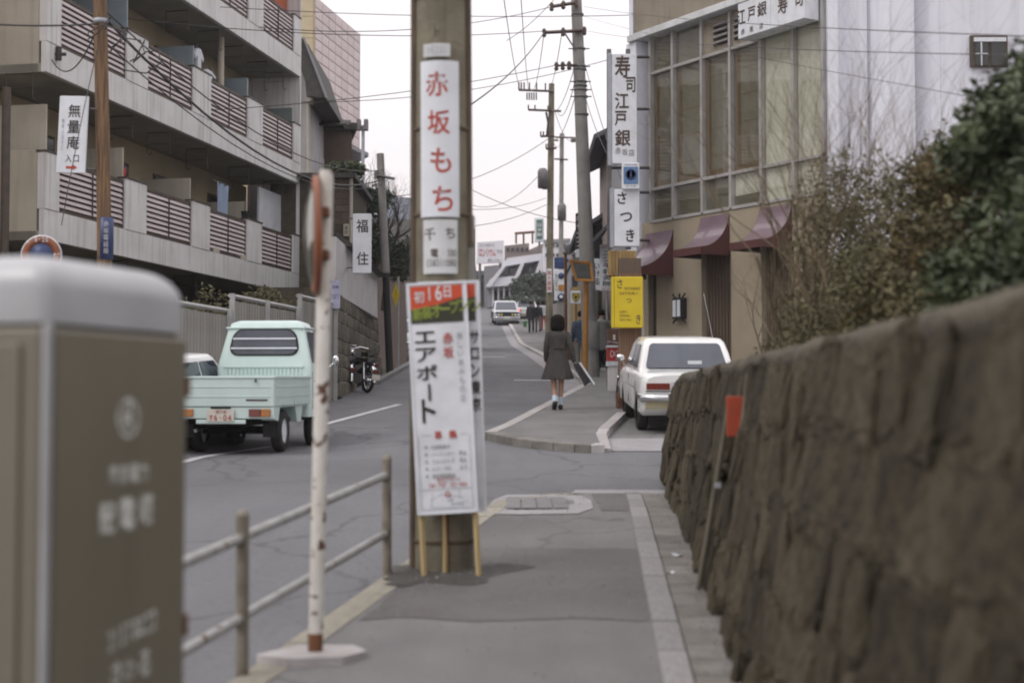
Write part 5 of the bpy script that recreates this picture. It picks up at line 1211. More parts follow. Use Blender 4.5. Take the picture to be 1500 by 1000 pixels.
part('blue_block', MB().box(c.x-.13, c.x+.13, 25.290, 25.297, c.z-.15, c.z+.16), M['blue_sign'], t, world=True)
mb = MB(); mb.lathe([(.10,0),(.10,.004),(.075,.004),(.075,0),(.10,0)], n=24); mb.box(-.014,.014,-.085,.085,0,.004); q_ = Matrix.Translation((c.x, 25.288, c.z+.02)) @ Matrix.Rotation(R(90),4,'X'); part('emblem', mb.xf(q_), M['navy_sign'], t, world=True)
put(t, c+Vector((0,-.002,0)), hrow('さつき', -.1, .1, -.19, .035) + hrow('日本料理', -.11, .11, .195, .03), 'navy_sign')
fr = thing('sign_frame', (at(941,300,26).x, 26, gr(26)+2.3), 'grey steel bracket frame carrying the tall restaurant signs', 'frame')
for x in (893, 921): a = at(x, 365, 25.8); b = at(x, 72, 25.8); part('upright', MB().box(a.x-.04,a.x+.04,25.8,25.88,a.z,b.z), M['steel'], fr, world=True)
for y in (84, 160, 246, 282, 352): a = at(892, y, 25.9); b = at(950, y, 26.7); part('arm', MB().tube([a,b], .03, n=6), M['steel'], fr, world=True)
# brown slatted pillar with yellow sign
bp_ = thing('slatted_pillar', (at(918,600,23.4).x, 23.4, gp(23.4)), 'brown vertical slatted pillar beside the parked white saloon', 'pillar')
x0, x1 = at(907,600,23.3).x, at(941,600,23.3).x; zt2 = at(900, 480, 23.3).z
part('core', MB().box(x0+.01,x1-.01,23.32,23.62,gp(23.4)-.1,at(900,378,23.3).z), M['panel_dark'], bp_, world=True)
sl_ = MB().box(-.5,.5,-.012,.012,0,1).mesh('slat', M['brown_slats']); n_ = 9
for i in range(n_):
    piece('slat', sl_, bp_, Vector((x0+(x1-x0)*(i+.5)/n_, 23.305, gp(23.4)+.25)) - bp_.location, (0,0,0), ((x1-x0)/n_-.012, 1, at(900,400,23.3).z-gp(23.4)-.25))
part('plinth', MB().box(x0-.03,x1+.03,23.26,23.66,gp(23.4)-.15,gp(23.4)+.24), M['rust'], bp_, bevel=.01, world=True)
us = wbox(bp_,'upper_board',891,367,932,404,24.1,.1,M['wood_tan'],.005)
for i in range(8): wbox(us,'slat',891.5+i*5.1,367.5,895.8+i*5.1,403.5,24.07,.025,M['wood_tan'],0)
t, c, W_, H_ = box_sign('yellow_sign', 900, 405, 942, 480, 23.1, .15, 'yellow_sign', 'bright yellow box sign with small dark lettering on the slatted pillar')
part('side_frame', MB().box(c.x-W_/2-.045,c.x-W_/2-.002,23.1,23.25,c.z-H_/2,c.z+H_/2), M['yellow_sign'], t, bevel=.01, world=True)
k = ppx(23.1)
put(t, c, [('さ',-13*k,27*k,9*k,13*k),('つ',0,2*k,8*k,8*k),('き',14*k,-25*k,8*k,14*k)], 'ink_brown', .01)
put(t, c, hrow('RESTAURANT', -6*k, 17*k, 20*k, .045) + hrow('SATSUKI', -14*k, 14*k, 13*k, .045) + hrow('SUSHI', -14*k, -2*k, -14*k, .035) + hrow('TEMPURA', -14*k, 2*k, -20*k, .035) + hrow('SUKIYAKI', -14*k, 5*k, -26*k, .035), 'ink_brown', .01)
# clinic sign
t, c, W_, H_ = box_sign('vertical_sign', 879, 358, 899, 426, 39.5, .08, 'sign_white', 'narrow white sign on a post with a column of black characters and red foot line')
k = ppx(39.5); put(t, c, vcol('ニシキ針灸院', 0, 26*k, -28*k, 12*k, .85), 'ink', .02); put(t, c, hrow('針灸専門', -8*k, 8*k, 30*k, 5*k), 'ink_red', .01); put(t, c, hrow('583-2940', -8*k, 8*k, -31*k, 4*k), 'ink_red', .01)
part('post', MB().tube([(c.x,39.55,gp(39.5)),(c.x,39.55,c.z-H_/2)], .03, n=8), M['steel_light'], t, world=True)
# far small signs
t, c, W_, H_ = box_sign('vertical_sign', 843.5, 312, 852, 364, 36, .2, 'black_sign', 'slim black sign with white katakana high beside the concrete pole'); k = ppx(36); put(t, c, vcol('キャンブ', 0, 24*k, -25*k, 7.2*k, .8), 'ink_white', .02)
wbox(t,'bracket',851,318,862,321,36.1,.05,M['steel'],0); wbox(t,'bracket',851,356,862,359,36.1,.05,M['steel'],0)
wbox(t,'lower_plate',843.5,365.5,852,377,36,.15,M['sign_white'],.005)
t, c, W_, H_ = box_sign('vertical_sign', 870, 379, 879, 425, 38, .1, 'sign_white', 'slim white sign with black kana half behind the concrete pole'); k = ppx(38); put(t, c, vcol('いける', 0, 18*k, -16*k, 7.5*k, .8), 'ink', .02)
part('post', MB().tube([(c.x,38.05,gp(38)),(c.x,38.05,c.z-H_/2)], .04, n=6), M['steel'], t, world=True)
t, c, W_, H_ = box_sign('square_sign', 836, 426, 851, 445, 41, .1, 'sign_white', 'square white sign with a yellow and black shield emblem'); k = ppx(41)
for m_, s_, d_ in (('ink', 1.0, .004), ('yellow_sign', .82, .008)):
    mb = MB().prism([(x*s_*k, z*s_*k) for x, z in ((-5.5,6),(5.5,6),(5.5,0),(3,-5),(0,-7.5),(-3,-5),(-5.5,0))], -.003, 0); mb.xf(Matrix.Translation((c.x, c.y-d_, c.z))); part('emblem', mb, M[m_], t, world=True)
mb = MB().prism([(x*k, z*k) for x, z in ((-3.5,4),(0,1.5),(3.8,4),(1.5,-1),(0,-5),(-1.5,-1))], -.003, 0); mb.xf(Matrix.Translation((c.x, c.y-.012, c.z))); part('emblem', mb, M['ink'], t, world=True)
part('post', MB().tube([(c.x,41.05,gp(41)),(c.x,41.05,c.z-H_/2)], .04, n=6), M['wood_tan'], t, world=True)
t, c, W_, H_ = box_sign('blue_sign', 812, 377, 829.5, 393, 52, .2, 'navy_sign', 'dark blue square sign on top of the slim white sign column'); k = ppx(52); put(t, c, hrow('スタジオ', -7*k, 7*k, 2.5*k, 4*k), 'blue_sign', .01)
cs2 = thing('sign_column', (c.x, 52, gp(52)), 'white column of round and square emblem signs under the blue sign', 'sign'); wbox(cs2,'panel',812,395,830,440,52,.12,M['sign_white'],.01)
wbox(cs2,'post',817,440,829,505,52.05,.12,M['pole_grey'],.01)
for (px, py, r_, m_) in ((822,404,4.5,'navy_sign'),(822,435,5.5,'navy_sign')):
    p = at(px,py,51.99); mb = MB().lathe([(.001,0),(r_*k,0),(r_*k,.02),(.001,.021)], n=20); mb.xf(Matrix.Translation(p) @ Matrix.Rotation(R(90),4,'X')); part('emblem', mb, M[m_], cs2, world=True)
p = at(822,435,51.95); mb = MB().lathe([(.001,0),(2.6*k,0),(2.6*k,.02),(.001,.021)], n=16); mb.xf(Matrix.Translation(p) @ Matrix.Rotation(R(90),4,'X')); part('emblem', mb, M['sign_white'], cs2, world=True)
wbox(cs2,'emblem_plate',818,417,826,425,51.96,.03,M['orange_paint'],0); put(cs2, at(815,412,51.98), vcol('たばこ', 0, 12*k, -14*k, 3.6*k, .8), 'ink', .01)
# ================================================================ poles on the right, mirror
cp, T = pole_thing('utility_pole', at(867,552,34.6).x, (838,-150), 34.6, .205, .11, M['pole_grey'], 'large leaning pale concrete utility pole at the kerb behind the walking woman', zbase=gp(34.6), n=20)
def pxpole(y): return 845 + 23*(y/552)
for y in (22, 46, 72, 98, 102, 120, 126, 132, 142, 168):
    c = at(pxpole(y), y, 34.6); rr_ = .11 + .095*(y+150)/700; part('band', MB().lathe([(rr_,-.025),(rr_+.02,-.024),(rr_+.02,.024),(rr_,.025)], c=tuple(c), n=16), M['steel'], cp, world=True)
    if y in (98, 120, 132, 142, 72): part('step_bolt', MB().tube([c+Vector((-.26,-.03,0)), c+Vector((.26,-.03,0))], .016, n=5), M['steel'], cp, world=True)
for (x0_,y0_,x1_,y1_) in ((808,10,846,4),(797,48,859,45),(815,97,846,95)):
    a = at(x0_,y0_,34.4); b = at(x1_,y1_,34.4); part('crossarm', MB().tube([a,b], .045 if y0_ != 97 else .025, n=4, smooth=False), M['insulator'], cp, world=True)
    for f in (.0,.45,.95) if y0_ != 97 else (.0,.3,.6): p = a.lerp(b, f); part('insulator', MB().lathe([(.03,-.12),(.06,-.08),(.035,-.02),(.06,.03),(.03,.09)], c=tuple(p+Vector((0,-.02,.0))), n=8), M['insulator'], cp, world=True)
part('brace', MB().tube([at(828,50,34.4), at(846,78,34.5)], .02, n=5), M['steel'], cp, world=True)
part('kerb_wrap', MB().lathe([(.206,-.35),(.212,-.34),(.212,.34),(.206,.35)], c=tuple(at(866,492,34.6)), n=20), M['kerb'], cp, world=True)
def pole2(px, base_py, top, Y, r0, r1, label, m='pole_grey'):
    return pole_thing('utility_pole', at(px, 500, Y).x, top, Y, r0, r1, M[m], label, zbase=gp(Y))
p2_, T = pole2(804, 500, (808,123), 58, .16, .12, 'olive utility pole with a rack of insulators and a transformer in the middle distance', 'pole_concrete')
for y, x0_, x1_ in ((132,760,812),(161,774,822),(200,792,812),(218,800,815)):
    a = at(x0_,y,57.8); b = at(x1_,y+(2 if y<170 else -1),57.8); part('crossarm', MB().tube([a,b], .05, n=4, smooth=False), M['insulator'], p2_, world=True)
    for f in ([0,.07,.15,.3,.5,.75] if y < 150 else [0,.2,.6]): p = a.lerp(b, f); part('insulator', MB().tube([p, p+Vector((0,0,.32 if y<150 else .2))], .035, n=6), M['insulator'], p2_, world=True)
for i in range(5): a = at(772+i*3.4, 136, 57.7); part('hanging_fuse', MB().tube([a, a+Vector((0,0,-.30))], .035, n=6), M['steel'], p2_, world=True)
part('transformer', MB().lathe([(.001,-.38),(.2,-.38),(.21,.3),(.14,.42),(.001,.43)], c=tuple(at(795,262,57.6)), n=14), M['steel'], p2_, world=True)
part('bracket', MB().tube([at(795,276,57.6), at(806,276,58)], .05, n=4), M['steel'], p2_, world=True)
part('cable_bundle', MB().tube([at(800,165,57.8), at(803,180,57.7), at(801,200,57.8)], .05, n=6), M['wire'], p2_, world=True)
part('advert_plate', MB().box(at(801,430,57.8).x, at(808,430,57.8).x, 57.7, 57.83, at(804,428,57.8).z, at(804,394,57.8).z), M['sign_white'], p2_, world=True); put(p2_, at(804.5,411,57.69), vcol('質大黒屋', 0, .42, -.42, .17, .85), 'ink_red', .01)
p3_, T = pole2(821, 500, (823,196), 80, .15, .12, 'distant slender utility pole with street lamp arm beyond the rack pole')
for y, x0_, x1_ in ((201,812,843),(233,812,832),(205,806,818)): part('crossarm', MB().tube([at(x0_,y,79.8), at(x1_,y+1,79.8)], .05, n=4, smooth=False), M['insulator'], p3_, world=True)
part('lamp', MB().box(at(836,206,79.6).x, at(844,206,79.6).x, 79.4, 79.8, at(0,208,79.6).z, at(0,203,79.6).z), M['steel'], p3_, bevel=.04, world=True)
part('transformer', MB().lathe([(.001,-.45),(.24,-.45),(.25,.35),(.15,.5),(.001,.5)], c=tuple(at(823,311,79.5)), n=14), M['steel'], p3_, world=True)
# orange square traffic mirror
om = thing('traffic_mirror', (at(857,553,33.6).x, 33.6, gp(33.6)), 'square traffic mirror in an orange hood on an orange post beside the concrete pole', 'traffic mirror')
part('post', MB().tube([(om.location.x,33.6,gp(33.6)-.1),(at(859,382,33.6).x,33.6,at(0,382,33.6).z)], .062, n=12), M['orange_paint'], om, world=True)
A4 = [at(834,380,33.3), at(867,385,33.4), at(870,412,33.4), at(843,411,33.3)]
mb = MB(); c4 = sum(A4, Vector())/4
inn = [c4+(p-c4)*.76 for p in A4]; bk = Vector((0,.12,0))
mb.loft([[p for p in A4],[p+bk for p in A4],[p+bk for p in inn],[p+Vector((0,.02,0)) for p in inn],[p for p in A4]], caps=False, smooth=False); part('hood', mb, M['orange_paint'], om, world=True)
mb = MB(); mb.add([p+Vector((0,.04,0)) for p in inn], [(3,2,1,0)]); mb.add([p+Vector((0,.06,0)) for p in inn], [(0,1,2,3)]); part('mirror_glass', mb, M['mirror_glass'], om, world=True)
part('bracket', MB().tube([c4+Vector((0,.13,0)), Vector((at(859,395,33.6).x,33.6,c4.z))], .03, n=6), M['orange_paint'], om, world=True)
# brown thin post near it
bt_ = thing('thin_post', (at(828.5,500,46).x, 46, gp(46)), 'thin dark brown steel post in front of the grey fence', 'post'); part('post', MB().tube([(bt_.location.x,46,gp(46)-.1),(bt_.location.x,46,at(0,372,46).z)], .05, n=8), M['rust'], bt_, world=True)
part('cap', MB().cbox((bt_.location.x,46,at(0,371,46).z),(.16,.16,.05)), M['rust'], bt_, world=True)
# ================================================================ right side buildings up the street
nb = house('adjacent_building', (4.6, 34), (3.4, 9, 6.6), R(3), 'grey shopfront building squeezed behind the restaurant signs', 'far_grey', cat='building', roof='flat', roofm='far_dark', over=.1, z=gr(34), wins=(('f',-1,4.4,1.0,1.0),('l',-2,4.4,1.2,1.0),('l',1,4.4,1.2,1.0),('l',-2,1.5,1.8,1.6)))
wt_ = thing('rooftop_tank', (at(937,90,33).x, 33, nb.location.z+6.6), 'dark grey curved rooftop tank hood peeking behind the tall sushi sign', 'tank')
a = at(920,118,33); b = at(950,50,33); prof = [(a.x,a.z-1.6),(a.x,a.z)] + [(a.x + .5*(1-math.cos(R(t))), a.z + (b.z-a.z)*math.sin(R(t))) for t in (20,40,60,80)] + [(b.x,b.z),(b.x,a.z-1.6)]
part('hood', MB().prism(prof, 32.5, 34), M['far_grey'], wt_, world=True)
part('support', MB().box(a.x+.1,b.x,32.8,33.4,nb.location.z+6.8,a.z-1.61), M['steel'], wt_, world=True)
for (x0_,x1_,y0_,Y,lab,m_) in ((899,945,190,39,'cream stucco shop building behind the blue emblem sign','far_brown'),(868,893,330,44,'dark timber shop with low eaves behind the man in the grey coat','darkwall'),):
    a = at(x0_, 545, Y); b = at(x1_, y0_, Y); t = thing('shop_building', ((a.x+b.x)/2, Y, gr(Y)), lab, 'building'); part('wall', MB().box(a.x,b.x,Y,Y+6,gr(Y)-.5,b.z), M[m_], t, world=True)
    part('eave', MB().prism([(a.x-.5,b.z-.3),(b.x,b.z+.35),(b.x,b.z+.5),(a.x-.55,b.z-.2)], Y-.4, Y+6.2), M['far_dark'], t, world=True)
    wbox(t,'window',x0_+3,y0_+20,x0_+14,y0_+42,Y-.05,.06,M['glass_dark'],0)
rf_ = thing('shop_canopy', tuple(at(875,340,39)), 'dark green sloping shop canopy beside the black katakana sign', 'canopy')
mb = MB(); a = at(866,352,39); b = at(892,325,39); mb.add([(a.x,39,a.z),(b.x,39,b.z),(b.x,41,b.z),(a.x,41,a.z),(a.x,39,a.z-.12),(b.x,39,b.z-.12),(b.x,41,b.z-.12),(a.x,41,a.z-.12)], [(0,3,2,1)[::-1],(4,5,6,7)[::-1],(0,1,5,4),(1,2,6,5),(2,3,7,6),(3,0,4,7)]); part('canopy_panel', mb, M['far_dark'], rf_, world=True)
# grey board fence along the pavement and timber wall
gf = thing('board_fence', (at(845,500,55).x, 55, gp(55)), 'pale vertical board fence along the right pavement beyond the poles', 'fence')
gm_ = MB().box(-.5,.5,-.02,.02,0,1).mesh('board', M['fence_grey']); gm2 = MB().box(-.5,.5,-.02,.02,0,1).mesh('board', M['wood_tan'])
pts = [(at(806,500,70).x,70),(at(836,500,50).x,50),(at(868,500,40).x,40)]
for (x0_,y0_),(x1_,y1_) in zip(pts, pts[1:]):
    L_ = math.hypot(x1_-x0_,y1_-y0_); nB = int(L_/.45); an = math.atan2(y1_-y0_, x1_-x0_)
    for i in range(nB):
        f = (i+.5)/nB; Y = y0_+(y1_-y0_)*f; piece('board', gm_ if y1_ > 45 else gm2, gf, Vector((x0_+(x1_-x0_)*f, Y, gp(Y)-.1))-gf.location, (0,0,an), (L_/nB-.02, 1, (2.0 if y1_ > 45 else 2.5)+rnd.uniform(-.02,.02)))
sh = thing('shop_building', (at(850,440,62).x+3, 62, gr(62)), 'low grey shop row beyond the board fence on the right', 'building')
part('wall', MB().box(at(833,0,62).x, at(900,0,62).x+4, 60, 72, gr(60)-.5, at(0,395,62).z), M['far_grey'], sh, world=True); part('eave', MB().box(at(831,0,62).x, at(900,0,62).x+4, 59.6, 72, at(0,395,62).z+.003, at(0,388,62).z), M['far_dark'], sh, world=True)
for i in range(3): wbox(sh,'window',838+i*12,404,846+i*12,420,59.95,.04,M['glass_dark'],0)
# ================================================================ end of the street
wb = thing('terraced_white_building', (at(750,440,118).x, 118, gr(118)), 'white building with sloping terraced front at the end of the street', 'building')
tri(wb,'core',[(716,432),(728,400),(752,385),(800,380),(800,450),(716,450)],118.5,8,'far_dark')
tri(wb,'upper_parapet',[(734,390),(743,378),(802,370),(799,380),(736,390.5)],117.3,1.4,'far_white')
tri(wb,'lower_parapet',[(711,420),(719,408),(790,400),(786,414),(712,421)],116.6,1.6,'far_white')
tri(wb,'fin',[(711,420),(736,389),(741,389),(719,420)],116.4,1.6,'far_white'); tri(wb,'fin',[(748,418),(763,385),(768,385),(755,418)],116.4,1.6,'far_white'); tri(wb,'fin',[(778,416),(794,371),(802,370),(790,412)],116.4,1.6,'far_white')
for i,(x0_,x1_) in enumerate(((731,743),(744,757),(771,779),(780,786))):
    w_ = tri(wb,'window',[(x0_,406),(x0_+3,392),(x1_+2,391),(x1_,405)],118.2,.25,'far_grey'); tri(w_,'pane',[(x0_+1.5,404.5),(x0_+4,393.5),(x1_+.8,392.5),(x1_-1,404)],118.1,.08,'glass_dark')
tri(wb,'ground_floor',[(714,421),(790,414),(790,450),(714,450)],117.6,.8,'far_grey')
for x in (721,729,737,746): tri(wb,'pillar',[(x,420),(x+2.2,420),(x+2.2,450),(x,450)],117.2,.3,'far_white')
for x in (724,732,740): tri(wb,'opening',[(x,426),(x+4.5,426),(x+4.5,450),(x,450)],117.5,.08,'darkwall')
ub = thing('hill_building', (at(755,360,135).x, 135, gr(135)), 'brownish building rising behind the terraced white one', 'building'); tri(ub,'wall',[(739,380),(739,360),(775,356),(775,366),(806,352),(806,380)],130,10,'far_brown'); tri(ub,'foundation',[(739,380.5),(806,380.5),(806,450),(739,450)],130.3,9,'far_grey')
for i in range(5): tri(ub,'window',[(742+i*7,368),(742+i*7,363),(746+i*7,362.5),(746+i*7,368)],129.9,.08,'glass_dark')
rfm = thing('steel_pergola', tuple(at(750,352,131)), 'reddish steel frame standing on the rooftop at the end of the street', 'frame')
for a_, b_ in (((756,357),(756,342)),((767,357),(767,341)),((780,357),(780,340))): part('upright', MB().tube([at(*a_,131),at(*b_,131)], .09, n=4), M['rust'], rfm, world=True)
part('roof_panel', MB().tube([at(754,342,131), at(786,339.5,131)], .12, n=4), M['rust'], rfm, world=True)
bs = thing('billboard', tuple(at(719,390,120)), 'rooftop billboard with red and black katakana over the street end', 'billboard')
tri(bs,'panel',[(698,386),(699,355),(738,352),(738,385)],119.6,.4,'far_white'); k = 119.6/F
c = at(718.5,370,119.55); put(bs, c, hrow('ロンリウム', -17*k, 8*k, 0, 11*k), 'ink_red', .02); put(bs, c, hrow('マット', 9*k, 18*k, 1*k, 7*k), 'ink', .02); put(bs, c, hrow('ビニール床タイル', -16*k, 6*k, 11*k, 5*k), 'ink', .0); put(bs, c, hrow('東京リノリウム', -4*k, 15*k, -11.5*k, 5*k), 'ink', .0)
for x in (703, 733): part('leg', MB().tube([at(x,386,119.9), at(x,440,119.9)], .12, n=5), M['steel'], bs, world=True)
bb2 = thing('billboard_building', (at(716,420,122).x,122,gr(122)), 'grey block under the rooftop billboard', 'building'); tri(bb2,'wall',[(709,390),(745,386),(745,450),(709,450)],122,6,'far_grey')
dk = thing('dark_building', (at(704,420,125).x,125,gr(125)), 'bluish dark low building left of the terraced white building', 'building'); tri(dk,'wall',[(640,450),(640,400),(692,396),(715,398),(715,450)],126,6,'far_dark'); tri(dk,'awning',[(692,404),(692,397),(716,396),(716,403)],125,.8,'roof_far')
for x in (694,701,708): tri(dk,'opening',[(x,412),(x+4,412),(x+4,446),(x,446)],125.9,.08,'glass_dark')
gs_ = thing('rooftop_sign', tuple(at(790,355,124)), 'green and white vertical rooftop sign over the hill building', 'sign'); wbox(gs_,'panel',783,319,797,354,124,.5,M['sign_white'],.02); wbox(gs_,'green_face',786,322,794.5,350,123.9,.08,M['green_sign'],0); k=124/F; put(gs_, at(790.3,336,123.88), vcol('日本製', 0, 10*k, -11*k, 7*k, .75), 'ink_white', .02)
part('leg', MB().tube([at(790,354,124.2),at(790,372,124.2)], .1, n=5), M['steel'], gs_, world=True)
for (x0_,x1_,y0_,Y,lab,m_) in ((797,835,354,112,'pale apartment block behind the poles at the street end','far_white'),(826,842,362,98,'narrow cream block near the blue sign','far_grey'),(838,880,372,74,'timber fronted shop under the black sign','far_brown')):
    t = thing('distant_building', (at((x0_+x1_)/2,440,Y).x, Y, gr(Y)), lab, 'building'); tri(t,'wall',[(x0_,460),(x0_,y0_),(x1_,y0_-2),(x1_,460)],Y,6,m_)
    for i in range(int((x1_-x0_)/8)):
        for j in range(2): w_ = tri(t,'window',[(x0_+2+i*8,y0_+8+j*14),(x0_+2+i*8,y0_+3+j*14),(x0_+7+i*8,y0_+3+j*14),(x0_+7+i*8,y0_+8+j*14)],Y-.08,.06,'glass_dark')
    tri(t,'parapet',[(x0_-1,y0_+1.5),(x0_-1,y0_-3),(x1_+1,y0_-5),(x1_+1,y0_-.5)],Y-.2,.19,'far_dark' if m_ != 'far_white' else 'far_grey')
p = at(772,425,100); tree('evergreen_tree', p.x, 100, gr(100), 3.5, 'grey green leafy tree masking the white building at the road end', [(p.x,100,p.z,1.3,1,1.0),(p.x-.9,100,p.z-.5,.8,.8,.6),(p.x+1.0,100,p.z+.3,.9,.8,.9),(p.x+.2,100,p.z+.6,.8,.8,.5),(p.x+1.5,100,p.z-.4,.8,.8,.8)], 9000, .26, M['leaf_grey'], trunk_r=.12, seed=41)
p = at(770,442,96); hg = thing('hedge', (p.x,96,gr(96)), 'low clipped dark hedge behind the oncoming cars', 'hedge'); leaf_cloud('foliage', [(p.x-.8,96,p.z,1.1,.5,.35),(p.x+.9,96,p.z,1.3,.5,.35)], 3500, .2, M['leaf_grey'], hg, 44, gap=-.1); part('stem', MB().tube([(p.x,96,gr(96)),(p.x,96,p.z)], .05, n=5), M['bark'], hg, world=True)
# ================================================================ overhead wires
def wire(a, b, sag, lab, r=.009, n=14, grp=None):
    a, b = Vector(a), Vector(b); pts = [a.lerp(b, i/n) - Vector((0,0,sag*4*(i/n)*(1-i/n))) for i in range(n+1)]
    t = link('overhead_wire', MB().tube(pts, r, n=5, caps=False).mesh('overhead_wire', M['wire'])); tag(t, lab, 'wire', grp); return t
W = 'overhead wires across the street'
P1 = lambda y, dx=0: at(pxpole(y)+dx, y, 34.5)
P2 = lambda x, y: at(x, y, 57.8)
for i, x in enumerate((762,766,772,790,808)): 
    pass
wires = [
 ((at(797,48,34.4)), at(440,440,12)*0+at(683,158,20), .15, 'diagonal service wire dropping from the concrete pole arm towards the near pole', .012),
 (at(808,200,57.8), at(540,290,48), .6, 'wire crossing low from the rack pole to the black pole on the left', .014),
 (P1(95,-30), at(-200,160,26), .5, 'wire passing just behind the near pole above the tiled tower', .009),
 (P1(46,-50), at(-150,-20,24), .4, 'top wire running left over the street from the concrete pole', .009),
 (P1(10,-36), at(380,40,30), .3, 'second wire running left from the highest crossarm', .009),
 (P1(10,10), at(1700,60,8), .1, 'wire from the concrete pole running over the restaurant roof', .0045),
 (P1(46,14), at(1700,84,8), .12, 'lower wire from the concrete pole passing in front of the restaurant', .004),
 (P1(24,8), at(1760,200,8), .1, 'thin wire crossing the white fluted wall', .003),
 (P2(762,132), at(700,-300,20), .6, 'steep wire falling from overhead to the left end of the rack', .012),
 (P2(774,132), at(745,-300,20), .5, 'steep wire just right of the leftmost one', .012),
 (P1(48,-50), P2(778,132), .5, 'wire from the arm end back to the insulator rack', .010),
 (P1(48,-24), P2(800,132), .5, 'wire from mid arm to the rack near its pole', .010),
 (P1(100,-8), P2(808,161), .4, 'wire between the two big poles at middle height', .010),
 (P1(120,-8), P2(815,161), .5, 'lower wire between the two big poles', .010),
 (P1(140,-8), P2(806,200), .5, 'lowest wire between the two big poles', .010),
 (P1(95,8), at(925,300,27), .2, 'service drop from the concrete pole to the small emblem sign', .008),
 (P1(140,6), at(905,250,26.5), .2, 'service drop from the concrete pole to the sushi sign', .008),
 (P2(808,200), at(823,202,80), .5, 'far wire linking the rack pole to the lamp pole', .012),
 (P2(812,161), at(840,204,80), .5, 'upper far wire linking the rack pole to the lamp pole', .012),
 (P2(795,250), at(690,300,66), .6, 'low pink tinted wire left of the transformer', .012),
 (P2(800,290), at(560,280,40), .5, 'long low wire from under the transformer to the left side', .010),
 (P2(800,300), at(600,330,50), .4, 'lowest long wire over the billboard', .012),
 (at(147,35,17.6), at(-300,0,12), .1, 'cable leaving the wooden pole towards the left edge', .012),
 (at(147,20,17.6), at(560,262,38), .9, 'thick sagging cable from the wooden pole to the black pole', .020),
 (at(150,12,17.6), at(563,248,38), .7, 'thinner cable above the thick one to the black pole', .011),
 (at(152,60,17.6), at(560,270,38), .75, 'lowest cable along the balconies', .010),
 (at(147,-60,17.6), at(600,-10,34), .3, 'high wire over the apartment roof edge', .008),
 (at(143,40,17.6), at(76,88,22.8), .35, 'drooping service lead from the wooden pole to the balcony corner', .010),
 (at(146,60,17.6), at(90,330,16.5), -.1, 'slack wire falling from the wooden pole behind the hanging sign', .006),
 (at(820,-10,34), at(742,60,34.2), .1, 'jumper wire looping left of the concrete pole', .008),
 (at(700,-40,14), at(606,10,14), .05, 'wire at the very top between the poles', .006),
 (at(950,22,30), at(-100,-30,30), .3, 'faint wire near the top edge of the sky', .008),
 (at(950,70,40), at(436,150,38.3), .4, 'faint wire halfway up the sky', .010),
 (at(890,330,45), at(640,250,45), .4, 'faint wire low in the sky right of the near pole', .010),
]
for wv in wires: wire(wv[0], wv[1], wv[2], wv[3], wv[4] if len(wv) > 4 else .009, grp=W)
# tangle of leads round the wooden pole
q = random.Random(5)
for i, lab in enumerate(('looped black lead high on the wooden pole', 'second looped lead right of the wooden pole', 'thin curled lead beside the middle balcony pier')):
    a = at(155+i*14, 30+i*20, 17.5); pts = [a + Vector((.12*i+.35*math.sin(t*.9+i)*t/9, -.02*t, -.12*math.cos(t*1.3+i)-.03*t)) for t in range(10)]
    t = link('cable_loop', MB().tube(pts, .009, n=5).mesh('cable_loop', M['wire'])); tag(t, lab, 'cable')
# ================================================================ VEHICLES
def wheel(root, x, y, r, wd, side, hub='chrome', rimr=.62):
    o = side
    t = part('wheel', MB().lathe([(r*.60,-wd/2),(r*.92,-wd/2),(r,-wd*.3),(r,wd*.3),(r*.92,wd/2),(r*.60,wd/2)], c=(x,y,r), axis='x', n=28, caps=False), M['tyre'], root)
    rim = part('rim', MB().lathe([(.001,wd*.1*o),(r*.2,wd*.42*o),(r*.28,wd*.30*o),(r*.5,wd*.22*o),(r*rimr,wd*.46*o),(r*rimr,-wd*.3*o),(.001,-wd*.3*o)], c=(x,y,r), axis='x', n=24), M[hub], t)
    return t
def quad_on(P00, P10, P11, P01, u0, u1, v0, v1, off=.006, n=1, rad=.0):
    def P(u, v): return (P00*(1-u)+P10*u)*(1-v) + (P01*(1-u)+P11*u)*v
    nn = (P10-P00).cross(P01-P00).normalized()*off
    mb = MB(); pts = []
    if rad:
        ru_, rv = rad/((P10-P00).length), rad/((P01-P00).length)
        for cx_, cy_, a0 in ((u1-ru_,v0+rv,-90),(u1-ru_,v1-rv,0),(u0+ru_,v1-rv,90),(u0+ru_,v0+rv,180)):
            for i in range(6): a = R(a0+18*i); pts.append((cx_+ru_*math.cos(a), cy_+rv*math.sin(a)))
    else: pts = [(u0,v0),(u1,v0),(u1,v1),(u0,v1)]
    f = [P(u,v)+nn for u,v in pts]; b = [P(u,v)-nn*.3 for u,v in pts]
    mb.loft([b, f], caps=True, smooth=False); return mb
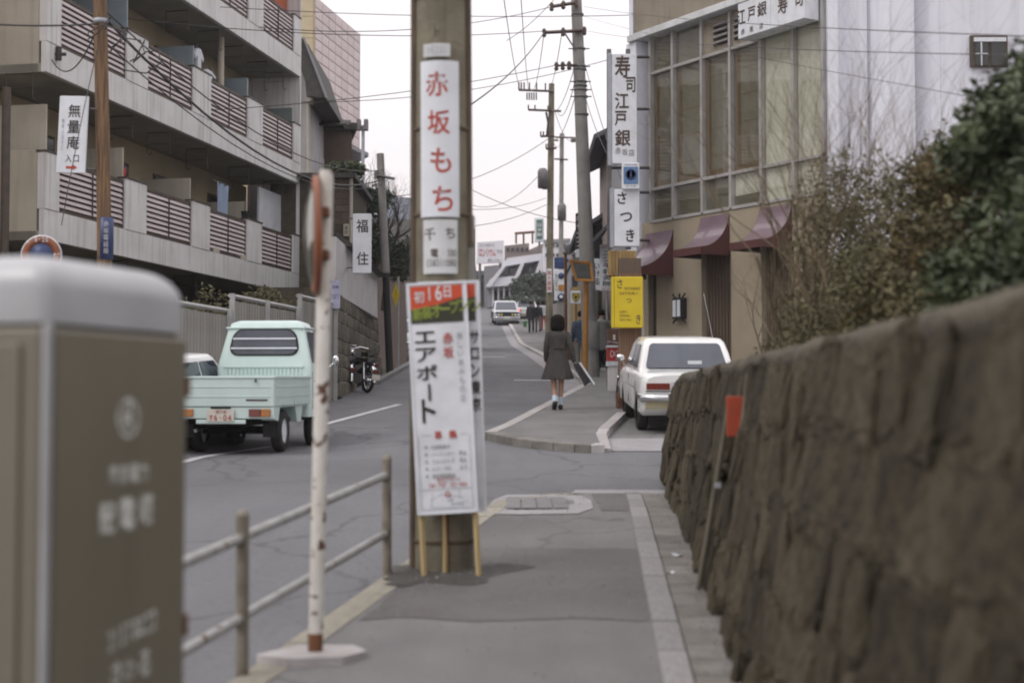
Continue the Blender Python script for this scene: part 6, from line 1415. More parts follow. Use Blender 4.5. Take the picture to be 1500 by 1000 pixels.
def sedan(name, loc, rz, label, m='car_white', L_=4.0, W_=1.52, H_=1.38, belt=.86, hood=.82, deck=.84, cab=(-1.45,.75,-.95,.30), wr=.56, wb=.70, rw=.29, ax=(-1.22,1.20), wag=False, pitch=0, group=None):
    t = thing(name, loc, label, 'car', group=group, rot=(pitch, 0, rz)); w = W_/2; h = L_/2
    rings = []
    st_ = [-h, -h+.04, -h+.12] + [-h+.12+(L_-.24)*i/34 for i in range(1, 34)] + [h-.12, h-.04, h]
    for y in st_:
        e = min(1, max(0, (abs(y) - (h-.14))/.14)); zb_ = .24 + .10*e
        for a in ax:
            if abs(y-a) < rw+.05: zb_ = max(zb_, .10 + math.sqrt(max(0,(rw+.05)**2-(y-a)**2)) + .16)
        ww = w*(1-.07*e**2)*(1-.05*(max(0,abs(y)-h*.5)/(h*.5))**2)
        if cab[0] < y < cab[1]: zt_ = belt
        elif y <= cab[0]: zt_ = deck - .04*e + (belt-deck)*max(0,1-(cab[0]-y)/.3)
        else: zt_ = hood - .05*e - .03*(y-cab[1])/(h-cab[1])
        zm = (zb_+zt_)/2 if zb_ < .5 else zb_+.06
        half = [(ww*.55,zb_),(ww*.93,zb_),(ww*.985,zb_+.05),(ww,max(zm,.58)),(ww*.985,zt_-.10),(ww*.93,zt_-.025),(ww*.80,zt_+.004),(ww*.4,zt_+.02)]
        rings.append([(x,y,z) for x,z in half] + [(-x,y,z) for x,z in half[::-1]])
    part('body', MB().loft(rings), M[m], t)
    part('underbody', MB().box(-w*.8,w*.8,-h+.2,h-.2,.20,.62), M['under'], t)
    y0,y1,r0,r1 = cab; zr = H_
    def ring(ya, yb, wx, z, n=4, rr=.10):
        return [Vector(p) for p in rrect(-wx, wx, ya, yb, z, rr, n)]
    rg = [ring(y0,y1,wb,belt-.02,4,.06), ring(y0+(r0-y0)*.5,y1+(r1-y1)*.5,wb+(wr-wb)*.45,belt+(zr-belt)*.5,4,.06), ring(r0-.02,r1+.02,wr+.015,zr-.07,4,.07), ring(r0+.03,r1-.03,wr-.03,zr-.02,4,.09), ring(r0+.2,r1-.2,wr-.2,zr,4,.12)]
    part('cabin', MB().loft(rg), M[m], t)
    B = lambda x,y,z: Vector((x,y,z))
    bz, tz = belt, zr-.07
    cor = {'rear': (B(-wb,y0,bz),B(wb,y0,bz),B(wr,r0-.02,tz),B(-wr,r0-.02,tz)), 'front': (B(wb,y1,bz),B(-wb,y1,bz),B(-wr,r1+.02,tz),B(wr,r1+.02,tz)),
           'left': (B(-wb,y1,bz),B(-wb,y0,bz),B(-wr-.012,r0,tz),B(-wr-.012,r1,tz)), 'right': (B(wb,y0,bz),B(wb,y1,bz),B(wr+.012,r1,tz),B(wr+.012,r0,tz))}
    part('rear_window', quad_on(*cor['rear'],.07,.93,.06,.93,.022,rad=.06), M['glass_car'], t)
    part('windscreen', quad_on(*cor['front'],.06,.94,.05,.95,.022,rad=.05), M['glass_car'], t)
    for s in ('left','right'):
        for a, b in ((.09,.47),(.52,.90)): part('side_window', quad_on(*cor[s],a,b,.08,.90,.020,rad=.03), M['glass_car'], t)
    for s in (-1,1):
        for a in ax: wheel(t, s*(w-.11), a, rw, .15, s)
        part('door_seam', MB().box(s*w*.992-.004,s*w*.992+.004,-.16,-.145,.34,belt-.1), M['ink'], t)
        part('door_handle', MB().box(s*w-.01,s*w+.018,-.35,-.23,.70,.72), M['chrome'], t)
        part('side_moulding', MB().box(s*w-.004,s*w+.006,-h+.75,h-.75,.60,.612), M['chrome'], t)
    # rear
    yr = -h
    def rear(nm, x0,x1,z0,z1,m_,th=.02,bev=.004): return part(nm, MB().box(x0,x1,yr-th,yr+.03,z0,z1), M[m_], t, bevel=bev)
    for s in (-1,1):
        a, b = sorted((s*w*.86, s*w*.42)); lm = rear('tail_light', a,b,.61,.70,'light_red',.012); rear('tail_light_trim', a-.01,b+.01,.585,.598,'chrome',.016,0)
    rear('rear_panel', -w*.40, w*.40, .60,.72,'car_silver',.008)
    part('bumper', MB().tube([(-w*.97,-h+.25,.50),(-w*.96,-h-.03,.50),(-w*.6,-h-.075,.50),(w*.6,-h-.075,.50),(w*.96,-h-.03,.50),(w*.97,-h+.25,.50)], .052, n=8, flat=.6), M['chrome'], t)
    part('valance', MB().box(-w*.88,w*.88,-h-.01,-h+.1,.34,.45), M['car_valance'], t, bevel=.02)
    for s in (-1,1): part('overrider', MB().box(s*.32-.025,s*.32+.025,-h-.12,-h-.05,.42,.58), M['chrome'], t, bevel=.015)
    part('number_plate', MB().box(-.165,.165,-h-.095,-h-.08,.40,.56), M['plate'], t); letters('lettering', hrow('品川5', -.08,.08,.525,.035)+hrow('49-37', -.14,.14,.455,.075), M['cloth_green'], t, (0,-h-.096,0), (1,0,0), (0,0,1), off=.01, world=False)
    # front
    for s in (-1,1):
        for i in (0,1): part('headlight', MB().lathe([(.001,.012),(.062,.02),(.078,.0),(.078,-.04),(.001,-.04)], c=(s*(w*.82-.17*i),h+.012,.64), axis='y', n=18), M['sign_white'], t)
    part('grille', MB().box(-w*.45,w*.45,h-.02,h+.012,.58,.70), M['steel'], t)
    part('bumper', MB().tube([(-w*.97,h-.25,.48),(-w*.96,h+.03,.48),(-w*.6,h+.075,.48),(w*.6,h+.075,.48),(w*.96,h+.03,.48),(w*.97,h-.25,.48)], .05, n=8, flat=.6), M['chrome'], t)
    part('number_plate', MB().box(-.165,.165,h+.08,h+.095,.38,.54), M['plate'], t)
    return t
SL = math.atan(.0624)
# white saloon parked by the restaurant
wc = sedan('parked_car', (2.47, 21.55, gr(21.55)+.006), R(0), 'white four door saloon parked nose in beside the brown slatted pillar, seen from behind', L_=4.05, W_=1.46, H_=1.31, belt=.85, hood=.83, deck=.83, pitch=SL, cab=(-1.38,.75,-1.05,.30), wr=.57, wb=.68)
for s in (-1, 1):
    part('fender_mirror', MB().tube([(s*.66,1.2,.80),(s*.72,1.2,.92)], .008, n=6).blob((s*.74,1.2,.95),(.075,.045,.055)), M['chrome'], wc)
part('rear_notice', MB().box(.02,.22,-1.34,-1.335,.93,.985), M['cloth_white'], wc)
part('rear_shelf_lamp', MB().blob((-.13,-2.07,.62),(.10,.04,.055)), M['car_white'], wc); part('aerial', MB().tube([(.42,-1.0,1.3),(.30,-.9,1.95)], .004, n=4), M['chrome'], wc)
# white low car behind the pick-up
lc = sedan('parked_car', (-4.58, 18.9, gr(18.9)-.13), R(-9), 'low white car parked by the fence behind the mint pick-up bed', L_=3.3, W_=1.38, H_=1.27, belt=.80, hood=.78, deck=.78, pitch=SL, cab=(-1.3,.8,-.9,.3), wr=.54, wb=.64, ax=(-1.05,1.05), rw=.26)
part('driver_silhouette', MB().blob((-.2,-.85,1.0),(.10,.08,.12)), M['hair'], lc) if 0 else None
# far white car on the left
fc = sedan('parked_car', (at(594,500,54).x, 55, gr(55)), R(-14), 'white car parked at the left kerb far up the street behind the big pole', L_=4.0, pitch=SL)
# oncoming dark faced saloon and taxi
oc = sedan('oncoming_car', (at(740,470,90).x, 90.5, gr(90.5)), R(183), 'large pale saloon with dark grille coming down the middle of the street', m='car_silver', L_=4.6, W_=1.68, H_=1.46, belt=.92, hood=.92, deck=.9, cab=(-1.6,.9,-1.1,.25), wr=.66, wb=.76, ax=(-1.35,1.35), rw=.31, pitch=-.09)
part('grille_surround', MB().box(-.76,.76,2.300,2.325,.54,.80), M['cloth_black'], oc, bevel=.01)
for s in (-1,1): part('fog_light', MB().lathe([(.001,.03),(.07,.02),(.07,-.02),(.001,-.02)], c=(s*.34,2.34,.64), axis='y', n=16), M['yellow_sign'], oc)
part('side_flank', MB().box(.842,.85,-2.0,2.0,.36,.80).box(-.85,-.842,-2.0,2.0,.36,.80), M['cloth_black'], oc)
tx = sedan('taxi', (at(771,462,96).x, 97, gr(97)), R(0), 'white saloon with a glowing red tail light driving away beyond the two men', L_=4.2, W_=1.6, H_=1.42, pitch=.09)
part('roof_lamp', MB().blob((0,-.3,1.47),(.16,.08,.07)), M['sign_white'], tx)
part('tail_light', MB().blob((-.55,-2.13,.66),(.11,.03,.08)), mat('tail_glow', (.8,.08,.06), rough=.3, emit=1.6), tx, label='lit red tail light')
t4 = sedan('oncoming_car', (at(757,462,99).x, 101, gr(101)), R(178), 'dark saloon overlapping the pale oncoming one on its right', m='cloth_black', L_=4.3, W_=1.6, H_=1.42, pitch=-.09)
# ---- mint green kei pick-up
TH_ = R(-4.8)
rear = Vector((-3.41*16.85/16.7, 16.85))
fwd = Vector((-math.sin(TH_), math.cos(TH_)))
LT_ = 2.99; ctr = rear + fwd*LT_/2
tk = thing('pickup_truck', (ctr.x, ctr.y, gr(ctr.y)-.078), 'small mint green pick-up truck seen from behind on the road', 'truck', rot=(.016, 0, TH_))
h = LT_/2; w = .635; mp = M['truck_paint']
wl0, wl1 = -.72, 1.05
def tp_(n_, *b, m=None, bev=.008, parent=None, label=None): return part(n_, MB().box(*b), m or mp, parent or tk, bevel=bev, label=label)
tp_('chassis', -.30,.30,-h+.1,h-.2,.34,.48, m=M['under']); tp_('bed_floor', -w+.02,w-.02,-h+.03,.42,.555,.60)
tp_('chassis', -.52,.52,-h+.25,h-.15,.36,.42, m=M['under'])
tg = tp_('tailgate', -w,w,-h,-h+.03,.575,.93)
tp_('rim', -w-.004,w+.004,-h-.012,-h+.042,.905,.935, parent=tg)
for z in (.685,.80): tp_('press_line', -w+.05,w-.05,-h-.006,-h-.001,z,z+.012, parent=tg, bev=.002)
for x in (-.42,.42): part('latch', MB().tube([(x,-h-.02,.90),(x,-h-.02,.86)], .012, n=6), M['steel'], tg)
tp_('badge', .30,.56,-h-.005,-h-.001,.640,.662, m=M['ink_brown'], parent=tg, bev=.002)
for s in (-1,1):
    a, b = sorted((s*w, s*(w-.03))); sg = tp_('side_gate', a,b,-h+.045,.42,.575,.93)
    a2, b2 = sorted((s*(w+.012), s*(w-.042))); tp_('rim', a2,b2,-h+.045,.42,.905,.935, parent=sg)
    for z in (.685,.80):
        a3, b3 = sorted((s*(w+.006), s*(w+.001))); tp_('press_line', a3,b3,-h+.09,.38,z,z+.012, parent=sg, bev=.002)
    for y in (-1.1,-.5,.1): a4,b4 = sorted((s*(w+.018), s*(w+.001))); tp_('hinge', a4,b4,y,y+.05,.585,.64, parent=sg, bev=.003)
# lower rear panel with lights
lp_ = tp_('rear_panel', -w,w,-h+.012,-h+.07,.43,.567)
for s in (-1,1):
    a,b = sorted((s*(w-.04), s*(w-.30))); l_ = part('tail_light', MB().box(a,a+(b-a)*(.55 if s>0 else .45),-h-.012,-h+.01,.455,.545), M['light_red'] , tk, bevel=.006); part('tail_light', MB().box(a+(b-a)*(.56 if s>0 else .46),b,-h-.012,-h+.01,.455,.545), M['light_amber'], tk, bevel=.006)
    # corner brackets under the bed and mud guards
    a,b = sorted((s*(w-.0), s*(w-.16))); part('mudguard', MB().prism([(-h+.05,.56),(-h+.05,.42),(-h+.22,.40),(-h+.30,.56)], a, b, 'x'), mp, tk)
    a,b = sorted((s*(w-.02), s*(w-.05))); part('wheel_arch', MB().prism([(wl0-.42,.57),(wl0-.34,.57)]+[(wl0-.34*math.cos(R(t_)), .29+.30*math.sin(R(t_))) for t_ in (50,70,90,110,130)]+[(wl0+.34,.57),(wl0+.42,.57)], a, b, 'x'), mp, tk) if 0 else None
    a,b = sorted((s*(w-.03), s*(w-.17))); part('side_box', MB().prism([(-.30,.57),(-.20,.36),(.02,.36),(.10,.57)], a, b, 'x'), mp, tk, bevel=.01)
    part('mud_flap', MB().box(s*(w-.14)-.07,s*(w-.14)+.07,-h+.30,-h+.315,.20,.42), M['tyre'], tk)
    wheel(tk, s*(w-.13), wl0+.05, .262, .125, s, hub='sign_white', rimr=.66); wheel(tk, s*(w-.12), wl1, .262, .125, s, hub='sign_white', rimr=.66)
tp_('number_plate', -.165,.165,-h-.03,-h-.02,.395,.545, m=M['plate'], bev=.004); letters('lettering', hrow('品川6', -.06,.08,.515,.035)+hrow('す6-04', -.14,.14,.445,.07), M['ink_red'], tk, (0,-h-.031,0), (1,0,0), (0,0,1), off=.01, world=False)
tp_('plate_lamp', -.12,.12,-h-.035,-h+.0,.55,.572, m=M['under'])
tp_('plate_holder', -.30,.30,-h-.018,-h-.001,.37,.42)
part('exhaust', MB().tube([(-.3,-h+.5,.33),(-.3,-h+.05,.30),(-.30,-h-.03,.29)], .022, n=8), M['chrome'], tk)
part('axle', MB().tube([(-w+.1,wl0+.05,.27),(w-.1,wl0+.05,.27)], .05, n=8), M['under'], tk)
# cab
c0, c1 = .44, h; bz, tz = .56, 1.58
ringsC = []
for z, y0_, y1_, wx in ((.40,c0,c1-.02,w-.005),(.62,c0,c1,w),(1.05,c0+.005,c1-.02,w),(1.09,c0+.01,c1-.05,w-.01),(1.56,c0+.10,c1-.40,w-.115),(1.64,c0+.135,c1-.46,w-.15),(1.675,c0+.20,c1-.55,w-.24)):
    ringsC.append(rrect(-wx,wx,y0_,y1_,z,.07,5))
cabp_ = part('cab', MB().loft(ringsC), mp, tk)
P0,P1_,P2_,P3_ = Vector((-w,c0+.01,1.09)),Vector((w,c0+.01,1.09)),Vector((w-.115,c0+.10,1.56)),Vector((-w+.115,c0+.10,1.56))
part('window_seal', quad_on(P0,P1_,P2_,P3_,.10,.90,.24,1.0,.010,rad=.14), M['tyre'], cabp_)
part('rear_window', quad_on(P0,P1_,P2_,P3_,.125,.875,.28,.96,.016,rad=.125), M['glass_car'], cabp_)
for v in (.45,.72): part('window_bar', MB().tube([P0.lerp(P3_,v)*.88+P1_.lerp(P2_,v)*.12+Vector((0,-.03,0)), P0.lerp(P3_,v)*.12+P1_.lerp(P2_,v)*.88+Vector((0,-.03,0))], .012, n=8), M['sign_white'], cabp_)
for i in range(20):
    x = -.50+i*1.0/19; part('rib', MB().box(x-.012,x+.012,c0-.010,c0+.01,.70,1.04), mp, cabp_)
part('rib_rail', MB().box(-.54,.54,c0-.016,c0+.012,1.045,1.075), mp, cabp_, bevel=.006)
part('roof_gutter', MB().tube([(w-.105,c0+.12,1.575),(w-.105,c1-.42,1.575)], .012, n=6), mp, cabp_); part('roof_gutter', MB().tube([(-w+.105,c0+.12,1.575),(-w+.105,c1-.42,1.575)], .012, n=6), mp, cabp_); part('roof_gutter', MB().tube([(-w+.105,c0+.095,1.575),(w-.105,c0+.095,1.575)], .014, n=6), mp, cabp_)
for s in (-1,1):
    q0_,q1_,q2_,q3_ = (Vector((s*w,c0+.02,1.09)),Vector((s*w,c1-.06,1.09)),Vector((s*(w-.115),c1-.40,1.56)),Vector((s*(w-.115),c0+.12,1.56)))
    if s < 0: q0_,q1_,q2_,q3_ = q1_,q0_,q3_,q2_
    part('side_window', quad_on(q0_,q1_,q2_,q3_,.12,.86,.06,.92,.012,rad=.05), M['glass_car'], cabp_)
    part('door_seam', MB().box(s*w-.003,s*w+.003,c0+.10,c0+.11,.5,1.0), M['ink'], cabp_); part('door_handle', MB().box(s*w-.002,s*w+.02,c0+.16,c0+.26,.86,.88), M['chrome'], cabp_)
    part('wing_mirror', MB().tube([(s*(w-.03),c1-.1,1.0),(s*(w+.10),c1-.05,1.12)], .008, n=5).blob((s*(w+.12),c1-.05,1.15),(.05,.02,.07)), M['chrome'], tk)
part('windscreen', quad_on(Vector((w-.02,c1-.05,1.09)),Vector((-w+.02,c1-.05,1.09)),Vector((-w+.13,c1-.40,1.56)),Vector((w-.13,c1-.40,1.56)),.06,.94,.08,.94,.012,rad=.06), M['glass_car'], cabp_)
for s in (-1,1): part('headlight', MB().lathe([(.001,.02),(.07,.02),(.085,0),(.085,-.04),(.001,-.04)], c=(s*.45,c1+.01,.75), axis='y', n=18), M['sign_white'], tk)
# ================================================================ TWO WHEELERS
def ringw(mb, c, r, tr, n=28): return mb.tube([(c[0], c[1]+r*math.cos(2*math.pi*i/n), c[2]+r*math.sin(2*math.pi*i/n)) for i in range(n+1)], tr, n=6, caps=False)
def motorbike(loc, rz, label, plate=True, lean=.12):
    t = thing('motorcycle', loc, label, 'motorcycle', rot=(SL, lean, rz)); r = .27
    for y in (-.58,.60):
        wh = part('wheel', ringw(MB(), (0,y,r), r-.035, .036), M['tyre'], t)
        part('rim', ringw(MB(), (0,y,r), r-.075, .014).tube([(-.06,y,r),(.06,y,r)], .05, n=10), M['chrome'], wh)
        mb = MB()
        for k_ in range(12): a = k_*math.pi/6; mb.tube([(0,y,r),(0,y+(r-.08)*math.cos(a),r+(r-.08)*math.sin(a))], .003, n=3)
        part('spokes', mb, M['chrome'], wh)
    part('frame', MB().tube([(0,-.55,.42),(0,-.25,.50),(0,.1,.36),(0,.36,.62),(0,.42,.85)], [.05,.06,.05,.045,.03], n=8), M['cloth_black'], t)
    part('engine', MB().box(-.11,.11,-.12,.2,.22,.42).lathe([(.07,0),(.09,.05),(.07,.2)], c=(0,.12,.32), n=10), M['steel'], t, bevel=.02)
    for s in (-1,1):
        part('fork', MB().tube([(s*.06,.60,r),(s*.055,.42,.86)], .02, n=6), M['chrome'], t); part('shock_absorber', MB().tube([(s*.09,-.56,r+.02),(s*.09,-.46,.62)], .028, n=8), M['chrome'], t)
    part('seat', MB().loft([rrect(-.11,.11,-.66,-.05,z,.07) for z in (.66,.70)] + [rrect(-.09,.09,-.62,-.10,.75,.07)]), M['leather_black'], t)
    part('fuel_tank', MB().blob((0,.16,.68),(.11,.22,.10)), M['cloth_black'], t)
    part('rear_fender', MB().tube([(0,-.58+.31*math.cos(R(a)), r+.31*math.sin(R(a))) for a in (70,95,120,145,170,185)], .055, n=6), M['chrome'], t)
    part('tail_lamp', MB().box(-.05,.05,-.93,-.88,.44,.53), M['light_red'], t, bevel=.01)
    if plate: part('number_plate', MB().box(-.09,.09,-.95,-.94,.30,.42), M['plate'], t)
    part('handlebar', MB().tube([(-.34,.36,.98),(-.16,.42,1.0),(0,.43,.93),(.16,.42,1.0),(.34,.36,.98)], .014, n=6), M['chrome'], t)
    part('headlamp', MB().lathe([(.001,.06),(.08,.05),(.09,0),(.05,-.1),(.001,-.11)], c=(0,.50,.86), axis='y', n=14), M['chrome'], t)
    part('stand', MB().tube([(.05,-.05,.3),(.12,-.12,.0)], .012, n=5), M['steel'], t)
    return t
G_ = lambda px, py: (lambda Y: Vector(((px-750)/F*Y, Y, gr(Y))))(3541/(py-455))
m1 = motorbike(G_(521,573), R(30), 'black motorcycle with red tail lamp and white plate parked by the stone wall', lean=.10); m1.scale = (1,1,.95)
m2 = motorbike(G_(499,572), R(20), 'older motorcycle with a white leg shield parked left of the other one', plate=False, lean=.08)
part('leg_shield', MB().prism([(.25,.30),(.42,.34),(.46,.80),(.36,.82)], -.22, .22, 'x'), M['sign_white'], m2, bevel=.02)
m3 = motorbike(G_(516,562), R(40), 'third motorcycle behind the two, only its chrome handlebar showing', plate=False)
# bicycle and red delivery box
bk_ = thing('bicycle', (at(905,575,26.5).x-.02, 26.6, gp(26.6)), 'black bicycle leaning by the slatted pillar, mostly its rear wheel showing', 'bicycle', rot=(SL, .10, R(-4)))
for y in (-.5,.52):
    wh = part('wheel', ringw(MB(), (0,y,.33), .32, .018), M['tyre'], bk_); mb = MB()
    for k_ in range(14): a = k_*math.pi/7; mb.tube([(0,y,.33),(0,y+.31*math.cos(a),.33+.31*math.sin(a))], .0025, n=3)
    part('spokes', mb, M['chrome'], wh)
    part('mudguard', MB().tube([(0,y+.355*math.cos(R(a)),.33+.355*math.sin(R(a))) for a in (20,50,80,110,140,170)], .022, n=5), M['chrome'], bk_)
part('frame', MB().tube([(0,-.5,.33),(0,-.05,.30),(0,-.18,.72)], .015, n=6).tube([(0,-.05,.30),(0,.40,.72),(0,.52,.33)], .016, n=6).tube([(0,-.16,.66),(0,.38,.76),(0,.38,.95)], .015, n=6).tube([(0,-.5,.33),(0,-.17,.70)], .010, n=6), M['cloth_black'], bk_)
part('saddle', MB().blob((0,-.22,.82),(.08,.14,.035)), M['leather_brown'], bk_); part('handlebar', MB().tube([(-.26,.22,.98),(-.24,.36,1.0),(0,.40,.98),(.24,.36,1.0),(.26,.22,.98)], .012, n=6), M['chrome'], bk_); part('carrier', MB().box(-.08,.08,-.7,-.35,.70,.72), M['steel'], bk_)
part('chain_guard', MB().box(.02,.04,-.45,.0,.27,.38), M['cloth_black'], bk_, bevel=.01)
a = at(891,536,28.5); b = at(909,500,28.5)
cr = thing('drinks_crate', ((a.x+b.x)/2, 28.6, a.z), 'red drinks crate with white script stacked on a stand behind the pillar', 'crate')
part('body', MB().box(a.x-.02, b.x, 28.5, 28.8, a.z+.1, b.z-.12), M['red_paint'], cr, bevel=.01, world=True); part('band', MB().box(a.x-.03, b.x+.01, 28.48, 28.81, a.z, a.z+.095), M['cloth_white'], cr, bevel=.005, world=True)
part('rim', MB().box(a.x-.03, b.x+.01, 28.48, 28.81, b.z-.118, b.z-.08), M['cloth_white'], cr, world=True)
letters('lettering', hrow('Cola', -.09, .14, .0, .14), M['ink_white'], cr, ((a.x+b.x)/2, 28.495, (a.z+b.z)/2), (1,0,0), (0,0,1), off=.02)
cst = thing('crate_stand', ((a.x+b.x)/2, 28.6, gp(28.6)), 'pale box carrying the red drinks crate', 'stand'); part('box', MB().box(a.x, b.x-.02, 28.5, 28.78, gp(28.6)-.05, a.z-.003), M['plaster_white'], cst, bevel=.01, world=True)
sd_ = thing('shop_display', (a.x+.2, 29.6, gp(29.6)), 'dark reddish vending cabinet behind the drinks crate', 'vending machine'); part('body', MB().box(a.x+.06, b.x+.2, 29.4, 29.9, gp(29.6)-.05, at(890,482,29.5).z), M['leather_brown'], sd_, bevel=.01, world=True); part('lit_label', MB().box(a.x+.16, b.x-.04, 29.385, 29.395, at(0,498,29.4).z, at(0,490,29.4).z), M['plate'], sd_, world=True)
# ================================================================ PEOPLE
def limb_loft(mb, pts, rs, n=12, flat=1.0): return mb.tube(pts, rs, n=n, flat=flat)
def person(name_label, loc, rz, H_=1.6, pose=None, skin_legs=True, build=1.0, pitch=0):
    """pose: joint positions in metres for a 1.6 m person facing +y (x right)"""
    t = thing('person', loc, name_label, 'person', rz=rz); s = H_/1.6; t.scale = (s, s, s)
    J = dict(pel=(0,0,.86), spn=(0,0,1.0), cht=(0,.0,1.18), nck=(0,0,1.33), nk2=(0,.005,1.38), hd0=(0,.02,1.44), hd1=(0,.02,1.52), hd2=(0,.01,1.57),
             rh=(.085,0,.83), rk=(.09,.03,.45), ra=(.085,-.02,.09), rt=(.09,.11,.03), lh=(-.085,0,.83), lk=(-.09,.03,.45), la=(-.085,-.02,.09), lt=(-.09,.11,.03),
             rs=(.155,0,1.28), re=(.20,-.02,1.02), rw=(.21,.05,.80), ls=(-.155,0,1.28), le=(-.20,-.02,1.02), lw=(-.21,.05,.80))
    J.update(pose or {})
    names = list(J); V = [Vector(J[k_]) for k_ in names]; idx = {k_: i for i, k_ in enumerate(names)}
    rad = dict(pel=(.125,.10), spn=(.10,.085), cht=(.125,.09), nck=(.05,.05), nk2=(.046,.046), hd0=(.062,.075), hd1=(.074,.09), hd2=(.055,.065),
               rh=(.08,.08), rk=(.052,.052), ra=(.033,.036), rt=(.032,.024), rs=(.045,.045), re=(.036,.036), rw=(.024,.026))
    for a in ('h','k','a','t','s','e','w'): rad['l'+a] = rad['r'+a]
    E = [('pel','spn'),('spn','cht'),('cht','nck'),('nck','nk2'),('nk2','hd0'),('hd0','hd1'),('hd1','hd2')]
    for a in 'rl': E += [('pel',a+'h'),(a+'h',a+'k'),(a+'k',a+'a'),(a+'a',a+'t'),('cht',a+'s'),(a+'s',a+'e'),(a+'e',a+'w')]
    E = [(idx[a], idx[b]) for a, b in E]; RR = [rad[k_] for k_ in names]
    for a, sg_ in (('r',1),('l',-1)):          # calf, hand, fingers, nose, ears
        wr_, el = Vector(J[a+'w']), Vector(J[a+'e']); d = (wr_-el).normalized(); pl_ = wr_ + d*.055; V.append(pl_); RR.append((.030,.018)); ip = len(V)-1; E.append((idx[a+'w'], ip))
        for k_, (off_, ln) in enumerate(((-.028,.070),(-.009,.080),(.010,.076),(.027,.060))):
            b0 = pl_ + d*.035 + Vector((0, off_, 0)); V.append(b0); RR.append((.0095,.0095)); E.append((ip, len(V)-1))
            b1 = b0 + d*ln*.5 + Vector((-sg_*.006,0,0)); V.append(b1); RR.append((.008,.008)); E.append((len(V)-2, len(V)-1))
            b2 = b1 + d*ln*.45 + Vector((-sg_*.016,0,0)); V.append(b2); RR.append((.007,.007)); E.append((len(V)-2, len(V)-1))
        th = pl_ + Vector((-sg_*.012,.035,.0)) + d*.005; V.append(th); RR.append((.010,.010)); E.append((ip, len(V)-1)); V.append(th + d*.035 + Vector((-sg_*.008,.010,0))); RR.append((.008,.008)); E.append((len(V)-2, len(V)-1))
    h1_ = Vector(J['hd0']); V.append(h1_+Vector((0,.105,.035))); RR.append((.012,.014)); E.append((idx['hd0'], len(V)-1))
    me = bpy.data.meshes.new('body'); me.from_pydata([tuple(v) for v in V], E, []); me.materials.append(M['skin'])
    o = link('body', me, t); md = o.modifiers.new('skin', 'SKIN'); md.use_smooth_shade = True
    for i, sv in enumerate(me.skin_vertices[0].data): sv.radius = RR[i]; sv.use_root = (i == 0)
    sb = o.modifiers.new('subdivision', 'SUBSURF'); sb.levels = 1; sb.render_levels = 1
    hc = Vector(J['hd1'])
    for s_ in (-1,1):
        part('eye', MB().blob((hc.x+s_*.030,hc.y+.082,hc.z-.035),(.013,.008,.009), 8, 5), M['ink'], t); part('ear', MB().blob((hc.x+s_*.078,hc.y-.005,hc.z-.045),(.012,.022,.032), 8, 5), M['skin'], t)
    part('mouth', MB().blob((hc.x,hc.y+.083,hc.z-.105),(.022,.008,.007), 8, 5), M['leather_brown'], t)
    return t, J
def coat(t, m, hem, top=1.335, waist=.105, hips=.155, hemr=.20, name='coat', fold=.012, sh=.175, lean=(0,0), seed=1, nf=9, depth=.68):
    q = random.Random(seed); rings = []
    prof = [(hem,hemr),(hem+.02,hemr),((hem+.86)/2,(hemr+hips)/2),(.86,hips),(1.02,waist+.02),(1.12,waist+.035),(1.22,sh*.93),(1.285,sh*.97),(1.318,sh*.70),(top,.072),(top+.03,.060)]
    prof = [p for i, p in enumerate(prof) if i == 0 or p[0] > prof[i-1][0]+.005]
    for z, r in prof:
        ring = []; k_ = max(0, (1.0 - z)/(1.0-hem+1e-6)) if z < 1.0 else 0
        dp = depth if r > .1 else .95
        for i in range(48):
            a = 2*math.pi*i/48; f = fold*k_*math.sin(a*nf+seed)+ .3*fold*k_*math.sin(a*nf*.5+2*seed)
            ring.append(((r+f)*math.cos(a)+lean[0]*k_, ((r+f)*dp)*math.sin(a)+lean[1]*k_, z + (.008*math.sin(a*3+seed) if z < hem+.03 else 0)))
        rings.append(ring)
    return part(name, MB().loft(rings), M[m], t)
def sleeve(t, J, s, m, r=(.062,.052,.040), end=1.0):
    a, b, c = (Vector(J[s+k_]) for k_ in 'sew'); e = b.lerp(c, end); sg_ = 1 if s == 'r' else -1
    part('sleeve', MB().tube([a+Vector((-sg_*.045,0,.015)), a, a.lerp(b,.5), b, b.lerp(e,.5), e], [r[0]*.8,r[0],r[0]*.95,r[1],(r[1]+r[2])/2,r[2]], n=14), M[m], t)
def trousers(t, J, m, r=(.095,.068,.058), top=.93):
    for s in 'rl':
        a, b, c = (Vector(J[s+k_]) for k_ in 'hka'); part('trouser_leg', MB().tube([a+Vector((0,0,.05)), a.lerp(b,.5), b, b.lerp(c,.5), c+Vector((0,0,-.0))], [r[0],(r[0]+r[1])/2,r[1],(r[1]+r[2])/2,r[2]], n=14), M[m], t)
def shoes(t, J, m):
    for s in 'rl':
        a, b = Vector(J[s+'a']), Vector(J[s+'t']); d = (b-a); d.z = d.z if abs(d.z) > .08 else 0; d.normalize(); c = a.lerp(b,.5); base = Vector((c.x,c.y,min(a.z,b.z)-.0))
        p0 = a - d*.055 + Vector((0,0,-.035)); p1 = b + d*.06 + Vector((0,0,-.002))
        part('shoe', MB().tube([p0-d*.01, p0, p0.lerp(p1,.35)+Vector((0,0,.012)), p0.lerp(p1,.75), p1], [.020,.042,.045,.040,.020], n=12), M[m], t)
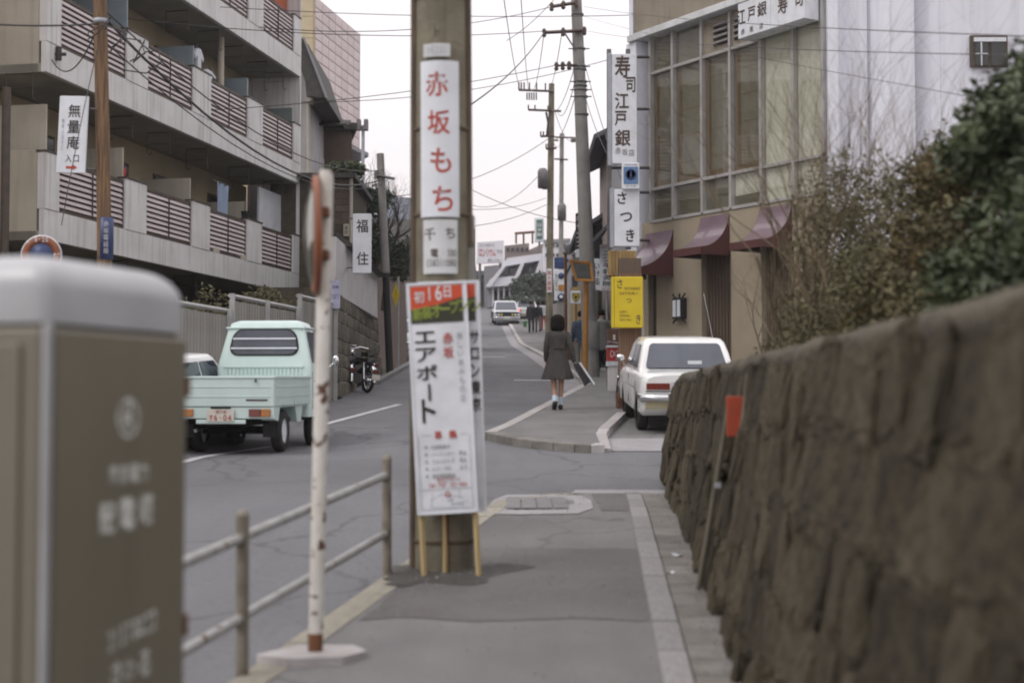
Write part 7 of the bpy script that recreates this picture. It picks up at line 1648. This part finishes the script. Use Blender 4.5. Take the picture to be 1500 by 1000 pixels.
def hair(t, J, m='hair', bob=False, r=(.092,.105,.105)):
    h_ = Vector(J['hd1'])
    if bob:
        mb = MB(); rings = []
        for z, rr_, dy in ((-.175,.078,-.02),(-.165,.105,-.022),(-.12,.117,-.022),(-.05,.118,-.02),(.02,.110,-.014),(.06,.095,-.01),(.088,.060,-.005),(.10,.02,0)):
            ring = []
            for i in range(40):
                a = 2*math.pi*i/40; k_ = rr_ * (1 + .07*math.sin(a*7+z*12)+.05*math.sin(a*13+z*40)+.03*math.sin(a*23)); y = k_*math.sin(a)*.95
                if y > .05 and z < .03: y = .05 - (y-.05)*.2       # open at the face
                ring.append((h_.x+k_*math.cos(a), h_.y+dy+y, h_.z+z + .006*math.sin(a*9)))
            rings.append(ring)
        return part('hair', mb.loft(rings), M[m], t)
    rings = []
    for z, rr_ in ((-.07,.070),(-.04,.085),(.0,.092),(.04,.086),(.07,.06),(.085,.02)):
        ring = []
        for i in range(28):
            a = 2*math.pi*i/28; y = rr_*1.1*math.sin(a)-.012
            if y > .045 and z < .02: y = .045
            ring.append((h_.x+rr_*math.cos(a)*.98, h_.y+y, h_.z+z))
        rings.append(ring)
    return part('hair', MB().loft(rings), M[m], t)
# walking woman
wY = 23.0
pose = dict(rh=(.08,0,.83), rk=(.06,.04,.46), ra=(.05,.06,.085), rt=(.055,.18,.045), lh=(-.08,0,.83), lk=(-.065,.02,.45), la=(-.055,-.10,.12), lt=(-.06,.0,.03),
            rs=(.15,0,1.285), re=(.225,-.02,1.03), rw=(.285,.03,.82), ls=(-.15,0,1.285), le=(-.195,.02,1.03), lw=(-.19,.12,.84))
wo, J = person('woman with bobbed black hair in dark grey coat walking away on the pavement', (at(817,600,wY).x, wY, gp(wY)), R(2), 1.52, pose)
coat(wo, 'coat_grey', .52, waist=.115, hips=.17, hemr=.262, fold=.02, sh=.170, seed=2, nf=6, depth=.74); sleeve(wo, J, 'r', 'coat_grey'); sleeve(wo, J, 'l', 'coat_grey')
part('half_belt', MB().box(-.085,.085,-.112,-.098,1.035,1.065), M['coat_grey'], wo, bevel=.006)
hair(wo, J, bob=True); shoes(wo, J, 'leather_black')
for s in 'rl': a, b = Vector(J[s+'a']), Vector(J[s+'k']); part('sock', MB().tube([a+Vector((0,0,-.02)), a.lerp(b,.36)], [.042,.044], n=14), M['sock'], wo)
p = wo.location + Vector((.335,.04,.66))*(1.52/1.6)
bg_ = thing('handbag', tuple(p), 'flat black bag carried with a white packet at the woman\'s right side', 'bag', rot=(0, R(-20), R(2)))
part('body', MB().prism([(-.02,.12),(.06,.12),(.13,-.24),(.03,-.27)], -.11, .11), M['leather_black'], bg_, bevel=.015); part('handle', MB().tube([(.0,-.05,.12),(-.02,-.03,.17),(-.02,.03,.17),(.0,.05,.12)], .008, n=6), M['leather_black'], bg_)
wp_ = thing('paper_bag', tuple(p+Vector((.07,.02,.0))), 'white paper packet held against the black handbag', 'bag', rot=(0, R(-20), R(2))); part('body', MB().prism([(-.01,.15),(.03,.13),(.13,-.27),(.10,-.28)], -.10, .10), M['cloth_white'], wp_, bevel=.01)
# man in grey coat
mY = 37.5
pose = dict(rk=(.10,-.02,.46), ra=(.15,-.14,.10), rt=(.16,-.02,.05), lk=(-.08,.04,.45), la=(-.075,.02,.09), lt=(-.08,.15,.03), re=(.22,.08,1.06), rw=(.16,.22,1.10), le=(-.20,-.02,1.03), lw=(-.2,.06,.82))
mn, J = person('man with short black hair in a long light grey coat behind the concrete pole', (at(881,546,mY).x, mY, gp(mY)), R(4), 1.64, pose)
coat(mn, 'coat_light', .55, waist=.16, hips=.175, hemr=.205, fold=.008, sh=.205, seed=4, nf=5); sleeve(mn, J, 'r', 'coat_light', (.075,.066,.052)); sleeve(mn, J, 'l', 'coat_light', (.075,.066,.052)); trousers(mn, J, 'cloth_black'); shoes(mn, J, 'leather_black'); hair(mn, J)
# man half hidden by the pole, with brown bag
bY = 37.0
m5, J = person('person in a dark blue jacket half hidden by the concrete pole', (at(851,548,bY).x, bY, gp(bY)), R(-3), 1.6)
coat(m5, 'cloth_blue', .80, waist=.155, hips=.165, hemr=.17, fold=.004, sh=.20, name='jacket', seed=5); sleeve(m5, J, 'r', 'cloth_blue', (.072,.062,.05)); sleeve(m5, J, 'l', 'cloth_blue', (.072,.062,.05)); trousers(m5, J, 'coat_light'); shoes(m5, J, 'leather_black'); hair(m5, J)
p = m5.location + Vector((-.23,.06,.50)); b_ = thing('carrier_bag', tuple(p), 'brown leather bag hanging from the hand of the person in blue', 'bag'); part('body', MB().prism([(-.12,0),(.12,0),(.14,-.36),(-.14,-.36)], -.05, .05).xf(Matrix.Translation((0,0,.18))), M['leather_brown'], b_, bevel=.02); part('handle', MB().tube([(-.07,0,.18),(-.05,0,.25),(.05,0,.25),(.07,0,.18)], .01, n=6), M['leather_brown'], b_)
# far group
fY = 79
def farp(px, py, Y, H_, lab, top, leg, hemz=.80, long=False, rz=0, girl=False):
    pose = dict(rk=(.10,-.04,.46), ra=(.10,-.16,.12), rt=(.10,-.05,.06), lk=(-.08,.08,.46), la=(-.08,.10,.09), lt=(-.08,.22,.04))
    t, J = person(lab, (at(px,py,Y).x, Y, gp(Y)), rz, H_, pose); coat(t, top, hemz, waist=.15, hips=.165, hemr=.18, fold=.004, sh=.20, name='jacket', seed=6); sleeve(t, J, 'r', top, (.07,.06,.05)); sleeve(t, J, 'l', top, (.07,.06,.05))
    trousers(t, J, leg); shoes(t, J, 'leather_black'); hair(t, J, bob=girl); return t
a1 = farp(778,494,fY,1.74,'man in a black suit walking away up the pavement, left of the pair','cloth_black','cloth_black')
a2 = farp(788,494,fY+.4,1.70,'man in a dark jacket and grey trousers walking away, right of the pair','cloth_black','coat_light')
a3 = farp(796.5,492,fY+2,1.72,'person in a white top and red trousers beside the pair of men','cloth_white','cloth_red',rz=R(20),girl=True)
gb = thing('carrier_bag', (at(769,487,fY).x, fY, gp(fY)+.22), 'green carrier bag held by the man in the black suit', 'bag'); part('body', MB().prism([(-.10,.1),(.11,.1),(.15,.42),(-.09,.42)], -.06, .06), M['cloth_green'], gb, bevel=.02); part('handle', MB().tube([(-.06,0,.42),(0,0,.55),(.1,0,.42)], .01, n=5), M['cloth_green'], gb)

# ================================================================ AIR
hzb = MB().box(-120, 120, -30, 260, gr(-30) - 1.5, 26)
hzo = struct('haze', hzb, None); hzo['kind'] = 'stuff'
hm = bpy.data.materials.new('haze'); hm.use_nodes = True; tt = hm.node_tree; tt.nodes.clear()
ho = tt.nodes.new('ShaderNodeOutputMaterial'); hv = tt.nodes.new('ShaderNodeVolumePrincipled')
hv.inputs['Color'].default_value = (.95, .95, 1, 1); hv.inputs['Density'].default_value = .0006; hv.inputs['Anisotropy'].default_value = .3
tt.links.new(hv.outputs[0], ho.inputs['Volume']); hzo.data.materials.append(hm)
